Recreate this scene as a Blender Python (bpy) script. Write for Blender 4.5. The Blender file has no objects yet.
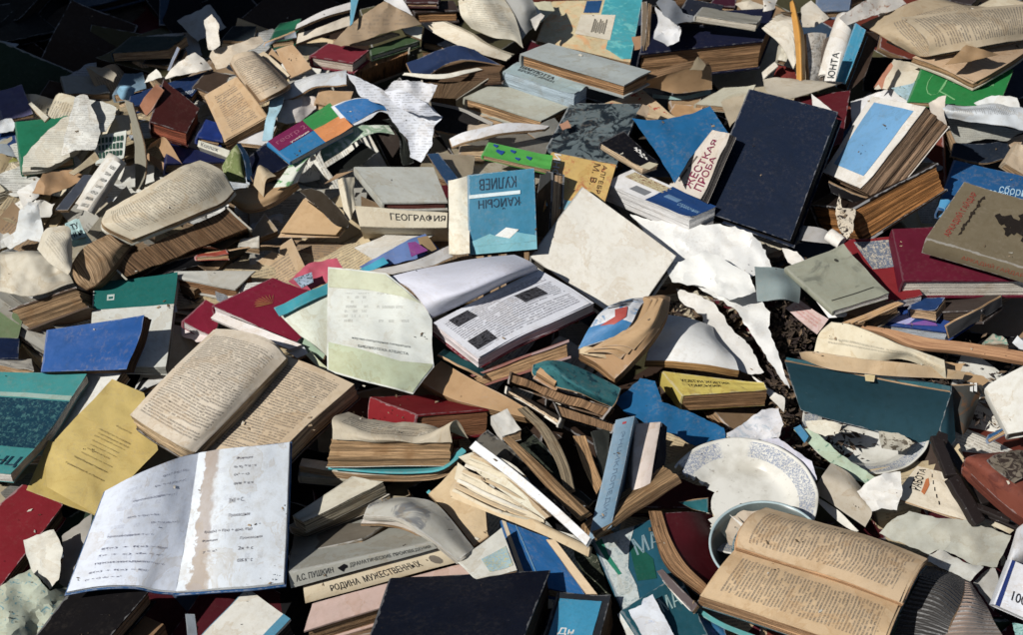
import bpy, bmesh, math, random, os
from mathutils import Vector, Matrix, noise, geometry, kdtree
R = math.radians
rnd = random.Random(11)
scn = bpy.context.scene
COL = scn.collection
# ---------------------------------------------------------------- camera
PITCH = R(48); DIST = 2.2; TANH = 0.329
CAM = Vector((0, -DIST*math.cos(PITCH), DIST*math.sin(PITCH)))
cd = bpy.data.cameras.new('camera'); cam = bpy.data.objects.new('camera', cd); COL.objects.link(cam)
cam.location = CAM; cam.rotation_euler = (math.pi/2-PITCH, 0, 0)
cd.sensor_width = 36; cd.lens = 18/TANH; cd.clip_start = .05; cd.clip_end = 900
cd.dof.use_dof = True; cd.dof.focus_distance = 2.0; cd.dof.aperture_fstop = 9.0
scn.camera = cam
RX = Vector((1, 0, 0)); RY = Vector((0, math.sin(PITCH), math.cos(PITCH))); RZ = Vector((0, math.cos(PITCH), -math.sin(PITCH)))
def ray(px, py):
    return (RX*((px-511.5)/511.5*TANH) + RY*((317.5-py)/511.5*TANH) + RZ)
def W(px, py, h=0.0):
    d = ray(px, py); return CAM + d*((h/100-CAM.z)/d.z)
def T(x0, y0, s=3.0):
    def f(*pts): return [(x0+p[0]/s, y0+p[1]/s) + tuple(p[2:]) for p in pts]
    return f
A = T(0, 0); B = T(341, 0); C = T(682, 0); D = T(0, 212); E = T(341, 212); F = T(682, 212)
G = T(0, 423); H = T(341, 423); I = T(682, 423)
P = T(0, 0, 1)
A1 = T(0, 0, 3.935); A2 = T(250, 0, 3.935); A3 = T(500, 0, 3.935); A4 = T(763, 0, 3.935)
B1 = T(0, 155, 3.935); B2 = T(250, 155, 3.935); B3 = T(500, 155, 3.935); B4 = T(763, 155, 3.935)
C1 = T(0, 310, 3.85); C2 = T(250, 310, 3.85); C3 = T(500, 310, 3.85); C4 = T(763, 310, 3.85)
D1 = T(0, 470, 3.85); D2 = T(250, 470, 3.85); D3 = T(500, 470, 3.85); D4 = T(763, 470, 3.85)
K = T(400, 330, 3.397)
# ---------------------------------------------------------------- colour and materials
def lin(v):
    v /= 255.0
    return v/12.92 if v <= .04045 else ((v+.055)/1.055)**2.4
def c(r, g, b, k=.9):
    v = (lin(r)*k, lin(g)*k, lin(b)*k); l_ = .25*v[0]+.6*v[1]+.15*v[2]
    return tuple(l_+(x-l_)*.85 for x in v)
class NT:
    def __init__(s, m):
        s.t = m.node_tree; s.t.nodes.clear()
    def n(s, typ, **kw):
        nd = s.t.nodes.new(typ)
        for k, v in kw.items(): setattr(nd, k, v)
        return nd
    def l(s, a, b): s.t.links.new(a, b)
    def put(s, inp, v):
        if isinstance(v, bpy.types.NodeSocket): s.l(v, inp)
        else: inp.default_value = v
    def m(s, op, a, b=0.0, cc=None, clamp=False):
        nd = s.n('ShaderNodeMath', operation=op, use_clamp=clamp)
        s.put(nd.inputs[0], a); s.put(nd.inputs[1], b)
        if cc is not None: s.put(nd.inputs[2], cc)
        return nd.outputs[0]
    def mix(s, f, a, b):
        nd = s.n('ShaderNodeMix', data_type='RGBA')
        s.put(nd.inputs[0], f)
        for i, v in ((6, a), (7, b)):
            if isinstance(v, bpy.types.NodeSocket): s.l(v, nd.inputs[i])
            else: nd.inputs[i].default_value = (*v[:3], 1)
        return nd.outputs[2]
    def noise(s, vec, scale, detail=3, rough=.55, dist=0.0):
        nd = s.n('ShaderNodeTexNoise'); s.l(vec, nd.inputs['Vector'])
        nd.inputs['Scale'].default_value = scale; nd.inputs['Detail'].default_value = detail
        nd.inputs['Roughness'].default_value = rough; nd.inputs['Distortion'].default_value = dist
        return nd.outputs[0]
    def ramp(s, v, lo, hi):
        nd = s.n('ShaderNodeMapRange', interpolation_type='SMOOTHSTEP')
        s.put(nd.inputs[0], v); nd.inputs[1].default_value = lo; nd.inputs[2].default_value = hi
        return nd.outputs[0]
    def vec(s, x, y, z=0.0):
        nd = s.n('ShaderNodeCombineXYZ'); s.put(nd.inputs[0], x); s.put(nd.inputs[1], y); s.put(nd.inputs[2], z)
        return nd.outputs[0]
_mc = {}
def surf(col, Wc=15.0, Hc=20.0, wear=.5, rough=.55, text=None, mottle=None, stain=None, bump=.25, weave=False, dirt=.35):
    """any paper or cover surface. UV is in centimetres"""
    if not wear and not text: Wc, Hc = 15, 20
    key = repr((tuple(round(v, 3) for v in col), round(Wc), round(Hc), wear, rough, text, mottle, stain, bump, weave, dirt))
    if key in _mc: return _mc[key]
    mt = bpy.data.materials.new('paper'); mt.use_nodes = True; t = NT(mt)
    out = t.n('ShaderNodeOutputMaterial'); bs = t.n('ShaderNodeBsdfPrincipled'); t.l(bs.outputs[0], out.inputs[0])
    uv = t.n('ShaderNodeUVMap').outputs[0]; sx = t.n('ShaderNodeSeparateXYZ'); t.l(uv, sx.inputs[0]); x, y = sx.outputs[0], sx.outputs[1]
    oi = t.n('ShaderNodeObjectInfo').outputs['Random']
    off = t.n('ShaderNodeVectorMath', operation='ADD'); t.l(uv, off.inputs[0]); t.l(t.vec(t.m('MULTIPLY', oi, 91.0), t.m('MULTIPLY', oi, 37.0), t.m('MULTIPLY', oi, 13.0)), off.inputs[1]); ov = off.outputs[0]
    big = t.noise(ov, .12, 3); mid = t.noise(ov, .9, 4, .6); fine = t.noise(ov, 7.0, 3, .6)
    cur = t.mix(t.m('MULTIPLY', t.ramp(big, .3, .7), .5), col, tuple(v*.78 for v in col))
    cur = t.mix(t.m('MULTIPLY', t.ramp(mid, .42, .75), dirt), cur, tuple(a*b*.9 for a, b in zip(col, (.74, .66, .54))))
    if mottle:
        c2, sc, lo, hi = mottle[:4]
        mo = t.noise(ov, sc, 5, .65, 1.2); cur = t.mix(t.ramp(mo, lo, hi), cur, c2)
    if stain:
        c2, x0, x1, wv = stain[:4]
        sxn = t.m('ADD', y if len(stain) > 4 else x, t.m('MULTIPLY', t.m('SUBTRACT', mid, .5), wv))
        ms = t.m('MULTIPLY', t.ramp(sxn, x0, x0+.25), t.m('SUBTRACT', 1.0, t.ramp(sxn, x1-.9, x1)))
        ms = t.m('MULTIPLY', ms, t.m('MULTIPLY', .75, t.m('ADD', .6, t.m('MULTIPLY', .5, big))))
        cur = t.mix(ms, cur, c2)
    if text:
        rot = text.get('rot', 0); per = text.get('per', .46); mg = text.get('mg', 1.6); ink = text.get('ink', (.07, .065, .06)); st = text.get('st', .8)
        X, Y, WW, HH = (x, y, Wc, Hc) if rot % 180 == 0 else (y, x, Hc, Wc)
        box = text.get('box', (mg, WW-mg, mg, HH-mg))
        Yp = t.m('ADD', Y, t.m('MULTIPLY', t.m('SUBTRACT', big, .5), .5))
        q = t.m('DIVIDE', Yp, per); L = t.m('FLOOR', q); fr = t.m('FRACT', q)
        line = t.m('MULTIPLY', t.m('GREATER_THAN', fr, .24), t.m('LESS_THAN', fr, .8))
        words = t.noise(t.vec(t.m('MULTIPLY', X, 1.25), t.m('MULTIPLY', L, 7.31)), 1.0, 2, .5)
        words = t.ramp(words, text.get('gap', .37), text.get('gap', .37)+.05)
        let = t.noise(t.vec(t.m('MULTIPLY', X, 9.5), t.m('MULTIPLY', L, 13.7), t.m('MULTIPLY', Yp, 6.0)), 1.0, 2, .6)
        let = t.m('ADD', .25, t.m('MULTIPLY', .75, t.ramp(let, .40, .54)))
        end = t.n('ShaderNodeTexWhiteNoise', noise_dimensions='1D'); t.l(L, end.inputs['W']); e = end.outputs[0]
        rag = text.get('rag', .12)
        xe = t.m('SUBTRACT', t.m('SUBTRACT', box[1], t.m('MULTIPLY', t.m('FRACT', t.m('MULTIPLY', e, 7.0)), .12)), t.m('MULTIPLY', t.m('MULTIPLY', t.m('GREATER_THAN', e, 1-rag), t.m('FRACT', t.m('MULTIPLY', e, 17.0))), (box[1]-box[0])*.85))
        ms = t.m('MULTIPLY', line, words); ms = t.m('MULTIPLY', ms, let)
        ms = t.m('MULTIPLY', ms, t.m('MULTIPLY', t.m('GREATER_THAN', X, box[0]), t.m('LESS_THAN', X, xe)))
        ms = t.m('MULTIPLY', ms, t.m('MULTIPLY', t.m('GREATER_THAN', Y, box[2]), t.m('LESS_THAN', Y, box[3])))
        ms = t.m('MULTIPLY', ms, st)
        cur = t.mix(ms, cur, ink)
    if wear > 0:
        d = t.m('MINIMUM', t.m('MINIMUM', x, t.m('SUBTRACT', Wc, x)), t.m('MINIMUM', y, t.m('SUBTRACT', Hc, y)))
        d = t.m('ADD', d, t.m('MULTIPLY', t.m('SUBTRACT', mid, .5), -.9))
        em = t.m('MULTIPLY', t.m('SUBTRACT', 1.0, t.ramp(d, -.02, .16*wear+.05)), min(1, wear*1.1))
        scr = t.ramp(t.noise(t.vec(t.m('MULTIPLY', x, .35), t.m('MULTIPLY', y, 3.0), t.m('MULTIPLY', oi, 50.0)), 1.6, 4, .7, 1.0), .66, .72)
        em = t.m('MAXIMUM', em, t.m('MULTIPLY', scr, wear*.45))
        em = t.m('MAXIMUM', em, t.m('MULTIPLY', t.ramp(fine, .70, .76), wear*.5))
        lum = sum(col)/3
        wc = tuple(min(.62, v*.45+.28) for v in col) if lum < .35 else tuple(v*.55 for v in col)
        cur = t.mix(em, cur, wc)
    lum_ = sum(col)/3; tn = t.noise(ov, .16, 5, .62, .6)
    if lum_ > .28:      # water marks with a darker rim, and foxing
        rim = t.m('SUBTRACT', 1.0, t.ramp(t.m('ABSOLUTE', t.m('SUBTRACT', tn, .56)), .0, .022))
        ins = t.ramp(tn, .55, .58)
        cur = t.mix(t.m('MULTIPLY', t.m('MAXIMUM', t.m('MULTIPLY', rim, .45), t.m('MULTIPLY', ins, .22)), min(1, dirt*2.2)), cur, tuple(a*b for a, b in zip(col, (.62, .47, .30))))
        cur = t.mix(t.m('MULTIPLY', t.ramp(fine, .63, .68), .28), cur, tuple(a*b for a, b in zip(col, (.5, .38, .26))))
    geo = t.n('ShaderNodeNewGeometry'); nz = t.n('ShaderNodeSeparateXYZ'); t.l(geo.outputs['Normal'], nz.inputs[0])
    du = t.m('MULTIPLY', t.ramp(t.noise(ov, 1.7, 6, .78), .47, .66), t.ramp(t.noise(ov, .2, 3), .38, .62))
    du = t.m('MULTIPLY', t.m('MULTIPLY', du, t.ramp(nz.outputs[2], .3, .9)), .055 if lum_ < .1 else .26)
    cur = t.mix(du, cur, (.27, .225, .175))
    t.l(cur, bs.inputs['Base Color'])
    t.put(bs.inputs['Roughness'], t.m('ADD', rough-.12, t.m('MULTIPLY', mid, .3)))
    bs.inputs['Specular IOR Level'].default_value = .35 if sum(col) > .4 else .07
    if bump:
        b = t.n('ShaderNodeBump'); b.inputs['Distance'].default_value = .0012; b.inputs['Strength'].default_value = bump
        hs = t.m('ADD', t.m('ADD', t.m('MULTIPLY', mid, .9), t.m('MULTIPLY', fine, .25)), t.m('MULTIPLY', tn, 2.2))
        if weave:
            hs = t.m('ADD', hs, t.m('MULTIPLY', .12, t.m('MULTIPLY', t.m('SINE', t.m('MULTIPLY', x, 60.0)), t.m('SINE', t.m('MULTIPLY', y, 60.0)))))
        t.l(hs, b.inputs['Height']); t.l(b.outputs[0], bs.inputs['Normal'])
    _mc[key] = mt; return mt
def edges(col):
    """the edge of a block of pages: stripes that run along the page direction (UV x), stacked in UV y, in centimetres"""
    kk = .35 if sum(col)/3 > .42 else 1.0
    key = ('e', tuple(round(v, 3) for v in col))
    if key in _mc: return _mc[key]
    mt = bpy.data.materials.new('page_edges'); mt.use_nodes = True; t = NT(mt)
    out = t.n('ShaderNodeOutputMaterial'); bs = t.n('ShaderNodeBsdfPrincipled'); t.l(bs.outputs[0], out.inputs[0])
    uv = t.n('ShaderNodeUVMap').outputs[0]; sx = t.n('ShaderNodeSeparateXYZ'); t.l(uv, sx.inputs[0]); x, y = sx.outputs[0], sx.outputs[1]
    oi = t.n('ShaderNodeObjectInfo').outputs['Random']; o = t.m('MULTIPLY', oi, 40.0)
    s1 = t.noise(t.vec(t.m('MULTIPLY', x, .10), t.m('MULTIPLY', y, 4.2), o), 1.0, 4, .7, .3)
    s2 = t.noise(t.vec(t.m('MULTIPLY', x, .22), t.m('MULTIPLY', y, 11.0), o), 1.0, 3, .7, .2)
    s3 = t.noise(t.vec(x, y, o), .35, 4, .6)
    cur = t.mix(t.ramp(s1, .36, .64), tuple(v*(1+.2*kk) for v in col), tuple(v*(1-.5*kk) for v in col))
    cur = t.mix(t.m('MULTIPLY', t.ramp(s2, .50, .60), .72*kk), cur, tuple(v*.2 for v in col))
    cur = t.mix(t.m('MULTIPLY', t.ramp(t.noise(t.vec(t.m('MULTIPLY', x, .06), t.m('MULTIPLY', y, 1.7), o), 1.0, 2), .60, .63), .7*kk), cur, tuple(v*.12 for v in col))
    cur = t.mix(t.m('MULTIPLY', t.ramp(s3, .5, .75), .6), cur, (col[0]*.5, col[1]*.40, col[2]*.3))
    t.l(cur, bs.inputs['Base Color']); bs.inputs['Roughness'].default_value = .85; bs.inputs['Specular IOR Level'].default_value = .15
    b = t.n('ShaderNodeBump'); b.inputs['Distance'].default_value = .002; b.inputs['Strength'].default_value = .7
    t.l(t.m('ADD', s2, s1), b.inputs['Height']); t.l(b.outputs[0], bs.inputs['Normal'])
    _mc[key] = mt; return mt
def flat(col, rough=.6, name='print_ink'):
    key = ('f', tuple(round(v, 3) for v in col), rough)
    if key in _mc: return _mc[key]
    mt = bpy.data.materials.new(name); mt.use_nodes = True; t = NT(mt)
    out = t.n('ShaderNodeOutputMaterial'); bs = t.n('ShaderNodeBsdfPrincipled'); t.l(bs.outputs[0], out.inputs[0])
    tc = t.n('ShaderNodeTexCoord').outputs['Object']
    a = t.noise(tc, 40.0, 5, .7); b = t.noise(tc, 260.0, 3, .7)
    cur = t.mix(t.ramp(a, .35, .8), col, tuple(v*.74 for v in col))
    cur = t.mix(t.m('MULTIPLY', t.ramp(b, .64, .72), .45), cur, tuple(v*.5+.22 for v in col))
    t.l(cur, bs.inputs['Base Color']); bs.inputs['Roughness'].default_value = rough; bs.inputs['Specular IOR Level'].default_value = .3
    _mc[key] = mt; return mt
# ---------------------------------------------------------------- objects
THINGS = []      # (object, label, pixel centre, short)
LABELS = {}
def mesh_obj(name, verts, faces, uvs, mats, midx, parent=None, smooth=False):
    me = bpy.data.meshes.new(name); me.from_pydata([tuple(v) for v in verts], [], faces)
    for m in mats: me.materials.append(m)
    if midx is not None:
        for p_, k in zip(me.polygons, midx): p_.material_index = k
    if uvs is not None:
        ul = me.uv_layers.new(name='UVMap'); i = 0
        for fuv in uvs:
            for q in fuv: ul.data[i].uv = q; i += 1
    if smooth:
        for p_ in me.polygons: p_.use_smooth = True
    me.update()
    o = bpy.data.objects.new(name, me); COL.objects.link(o)
    if parent is not None:
        o.parent = parent; o.matrix_parent_inverse = parent.matrix_world.inverted()
    return o
def thing(name, label, cat, loc, group=None, px=None, short=None):
    o = bpy.data.objects.new(name, None); COL.objects.link(o); o.empty_display_size = .02
    o.location = loc; bpy.context.view_layer.update() if False else None
    o.matrix_world = Matrix.Translation(loc)
    tag(o, label, cat, group, px, short); return o
def tag(o, label, cat, group=None, px=None, short=None):
    o['label'] = label; o['category'] = cat
    if group: o['group'] = group
    if label in LABELS: print('DUP LABEL', label)
    if len(label.split()) > 16: print('LONG', label)
    LABELS[label] = 1
    if px: THINGS.append((o, label, px, short or label))
def struct(o): o['kind'] = 'structure'; return o
def cen(pts): return (sum(p[0] for p in pts)/len(pts), sum(p[1] for p in pts)/len(pts))
# ---- rectangle fit
def hit(px, py, c0, n):
    d = ray(px, py); return CAM + d*((c0-CAM).dot(n)/d.dot(n))
def fit(q, h, prior=(0, .03, 1), asp=None, lam=.35, n=None):
    cx, cy = cen(q); c0 = W(cx, cy, h)
    pr = Vector(prior).normalized()
    if n is not None:
        nn = Vector(n).normalized(); return [hit(a[0], a[1], c0, nn) for a in q], nn
    t1 = pr.orthogonal().normalized(); t2 = pr.cross(t1)
    best = None
    for i in range(0, 13):
        tl = R(i*4.0)
        for j in range(1 if i == 0 else 20):
            az = j*math.pi/10
            nn = pr*math.cos(tl) + (t1*math.cos(az)+t2*math.sin(az))*math.sin(tl)
            if nn.dot((CAM-c0).normalized()) < .25: continue
            Q = [hit(a[0], a[1], c0, nn) for a in q]
            u = (Q[1]-Q[0]+Q[2]-Q[3]); v = (Q[3]-Q[0]+Q[2]-Q[1])
            sk = abs(math.degrees(u.angle(v))-90)/12
            r = max(u.length, v.length)/min(u.length, v.length)
            if asp: ra = abs(math.log(r/asp))/.10
            else: ra = max(0, math.log(1.25/r), math.log(r/1.6))/.10
            par = (Q[0]+Q[2]-Q[1]-Q[3]).length/(u.length+v.length)*8
            cost = sk*sk+ra*ra+par*par+lam*(tl/R(12))**2
            if best is None or cost < best[0]: best = (cost, Q, nn)
    return best[1], best[2]
def lerp(a, b, t): return a+(b-a)*t
def gridbox(f, rng, ns, nt, nw, Wc, Hc, Tc, rough_side=None):
    """box in (s,t,w) mapped by f. returns verts, faces, uvs, midx (0 top/bottom, 1 sides)"""
    s0, s1, t0, t1, w0, w1 = rng
    V = []; idx = {}
    def vid(i, j, k):
        key = (i, j, k)
        if key not in idx:
            s = s0+(s1-s0)*i/ns; t = t0+(t1-t0)*j/nt; w = w0+(w1-w0)*k/nw
            if rough_side and 0 <= k <= nw:
                js, jt = rough_side[k]
                if i == ns: s += js
                if j == 0: t += jt
                if j == nt: t += rough_side[k-1][1]
            idx[key] = len(V); V.append(f(s, t, w))
        return idx[key]
    Fc = []; U = []; M = []
    def add(q, uv, m): Fc.append(q); U.append(uv); M.append(m)
    def S(i): return (s0+(s1-s0)*i/ns)*Wc
    def Tt(j): return (t0+(t1-t0)*j/nt)*Hc
    def Ww(k): return (w0+(w1-w0)*k/nw)*Tc
    for i in range(ns):
        for j in range(nt):
            add([vid(i, j, 0), vid(i+1, j, 0), vid(i+1, j+1, 0), vid(i, j+1, 0)], [(S(i), Tt(j)), (S(i+1), Tt(j)), (S(i+1), Tt(j+1)), (S(i), Tt(j+1))], 0)
            add([vid(i, j+1, nw), vid(i+1, j+1, nw), vid(i+1, j, nw), vid(i, j, nw)], [(S(i), Tt(j+1)), (S(i+1), Tt(j+1)), (S(i+1), Tt(j)), (S(i), Tt(j))], 0)
        for k in range(nw):
            for j, fl in ((0, 1), (nt, 0)):
                q = [vid(i, j, k), vid(i, j, k+1), vid(i+1, j, k+1), vid(i+1, j, k)]; u = [(S(i), Ww(k)), (S(i), Ww(k+1)), (S(i+1), Ww(k+1)), (S(i+1), Ww(k))]
                if not fl: q.reverse(); u.reverse()
                add(q, u, 1)
    for j in range(nt):
        for k in range(nw):
            for i, fl in ((0, 0), (ns, 1)):
                q = [vid(i, j, k), vid(i, j, k+1), vid(i, j+1, k+1), vid(i, j+1, k)]; u = [(Tt(j), Ww(k)), (Tt(j), Ww(k+1)), (Tt(j+1), Ww(k+1)), (Tt(j+1), Ww(k))]
                if not fl: q.reverse(); u.reverse()
                add(q, u, 1)
    return V, Fc, U, M
def fixn(o):
    bm = bmesh.new(); bm.from_mesh(o.data); bmesh.ops.recalc_face_normals(bm, faces=bm.faces); bm.to_mesh(o.data); bm.free()
TAN = c(196, 160, 118); BRN = c(158, 122, 84); CRM = c(222, 212, 190); WHT = c(228, 226, 220); DTAN = c(140, 105, 70)
def bk(q, Tc, h, col, label, cat='book', name='book', face='cover', Wd=None, hard=True, page=TAN, prior=None, asp=None, n=None, lam=.35,
       curl=0.0, wave=0.0, lift=0.0, wear=.6, text=None, mottle=None, top=None, spine_col=None, nocover=False, group=None, rough=.5, weave=False, jit=.6, stain=None, ptext=None, dirt=.35):
    """closed book. q: four pixel corners of the face one sees; for face='cover' the spine runs along q[3]-q[0]"""
    if prior is None: prior = (0, .03, 1) if face == 'cover' else (0, -.85, .5)
    Q, nn = fit(q, h, prior, asp, lam, n) if face == 'cover' else fit(q, h, prior, None, 6.0, n)
    t_ = Tc/100
    if face == 'cover':
        base = Q; dn = nn*-t_
        def M0(s, t, w): return lerp(lerp(base[0], base[1], s), lerp(base[3], base[2], s), t) + dn*w
        Wc = ((Q[1]-Q[0]).length+(Q[2]-Q[3]).length)*50; Hc = ((Q[3]-Q[0]).length+(Q[2]-Q[1]).length)*50
        ax = nn
    elif face in ('spine', 'fore'):
        dd = nn*-(Wd/100)
        def M0(s, t, w):
            p = lerp(lerp(Q[0], Q[1], t), lerp(Q[3], Q[2], t), w)
            return p + dd*(s if face == 'spine' else 1-s)
        Wc = Wd; Hc = (Q[1]-Q[0]).length*100; Tc = (Q[3]-Q[0]).length*100; ax = (Q[0]-Q[3]).normalized()
    else:
        dd = nn*-(Wd/100)
        def M0(s, t, w): return lerp(lerp(Q[0], Q[1], s), lerp(Q[3], Q[2], s), w) + dd*t
        Wc = (Q[1]-Q[0]).length*100; Hc = Wd; Tc = (Q[3]-Q[0]).length*100; ax = (Q[0]-Q[3]).normalized()
    sd = rnd.random()*100
    def M1(s, t, w):
        p = M0(s, t, w)
        z = curl*s*s + wave*math.sin(t*7+sd)*(.25+s*.75) + .12*noise.noise(Vector((s*2.2+sd, t*2.2, w)))
        return p + ax*(z/100)
    cw = min(.26/Tc, .3) if hard else min(.07/Tc, .2)
    def Mc(s, t, w):
        p = M1(s, t, w)
        z = (lift*max(0, s)**1.6 + .02 + (.30 if not hard else .08)*max(0, .25+noise.noise(Vector((s*3+sd, t*3, 9))))*s) * (1 if w <= cw+1e-6 else 0)
        # slightly rounded, bumped corners
        for a in (0, 1):
            dk = max(0, 1-math.hypot((s-1)*Wc, (t-a)*Hc)/1.6)
            z += dk*.22*(1 if not hard else 0)*(1 if w <= cw+1e-6 else -.2)
        return p + ax*(z/100)
    ccx, ccy = cen(q)
    root = thing(name, label, cat, M1(.5, .5, 1), group, (ccx, ccy))
    iw, ih = ((.35/Wc, .35/Hc) if hard else (.04/Wc, .04/Hc))
    nw = max(4, min(14, int(Tc*4)))
    amp = jit*.09
    rs = []; a = b = 0
    for k in range(nw+1):
        a = a*.5+rnd.uniform(-1, 1)*amp/Wc; b = b*.5+rnd.uniform(-1, 1)*amp/Hc; rs.append((a, b))
    topm = surf(top or page, Wc, Hc, 0.3 if nocover else 0, .8, text=ptext) if (nocover or lift or ptext) else edges(page)
    V, Fc, U, Mi = gridbox(M1, (.15/Wc, 1-iw, ih, 1-ih, cw if not nocover else 0, 1-cw), 8, 8, nw, Wc, Hc, Tc, rs)
    o = mesh_obj('page_block', V, Fc, U, [topm, edges(page)], Mi, root); fixn(o)
    if not nocover:
        cm = surf(col, Wc, Hc, wear, rough, text=text, mottle=mottle, weave=weave, stain=stain, dirt=dirt)
        V, Fc, U, Mi = gridbox(Mc, (0, 1, 0, 1, 0, cw), 12, 12, 1, Wc, Hc, Tc)
        o = mesh_obj('front_cover', V, Fc, U, [cm], [0]*len(Fc), root, True); fixn(o); edge(o)
    cm = surf(col, Wc, Hc, wear, rough, mottle=mottle, weave=weave, dirt=dirt)
    V, Fc, U, Mi = gridbox(Mc, (0, 1, 0, 1, 1-cw, 1), 8, 8, 1, Wc, Hc, Tc)
    o = mesh_obj('back_cover', V, Fc, U, [cm], [0]*len(Fc), root, True); fixn(o); edge(o)
    if not nocover or spine_col:
        bul = .055*Tc/Wc if hard else .012
        def Ms(s, t, w): return M1(s - bul*math.sin(math.pi*max(0, min(1, w)))**.8, t, w)
        sm = surf(spine_col or col, Hc, Tc, wear, rough, mottle=mottle, weave=weave, dirt=dirt)
        e = .003/Tc*100*0
        V, Fc, U, Mi = gridbox(Ms, (-.16/Wc, .14/Wc, .0015, .9985, .01, .99), 1, 48, 24, Wc, Hc, Tc)
        o = mesh_obj('spine', V, Fc, U, [sm], [0]*len(Fc), root, True); fixn(o); edge(o)
    root['_q'] = 1
    def onface(a, b, f='front', up=.0006):
        """point on a face: a along the width (spine to fore edge), b along the height"""
        if f == 'front': return Mc(a, b, 0)+ax*up
        e_ = (M0(0, .5, .5)-M0(1, .5, .5)).normalized()
        if f == 'spine':
            bul = .055*Tc/Wc if hard else .012
            return M1(-.16/Wc - bul*math.sin(math.pi*max(0, min(1, b)))**.8, a, b) + e_*(up*.45+.00005)
    return root, onface, (Wc, Hc, Tc)
def edge(o):
    """flat shading across sharp borders only"""
    try: o.data.set_sharp_from_angle(angle=R(40))
    except Exception: pass
def panel(root, onf, a0, a1, b0, b1, col, name='cover_panel', f='front', n=8, m=None, up=.0007, rough=.5, poly=None):
    """printed area on a cover: a thin sheet laid on the surface"""
    if poly:
        pts = [Vector(p_) for p_ in poly]; mn = [min(p_[i] for p_ in pts) for i in (0, 1)]; mx = [max(p_[i] for p_ in pts) for i in (0, 1)]
        bd = []
        for i in range(len(pts)):
            for k in range(5): bd.append(lerp(pts[i], pts[(i+1) % len(pts)], k/5))
        inner = []
        for i in range(1, 9):
            for j in range(1, 9):
                v = Vector((mn[0]+(mx[0]-mn[0])*i/9, mn[1]+(mx[1]-mn[1])*j/9))
                if inside(v, pts) and min((v-b_).length for b_ in bd) > .02: inner.append(v)
        nb = len(bd); r_ = geometry.delaunay_2d_cdt(bd+inner, [(i, (i+1) % nb) for i in range(nb)], [], 1, 1e-6)
        V = [onf(v.x, v.y, f, up) for v in r_[0]]; Fc = [list(t) for t in r_[2]]
        U = [[(r_[0][k].x*15, r_[0][k].y*20) for k in t] for t in Fc]
    else:
        V = []; Fc = []; U = []
        for i in range(n+1):
            for j in range(n+1): V.append(onf(a0+(a1-a0)*i/n, b0+(b1-b0)*j/n, f, up))
        for i in range(n):
            for j in range(n):
                k = i*(n+1)+j; Fc.append([k, k+n+1, k+n+2, k+1])
                U.append([(15*(a0+(a1-a0)*x/n), 20*(b0+(b1-b0)*y/n)) for x, y in ((i, j), (i+1, j), (i+1, j+1), (i, j+1))])
    return mesh_obj(name, V, Fc, U, [m or surf(col, 15, 20, 0, rough, dirt=.3)], None, root, True)
def inside(p, poly):
    r = False; n = len(poly); j = n-1
    for i in range(n):
        a, b = poly[i], poly[j]
        if (a[1] > p[1]) != (b[1] > p[1]) and p[0] < (b[0]-a[0])*(p[1]-a[1])/(b[1]-a[1])+a[0]: r = not r
        j = i
    return r
def letters(root, onf, txt, a0, a1, b0, b1, col, f='front', rot=0, name='lettering', bold=0.0, up=.0010, fit_w=True):
    """txt laid in the rectangle a0..a1 (reading direction) x b0..b1 (baseline to top); rot turns it in quarter turns"""
    cu = bpy.data.curves.new('t', 'FONT'); cu.body = txt; cu.size = 1; cu.offset = min(bold, .012); cu.resolution_u = 3; cu.align_x = 'CENTER'
    ob = bpy.data.objects.new('t', cu); me = bpy.data.meshes.new_from_object(ob)
    if len(me.vertices) == 0: return
    xs = [v.co.x for v in me.vertices]; ys = [v.co.y for v in me.vertices]
    x0, x1, y0, y1 = min(xs), max(xs), min(ys), max(ys)
    for v in me.vertices:
        u = (v.co.x-x0)/(x1-x0); w = (v.co.y-y0)/(y1-y0)
        if rot == 2: u, w = 1-u, 1-w
        if rot == 1: u, w = 1-w, u
        if rot == 3: u, w = w, 1-u
        v.co = onf(a0+(a1-a0)*u, b0+(b1-b0)*w, f, up)
    me.materials.append(flat(col)); me.name = name
    o = bpy.data.objects.new(name, me); COL.objects.link(o); o.parent = root; o.matrix_parent_inverse = root.matrix_world.inverted()
    bpy.data.objects.remove(ob); bpy.data.curves.remove(cu)
    return o
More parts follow.
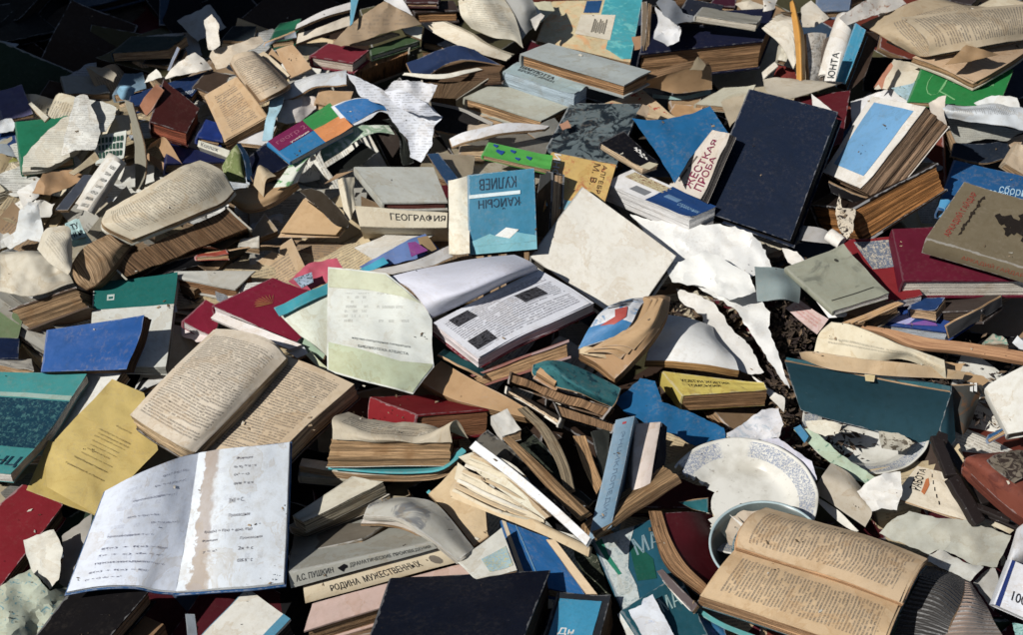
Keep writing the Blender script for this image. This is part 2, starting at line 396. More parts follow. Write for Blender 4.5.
# ---- curved surfaces through traced points
def cat(pts, n):
    """Catmull-Rom through pts, n+1 samples"""
    m = len(pts)
    if m == 1: return [pts[0]]*(n+1)
    P_ = [pts[0]*2-pts[1]]+list(pts)+[pts[-1]*2-pts[-2]]
    out = []
    for i in range(n+1):
        x = i/n*(m-1); k = min(int(x), m-2); t = x-k
        a, b, c_, d = P_[k], P_[k+1], P_[k+2], P_[k+3]
        out.append(.5*((2*b)+(-a+c_)*t+(2*a-5*b+4*c_-d)*t*t+(-a+3*b-3*c_+d)*t**3))
    return out
def grid(rows, nu=16, nv=16, h=5.0):
    rr = []
    for r in rows:
        w = [W(p_[0], p_[1], p_[2] if len(p_) > 2 else h) for p_ in r]
        rr.append(cat(w, nu))
    cols = [cat([r[i] for r in rr], nv) for i in range(nu+1)]      # cols[i][j]
    return cols
def leaf(rows, m, parent=None, name='page', t=.05, nu=16, nv=16, h=5.0, side=None, crum=0.0, down=None, Tdir=None, jag=0.0):
    """thin or thick curved slab: a page, a cover or half an open book. t in cm. m takes UV in cm along rows (x) and across them (y)"""
    if crum >= .25: nu = max(nu, 30); nv = max(nv, 30)
    g = grid(rows, nu, nv, h); sd = rnd.random()*50
    e1 = g[nu][nv//2]-g[0][nv//2]; e2 = g[nu//2][nv]-g[nu//2][0]
    nrm = e1.cross(e2)
    if nrm.length < 1e-9: nrm = Vector((0, 0, 1))
    nrm.normalize()
    if nrm.dot((CAM-g[nu//2][nv//2])) < 0: nrm = -nrm
    if Tdir is not None: nrm = -Vector(Tdir).normalized()
    if crum or jag:
        for i in range(nu+1):
            for j in range(nv+1):
                p_ = g[i][j]; q_ = p_*9+Vector((sd, 0, 0))
                g[i][j] = p_ + nrm*(crum/100*(noise.noise(q_)+.5*(abs(noise.noise(q_*2.3))*2-.6)+.8*(noise.voronoi(q_*2.6)[0][0]-.4)+.35*(noise.voronoi(q_*6)[0][0]-.4)))
    V = [g[i][j] for i in range(nu+1) for j in range(nv+1)]; N1 = len(V)
    nl = 1 if t < .3 else max(2, min(11, int(t*6)))
    for k in range(1, nl+1):
        ja = 0 if t < .3 else rnd.uniform(-1, .6)*.0013
        for i in range(nu+1):
            for j in range(nv+1):
                p_ = g[i][j]-nrm*(t/100*k/nl)
                if ja and (i in (0, nu) or j in (0, nv)): p_ = p_+(g[nu//2][nv//2]-g[i][j]).normalized()*ja
                V.append(p_)
    # arc lengths for the UV, in cm
    Lx = [0]; Ly = [0]
    for i in range(nu): Lx.append(Lx[-1]+(g[i+1][nv//2]-g[i][nv//2]).length*100)
    for j in range(nv): Ly.append(Ly[-1]+(g[nu//2][j+1]-g[nu//2][j]).length*100)
    Fc = []; U = []; M = []
    def v(i, j, k): return k*N1+i*(nv+1)+j
    for i in range(nu):
        for j in range(nv):
            uv = [(Lx[i], Ly[j]), (Lx[i+1], Ly[j]), (Lx[i+1], Ly[j+1]), (Lx[i], Ly[j+1])]
            Fc.append([v(i, j, 0), v(i+1, j, 0), v(i+1, j+1, 0), v(i, j+1, 0)]); U.append(uv); M.append(0)
            Fc.append([v(i, j, nl), v(i, j+1, nl), v(i+1, j+1, nl), v(i+1, j, nl)]); U.append([uv[0], uv[3], uv[2], uv[1]]); M.append(0)
    for k in range(nl):
        a, b = t*k/nl, t*(k+1)/nl
        for i in range(nu):
            for j in (0, nv):
                Fc.append([v(i, j, k), v(i, j, k+1), v(i+1, j, k+1), v(i+1, j, k)]); U.append([(Lx[i], a), (Lx[i], b), (Lx[i+1], b), (Lx[i+1], a)]); M.append(1)
        for j in range(nv):
            for i in (0, nu):
                Fc.append([v(i, j, k), v(i, j, k+1), v(i, j+1, k+1), v(i, j+1, k)]); U.append([(Ly[j], a), (Ly[j], b), (Ly[j+1], b), (Ly[j+1], a)]); M.append(1)
    mm = m(Lx[-1], Ly[-1]) if callable(m) else m
    o = mesh_obj(name, V, Fc, U, [mm, side or (edges(TAN) if t >= .3 else mm)], M, parent, True); fixn(o); edge(o)
    def onf(a, b, f='front', up=.0006):
        x = max(0, min(.9999, a))*nu; y = max(0, min(.9999, b))*nv; i, j = int(x), int(y)
        p_ = lerp(lerp(g[i][j], g[i+1][j], x-i), lerp(g[i][j+1], g[i+1][j+1], x-i), y-j)
        return p_+nrm*up
    o_dims = (Lx[-1], Ly[-1])
    return o, onf, o_dims
def mtext(col, **kw):
    tx = kw.pop('text', {})
    return lambda w, h_: surf(col, w, h_, kw.get('wear', .25), kw.get('rough', .8), text=tx, stain=kw.get('stain'), mottle=kw.get('mottle'), dirt=kw.get('dirt', .35))
def mplain(col, **kw):
    return lambda w, h_: surf(col, w, h_, kw.get('wear', .3), kw.get('rough', .75), mottle=kw.get('mottle'), stain=kw.get('stain'), dirt=kw.get('dirt', .35), weave=kw.get('weave', False))
def rowcen(rows): return cen([p_ for r in rows for p_ in r])
def page1(rows, m, label, cat_='paper', name='loose_page', t=.05, h=5.0, crum=.3, nu=20, nv=20, group=None, side=None, Tdir=None):
    """a single sheet, cover or thick curled block that lies loose: one mesh, one thing"""
    o, onf, dm = leaf(rows, m, None, name, t, nu, nv, h, side, crum, Tdir=Tdir)
    tag(o, label, cat_, group, rowcen(rows)); return o, onf, dm
def openbook(halves, label, cover, T_=2.0, h=6.0, page=TAN, cat_='open book', name='open_book', crum=.12, cov=.0, group=None, cov_rows=None):
    """halves: list of (rows, material factory, thickness)"""
    pc = rowcen(halves[0][0]+halves[-1][0])
    root = thing(name, label, cat_, W(pc[0], pc[1], h-3), group, pc)
    fs = []
    for rows, m, tt in halves:
        fs.append(leaf(rows, m, root, 'page_block' if tt >= .3 else 'page', tt, 20, 20, h, edges(page), crum))
        if tt >= .9:
            for k_ in (1, 2):
                ox, oy = rnd.uniform(-2.2, 2.2), rnd.uniform(-1.6, 1.6); sc_ = 1-.012*k_; ca, cb = rowcen(rows); r2 = []
                for a_, r in enumerate(rows):
                    q_ = []
                    for b_, p_ in enumerate(r):
                        cor = 1 if a_ in (0, len(rows)-1) and b_ in (0, len(r)-1) else 0
                        q_.append((ca+(p_[0]-ca)*sc_+ox, cb+(p_[1]-cb)*sc_+oy, (p_[2] if len(p_) > 2 else h)+.10*k_+cor*rnd.uniform(0, .5)))
                    r2.append(q_)
                fs_ = leaf(r2, m, root, 'page', .04, 20, 20, h, None, crum*.6)
            fs[-1] = (fs[-1][0], fs_[1], fs[-1][2])
        if cover is not None and tt >= .3:
            ca, cb = rowcen(rows); s_ = 1.035
            r2 = [[(ca+(p_[0]-ca)*s_, cb+(p_[1]-cb)*s_, (p_[2] if len(p_) > 2 else h)-tt-.12) for p_ in r] for r in rows]
            # keep the cover right under the block as seen from above, not along the view
            r3 = []
            for r in rows:
                q_ = []
                for p_ in r:
                    q_.append(p_)
                r3.append(q_)
            leaf_under(rows, tt, cover, root, h)
    return root, fs
def leaf_under(rows, tt, cover, root, h, grow=1.03, th=.25):
    g = grid(rows, 12, 12, h); n_ = (g[12][6]-g[0][6]).cross(g[6][12]-g[6][0]).normalized()
    if n_.dot(CAM-g[6][6]) < 0: n_ = -n_
    cc = Vector((0, 0, 0))
    for col_ in g:
        for p_ in col_: cc += p_
    cc /= 169
    V = []
    for k in (0, 1):
        for i in range(13):
            for j in range(13):
                p_ = cc+(g[i][j]-cc)*grow - n_*((tt+.03+k*th)/100); V.append(p_)
    Fc = []; U = []
    def v(i, j, k): return k*169+i*13+j
    for i in range(12):
        for j in range(12):
            uv = [(i*1.2, j*1.6), (i*1.2+1.2, j*1.6), (i*1.2+1.2, j*1.6+1.6), (i*1.2, j*1.6+1.6)]
            Fc.append([v(i, j, 0), v(i+1, j, 0), v(i+1, j+1, 0), v(i, j+1, 0)]); U.append(uv)
            Fc.append([v(i, j, 1), v(i, j+1, 1), v(i+1, j+1, 1), v(i+1, j, 1)]); U.append([uv[0], uv[3], uv[2], uv[1]])
    for i in range(12):
        for a, b in (((i, 0), (i+1, 0)), ((i, 12), (i+1, 12)), ((0, i), (0, i+1)), ((12, i), (12, i+1))):
            Fc.append([v(*a, 0), v(*a, 1), v(*b, 1), v(*b, 0)]); U.append([(i, 0), (i, .3), (i+1, .3), (i+1, 0)])
    o = mesh_obj('cover', V, Fc, U, [surf(cover, 14.4, 19.2, .5, .5)], None, root, True); fixn(o); edge(o)
    return o
# ---- torn and crumpled sheets cut to an outline
def sheet(poly, col, label, h=6.0, crum=1.0, cat_='paper', name='crumpled_paper', t=.06, tear=1.0, folds=5, text=None, mottle=None, m=None, res=5.0, group=None, parent=None, wear=.15, rough=.75, dirt=.3, seed=None):
    """poly: outline in pixels, optional third value is the height in cm"""
    rg = random.Random(seed if seed is not None else label)
    n = len(poly); hs = [p_[2] if len(p_) > 2 else h for p_ in poly]
    bd = []; bh = []
    for i in range(n):
        a, b = poly[i], poly[(i+1) % n]; L = math.hypot(a[0]-b[0], a[1]-b[1]); k = max(1, int(L/3.0))
        nx, ny = (b[1]-a[1])/max(L, .01), -(b[0]-a[0])/max(L, .01)
        for j in range(k):
            f = j/k; e = (noise.noise(Vector((i*3.3, f*L*.12, len(label))))*1.5+noise.noise(Vector((i*3.3, f*L*.6, 5)))*.6)*tear*(1 if 0 < j else .3)
            bd.append((a[0]+(b[0]-a[0])*f+nx*e, a[1]+(b[1]-a[1])*f+ny*e))
    pp = [Vector(p_) for p_ in bd]
    x0, x1 = min(p_[0] for p_ in bd), max(p_[0] for p_ in bd); y0, y1 = min(p_[1] for p_ in bd), max(p_[1] for p_ in bd)
    inner = []
    kd = kdtree.KDTree(len(pp))
    for k, b_ in enumerate(pp): kd.insert((b_.x, b_.y, 0), k)
    kd.balance()
    st = max(2.0, min(res, 3.8, math.sqrt(max(1, (x1-x0)*(y1-y0)))/14)); yy = y0+st/2
    while yy < y1:
        xx = x0+st/2
        while xx < x1:
            v = Vector((xx+rg.uniform(-.3, .3)*st, yy+rg.uniform(-.3, .3)*st))
            if inside(v, bd) and kd.find((v.x, v.y, 0))[2] > st*.45: inner.append(v)
            xx += st
        yy += st
    nb = len(pp); r_ = geometry.delaunay_2d_cdt(pp+inner, [(i, (i+1) % nb) for i in range(nb)], [], 1, 1e-5)
    fd = []
    for k in range(folds):
        a = rg.uniform(0, math.pi); fd.append((math.cos(a), math.sin(a), rg.uniform(.035, .11), rg.uniform(0, 6), rg.uniform(.4, 1)/(1+k*.25)))
    Lb = max(12, math.sqrt((x1-x0)*(y1-y0)))
    pl = [[(rg.uniform(x0, x1), rg.uniform(y0, y1), *(lambda a_, m_: (math.cos(a_)*m_, math.sin(a_)*m_))(rg.uniform(0, 6.28), rg.uniform(.8, 2.6)/Lb), rg.uniform(-.3, .3)) for _ in range(9)] for s_ in (0, 1)]
    def dc(x, y): return max((x-a)*g1+(y-b)*g2+z_ for a, b, g1, g2, z_ in pl[0]) - max((x-a)*g1+(y-b)*g2+z_ for a, b, g1, g2, z_ in pl[1])
    def hh(v):
        w = z = 0
        for p_, hv in zip(poly, hs):
            d = 1/((v[0]-p_[0])**2+(v[1]-p_[1])**2+30); w += d; z += hv*d
        z /= w
        s_ = 0
        wx = v[0]+9*noise.noise(Vector((v[0]*.03, v[1]*.03, 3))); wy = v[1]+9*noise.noise(Vector((v[0]*.03, v[1]*.03, 7)))
        for cx_, sy_, fq, ph, am in fd:
            q_ = (wx*cx_+wy*sy_)*fq+ph; s_ += am*(abs((q_/math.pi) % 2-1)*2-1)
        return z + crum*.8*(s_/max(1, folds)**.5*.55 + .7*dc(wx, wy) + .5*(noise.voronoi(Vector((wx*.06, wy*.06, len(label))))[0][0]-.4))
    top = [W(v.x, v.y, hh(v)) for v in r_[0]]
    ox = min(v.x for v in r_[0]); oy = min(v.y for v in r_[0])
    V = top+[p_-Vector((0, 0, t/100)) for p_ in top]; k = len(top); s_ = .145
    Fc = []; U = []
    uvf = lambda i: ((r_[0][i % k].x-ox)*s_, (r_[0][i % k].y-oy)*s_/.75)
    for t_ in r_[2]:
        Fc.append([t_[0], t_[2], t_[1]]); U.append([uvf(t_[0]), uvf(t_[2]), uvf(t_[1])])
        Fc.append([t_[0]+k, t_[1]+k, t_[2]+k]); U.append([uvf(t_[0]), uvf(t_[1]), uvf(t_[2])])
    cnt = {}
    for t_ in r_[2]:
        for a, b in ((0, 1), (1, 2), (2, 0)): cnt.setdefault(tuple(sorted((t_[a], t_[b]))), []).append((t_[a], t_[b]))
    for e, l_ in cnt.items():
        if len(l_) == 1:
            a, b = l_[0]; Fc.append([a, b, b+k, a+k]); U.append([uvf(a), uvf(b), uvf(b), uvf(a)])
    Wc, Hc = (x1-x0)*s_, (y1-y0)*s_/.75
    mm = m(Wc, Hc) if callable(m) else (m or surf(col, Wc, Hc, 0, rough, text=text, mottle=mottle, dirt=dirt))
    o = mesh_obj(name, V, Fc, U, [mm], None, parent, False); fixn(o)
    for p_ in o.data.polygons: p_.use_smooth = True
    try: o.data.set_sharp_from_angle(angle=R(22))
    except Exception: pass
    if parent is None: tag(o, label, cat_, group, cen(poly))
    def onf(a, b, f='front', up=.0008):
        v = (x0+(x1-x0)*a, y0+(y1-y0)*b); return W(v[0], v[1], hh(v)+.12)
    return o, onf, (Wc, Hc)
# ================================================================ bottom left
NAVY = c(16, 24, 44); BLK = c(20, 20, 24); GRY = c(150, 152, 148); LGR = c(188, 190, 184)
TX = dict(per=.42, mg=1.5)
def tx(col, **k):
    d = dict(per=.42, mg=1.4); d.update(k); return mtext(col, text=d)
# open exercise notebook with stain
root, fs = openbook([
  ([G((315,205,15),(265,335,14),(200,508,11)), G((400,160,15.7),(345,320,14.8),(300,490,12)), G((490,122,15.1),(450,310,14.2),(405,487,12)), G((550,100,13.9),(520,310,13),(465,500,10.7)), G((596,90,13),(565,300,12),(527,505,10))],
    tx(c(214,222,236), rot=90, per=.95, mg=2.2, gap=.52, rag=.5, st=.25, ink=(.2,.2,.26)), .5),
  ([G((596,90,13),(565,300,12),(527,505,10)), G((680,76,14.5),(655,290,13.5),(640,497,11)), G((780,66,14.5),(760,280,13.5),(745,490,11)), G((868,56,14),(860,270,13),(850,478,10.5))],
    mtext(c(214,222,230), text=dict(rot=90, per=1.25, mg=2.4, gap=.54, rag=.6, st=.2, ink=(.2,.2,.24)), stain=(c(140,108,72), 1.2, 3.7, 2.6, 'y')), .6)],
  'open blue exercise notebook with handwritten formulas and a long brown stain down its right page', c(20,78,130), h=12, page=c(210,214,216), cat_='notebook', name='open_notebook', crum=.25)
_, onr, _ = fs[1]
for tx_, a, b, w_, h_ in (('Функция', .42, .07, .22, .030), ('u₁ v₂ = u · v', .40, .135, .30, .026), ('(x² − c)', .42, .19, .20, .026), ('uvw + u v', .42, .25, .26, .026), ('|(x)| = C,', .40, .36, .20, .045), ('Производная', .40, .47, .28, .034),
      ('f(x)g(x) = f′(x) + g(x), f′(g)', .12, .575, .66, .030), ('Функция', .16, .64, .22, .028), ('Производная', .52, .64, .30, .028), ('y = x²', .18, .72, .2, .026), ('2x + c', .52, .71, .2, .03), ('cos x · c', .52, .80, .2, .028)):
    letters(root, lambda x, y, f, u: onr(1-y, x, f, u), tx_, a+w_*.12, a+w_*.82, 1-b-h_*.8, 1-b, c(104,98,104), name='handwriting')
_, onl, _ = fs[0]
for k_, (a, b, w_) in enumerate(((.50,.10,.42),(.44,.17,.50),(.30,.26,.5),(.3,.40,.32),(.48,.46,.40),(.18,.56,.45),(.14,.66,.74),(.14,.72,.70),(.12,.79,.8),(.10,.86,.6),(.10,.92,.35))):
    letters(root, lambda x, y, f, u: onl(1-y, x, f, u), ('g(x) + f(x) = f(x)', '(x + c) dx = x²', 'производная = u · v')[k_ % 3], a+w_*.05, a+w_*.8, 1-b-.019, 1-b, c(120,120,140), name='handwriting')
# yellow title page
def frac(poly):
    """turns pixels into the 0..1 box of a sheet's outline"""
    x0, x1 = min(p_[0] for p_ in poly), max(p_[0] for p_ in poly); y0, y1 = min(p_[1] for p_ in poly), max(p_[1] for p_ in poly)
    return lambda pts: [((p_[0]-x0)/(x1-x0), (p_[1]-y0)/(y1-y0)) for p_ in pts]
yp = [(112,379,8.4),(128,386,8.8),(144,393,8.6),(150,412,9),(158,450,9),(128,481,9.2),(95,514,9),(70,500,9.2),(47,487,8),(45,465,8),(55,440,8.4),(75,418,8.6),(95,398,8.6)]
o, on, _ = sheet(yp, c(202,176,92), 'loose yellow title page with a printed imprint between the open novel and map magazine', 9, .55, 'page', 'title_page', t=.08, tear=.25, folds=3, res=3.2, dirt=.2)
for tx_, x0_, y0_, w_, h_, dk in (('Редактор', 116, 427, 15, 1.9, 0), ('печатается по изданию', 99, 430, 31, 1.7, 0), ('с дополнениями авторов', 98, 434, 30, 1.7, 0), ('для средней школы и', 94, 436, 30, 1.7, 0), ('библиотек учебных', 92, 441, 26, 1.7, 0), ('заведений страны', 90, 445, 26, 1.5, 0), ('издание второе', 87, 449, 22, 1.5, 0), ('подписано в печать', 81, 453, 31, 1.4, 0), ('Мария Ивановна Чудиновских', 74, 457.5, 33, 2.2, 1), ('Грамматика А. и Лексика', 65.5, 463.5, 38, 2.2, 1)):
    letters(o, lambda x, y, f, u: on(*frac(yp)([(x0_+x*w_-y*h_*.25*-1, y0_+x*w_*.49-y*h_)])[0], f, u), tx_, 0, 1, 0, 1, c(84,68,34) if dk else c(128,108,56), name='imprint_lettering')
page1([C1((100,690,6),(370,790,6)), C1((185,500,6.5),(560,600,6.5))], mplain(c(178,154,70)), 'plain yellow leaf showing under the yellow title page', 'page', 'loose_page', .1, 6)
# open novel
openbook([
  ([[(131,415,11),(170,373,12),(216,329,12)], [(150,428,13.4),(192,380,14.5),(240,331,14)], [(177,444,14.4),(222,396,15.4),(270,340,14.6)], [(193,452,13.2),(242,402,14),(286,356,13.2)]], tx(c(214,200,178), rot=90, per=.40, mg=1.2, st=.7), 2.4),
  ([[(193,450,10.6),(242,402,11),(286,357,11.4)], [(225,458,12),(270,412,12.5),(312,366,12.4)], [(262,472,12),(310,424,12.5),(354,385,12.2)]], tx(c(206,184,152), rot=90, per=.40, mg=1.1, st=.75), 2.6)],
  'open old novel with a curled left page between the yellow page and the green-edged letter', c(70,60,50), h=12, page=c(196,168,128))
# map magazine
root, on, _ = bk([(-62,470),(12,478),(88,378),(-8,372)], 1.3, 7, c(52,150,150), 'teal map magazine with a dark sea chart on its cover at the left edge', 'magazine', 'magazine', hard=False, page=c(210,206,196), wave=.5, wear=.3, rough=.35)
panel(root, on, 0, 1.0, .28, .74, c(20,58,78), 'sea_chart', m=surf(c(20,60,80), 15, 20, .2, .4, mottle=(c(60,110,112), 1.6, .5, .64), dirt=.2))
panel(root, on, 0, 1.0, .75, .79, c(150,180,170), 'border_band')
letters(root, on, 'ЭНЦ', .45, .98, .06, .18, c(10,60,80), bold=.02)
root, on, _ = bk([(20,457),(60,455),(125,371),(54,371)], 1.6, 4.5, c(222,222,216), 'plain white booklet between the blue exercise book and the yellow title page', hard=False, page=c(190,160,126), wear=.2)
# blue exercise book
bk([(42,372),(128,370),(146,316),(48,330)], 2.6, 10, c(12,80,152), 'bright blue soft-cover book with two white specks on its cover', hard=False, page=c(96,70,50), wave=.35, wear=.25, n=(-.1,-.5,.85))
# teal/white workbook
root, on, _ = bk([(90,366),(166,368),(178,274),(95,283)], 1.4, 6.5, c(214,216,208), 'white and dark teal workbook with a small white emblem behind the blue book', 'workbook', 'workbook', hard=False, page=c(170,170,160), wear=.25)
panel(root, on, 0, 1, .66, 1.0, c(8,106,100), 'teal_band')
panel(root, on, .16, .25, .76, .83, c(190,210,206), 'emblem', n=2, up=.0012)
panel(root, on, .18, .23, .775, .80, c(8,106,100), 'emblem_detail', n=2, up=.0018)
root, on, _ = bk(D((398,545),(425,542),(515,495),(428,486)), .5, 4.0, c(216,216,212), 'small white framed card with a black square under the blue book', 'card', 'card', hard=False, wear=.2)
panel(root, on, .1, .35, .15, .8, BLK, 'black_square', n=2)
# red book bottom left
bk([(-62,560),(-2,590),(63,505),(24,484)], 3.0, 6, c(132,26,38), 'dark red cloth book lying under the yellow page at the left edge', page=c(150,120,90), wear=.5, n=(.05,.03,1))
bk(C1((-90,600),(60,640),(60,600),(-60,520)), 2, 2, c(40,30,26), 'dark brown book end tucked under the map magazine')
# crumpled papers bottom-left
sheet(G((70,352,9),(110,335,11),(160,320,12),(188,375,11),(176,470,9),(150,500,8),(125,470,8),(98,452,8),(80,400,9)), c(206,204,192), 'small crumpled off-white paper knot beside the dark red cloth book', 9, 1.6, folds=6)
sheet(G((185,340,6),(275,272,9),(272,330,9),(225,430,8),(205,500,6),(178,480,6),(190,390,6)), c(150,146,138), 'grey folded paper flap tucked along the left edge of the open notebook', 6, .8)
sheet(G((-20,505,7),(40,465,8),(92,438,9),(125,480,10),(150,505,9),(205,490,8),(215,520,7),(110,640,6),(-20,650,6)), c(172,180,160), 'crumpled pale green map sheet in the bottom left corner', 7, 1.8, mottle=(c(90,140,150), .7, .56, .66), folds=7)
# black book
bk([(95,660),(300,660),(395,580),(215,595)][0:0] or [(34,640),(100,648),(152,588),(72,590)], 3.0, 8.5, c(24,22,24), 'black hardcover book lying under the lower edge of the open notebook', page=c(150,118,86), wear=.4, n=(.0,.03,1))
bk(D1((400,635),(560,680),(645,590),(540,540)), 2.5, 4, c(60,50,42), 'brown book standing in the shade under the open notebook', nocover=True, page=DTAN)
root, on, _ = bk(G((590,655),(800,665),(872,590),(742,496)), 3.2, 8, c(226,224,214), 'white book with a sky blue spine under the right corner of the open notebook', page=c(60,56,54), wear=.25, spine_col=c(80,150,180), asp=1.3)
panel(root, on, .84, 1.0, 0, 1, c(70,140,170), 'blue_edge')
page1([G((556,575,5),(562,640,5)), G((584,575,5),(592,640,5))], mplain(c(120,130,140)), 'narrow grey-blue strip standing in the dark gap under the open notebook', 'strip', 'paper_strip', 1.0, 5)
# ================================================================ bottom centre
root, on, _ = bk(H((85,650),(540,665),(628,442),(150,466)), 5.5, 13, c(14,20,36), 'large dark navy hardcover book at the bottom edge beside the cyan book', page=c(84,66,48), wear=.35, rough=.45, asp=1.3)
root, on, _ = bk([(541,650),(596,652),(611,597),(559,592)], 4.5, 11, c(40,44,50), 'cyan-fronted paperback at the bottom edge right of the navy hardcover', page=c(110,84,58), hard=False, wear=.3, asp=1.4)
panel(root, on, .06, .86, 0, .88, c(34,142,182), 'cyan_panel')
letters(root, on, 'Дн', .2, .5, .25, .38, WHT, bold=.02)
# Pushkin etc.
root, on, dm = bk([(D2((700,274))[0]), D2((148,390))[0], D2((158,455))[0], D2((722,300))[0]], 3, 10.5, c(160,160,150), 'grey book of dramatic works, topmost of the stack of lettered spines', face='spine', Wd=13, wear=.35, page=DTAN, n=(.08,-.82,.57), rough=.6)
letters(root, on, 'А.С. ПУШКИН', .70, .955, .28, .70, c(52,54,54), 'spine', 2, bold=.01)
letters(root, on, 'ДРАМАТИЧЕСКИЕ ПРОИЗВЕДЕНИЯ', .03, .585, .28, .68, c(62,64,62), 'spine', 2, bold=.01)
panel(root, on, 0, 0, 0, 0, BLK, 'spine_emblem', 'spine', poly=[(.60,.40),(.62,.25),(.645,.35),(.67,.45),(.65,.7),(.635,.85),(.62,.65),(.60,.6)])
root, on, dm = bk([(D2((735,300))[0]), D2((205,450))[0], D2((213,513))[0], D2((808,352))[0]], 3, 8.2, c(208,192,160), 'cream book with large dark spine letters, under the grey book of dramatic works', face='spine', Wd=13, wear=.35, page=DTAN, n=(.08,-.82,.57), rough=.6)
letters(root, on, 'РОДИНА  МУЖЕСТВЕННЫХ', .20, .82, .28, .74, c(44,42,40), 'spine', 2, bold=.015)
panel(root, on, 0, 0, 0, 0, BLK, 'spine_seal', 'spine', m=flat(c(120,110,96)), poly=[(.10+.035*math.cos(a*.7), .5+.30*math.sin(a*.7)) for a in range(9)])
root, on, dm = bk([(D2((868,395))[0]), D2((232,515))[0], D2((212,625))[0], D2((480,560))[0]][::1] and [(D2((845,352))[0]), D2((240,515))[0], D2((207,622))[0], D2((862,420))[0]], 3.5, 8.0, c(206,176,164), 'pale pink hardcover under the cream spine with its tan page edges at the bottom', wear=.3, page=c(180,142,100), n=(.0,.03,1))
bk(D2((300,655),(640,600),(640,540),(260,560)), 3, 3, c(150,120,90), 'brown book under the pale pink hardcover near the navy hardcover', page=DTAN)
# shaded book behind pushkin
bk(D2((150,330),(430,265),(540,200),(200,215)), 2.2, 6.4, c(120,112,98), 'dull olive-brown book in shade behind the grey dramatic works', page=TAN)
# grey curved booklet
page1([D2((438,178,11),(560,190,12.4),(660,240,12.8),(800,345,11)), D2((455,140,11.5),(600,140,13),(700,190,13),(830,325,11.4)), D2((490,118,10.5),(640,108,12),(740,150,12),(862,300,10.6))], mplain(c(166,164,154), wear=.7, rough=.85, mottle=(c(104,106,108), .16, .52, .6)), 'grey soft booklet bent downwards over the spine stack', 'booklet', 'booklet', .8, 12, .35, side=edges(c(190,184,170)))
page1([D2((425,205,9.5),(560,215,10.5),(660,255,11),(795,352,9.5)), D2((440,180,9.8),(565,192,10.6),(668,236,11.2),(806,338,9.6))], mplain(c(188,180,170)), 'pale inner pages sagging below the grey soft booklet', 'pages', 'page_bundle', .7, 10)
bk([(291,527),(303,519)][0:0] or D2((165,178),(205,205),(515,52),(400,25)), 2.0, 9, c(206,200,180), 'thin cream booklet pile right of the stained notebook', 'booklet', 'booklet', hard=False, page=c(196,184,156), n=(-.1,.03,1))
bk(D2((150,215),(205,235),(540,100),(450,60)), 1.6, 6.5, c(176,166,146), 'second cream booklet just under the thin cream booklet pile', 'booklet', 'booklet', hard=False, page=c(180,164,134), n=(-.1,.03,1))
# block with curling top pages and teal underside
root, on, _ = bk(C2((315,498),(775,505),(770,602),(292,605)), 3, 11.5, c(200,204,196), 'thick coverless page block with ruffled top leaves and a turquoise lower cover', face='fore', Wd=11, nocover=True, page=c(178,142,98), hard=False, n=(0,-.72,.7), jit=1.4)
leaf([C2((318,500,13.3),(480,505,13.4),(640,505,13.4),(778,508,13.3)), C2((318,465,13.2),(470,490,14.2),(640,500,13.5),(770,450,14.6)), C2((320,412,13),(470,462,14),(640,478,13.2),(800,430,14.6)), C2((380,395,11),(520,430,12),(660,440,12),(840,495,11.5))], tx(c(190,178,154)), root, 'ruffled_page', .08, h=13, crum=.5)
leaf([C2((300,606,9.5),(500,622,9.4),(650,622,9.4),(745,606,10.5),(830,540,12)), C2((300,590,8.4),(500,604,8.4),(650,604,8.4),(740,592,9.6),(815,530,11))], mplain(c(60,168,176)), root, 'turquoise_cover', .25, h=9)
leaf([C2((190,600,8.0),(400,632,8),(620,636,8),(745,618,9),(830,548,11)), C2((200,570,7.4),(400,596,7.4),(620,604,7.4),(740,590,8.6),(800,530,10))], mplain(c(214,210,196)), root, 'end_paper', .9, h=8)
bk(C2((190,640),(440,660),(460,612),(195,600)), 1.4, 6.8, c(200,194,176), 'flat whitish exercise books below the turquoise-backed block', hard=False, page=c(196,186,160), n=(0,.03,1))
# red hardback
bk([(417.5,415),(493,409),(431,395),(371,397)], 3.6, 9.5, c(128,24,32), 'crimson hardcover below the green-edged letter with dark shaded pages', page=c(168,112,72), asp=1.35, wear=.45, lam=.2)
# fan book : one thing with leaves
root = thing('book', 'cream book fanned wide open beside the blue cloth spine, its leaves spread like a hand', 'book', W(560,530,6), None, (530,490))
leaf([H((330,225,12),(500,292,13),(620,342,13),(742,402,12)), H((326,196,12.4),(500,262,13.6),(620,320,13.6),(746,380,12.2)), H((345,165,12.4),(500,250,13.8),(620,310,13.6),(746,372,12.2))], tx(c(208,184,144), st=.0), root, 'page_bundle', 1.0, h=12, side=edges(c(206,176,132)))
leaf([H((340,168,13),(450,240,14.2),(610,300,14)), H((350,118,13.4),(460,200,15),(608,290,14.2))], tx(c(214,202,174), st=.0), root, 'page_bundle', .5, h=13)
leaf([H((352,102,14),(470,196,15.2),(612,290,14.4)), H((392,88,14.4),(500,170,15.8),(616,276,14.6))], mplain(c(216,210,186)), root, 'page_bundle', .3, h=14)
leaf([H((412,116,14.4),(500,180,15.4),(612,286,14.6)), H((395,88,14.8),(500,166,15.8),(625,280,14.8))], mplain(c(176,152,116)), root, 'page_bundle', .5, h=14)
page1([H((385,74,16),(500,160,16.6),(620,262,16.6),(735,368,15.4)), H((404,54,16.4),(520,142,17),(640,244,17),(748,344,15.8))], mplain(c(232,234,236)), 'bright white thin volume laid across the fanned cream book', 'book', 'thin_book', .9, 16, .05, side=edges(c(228,226,220)))
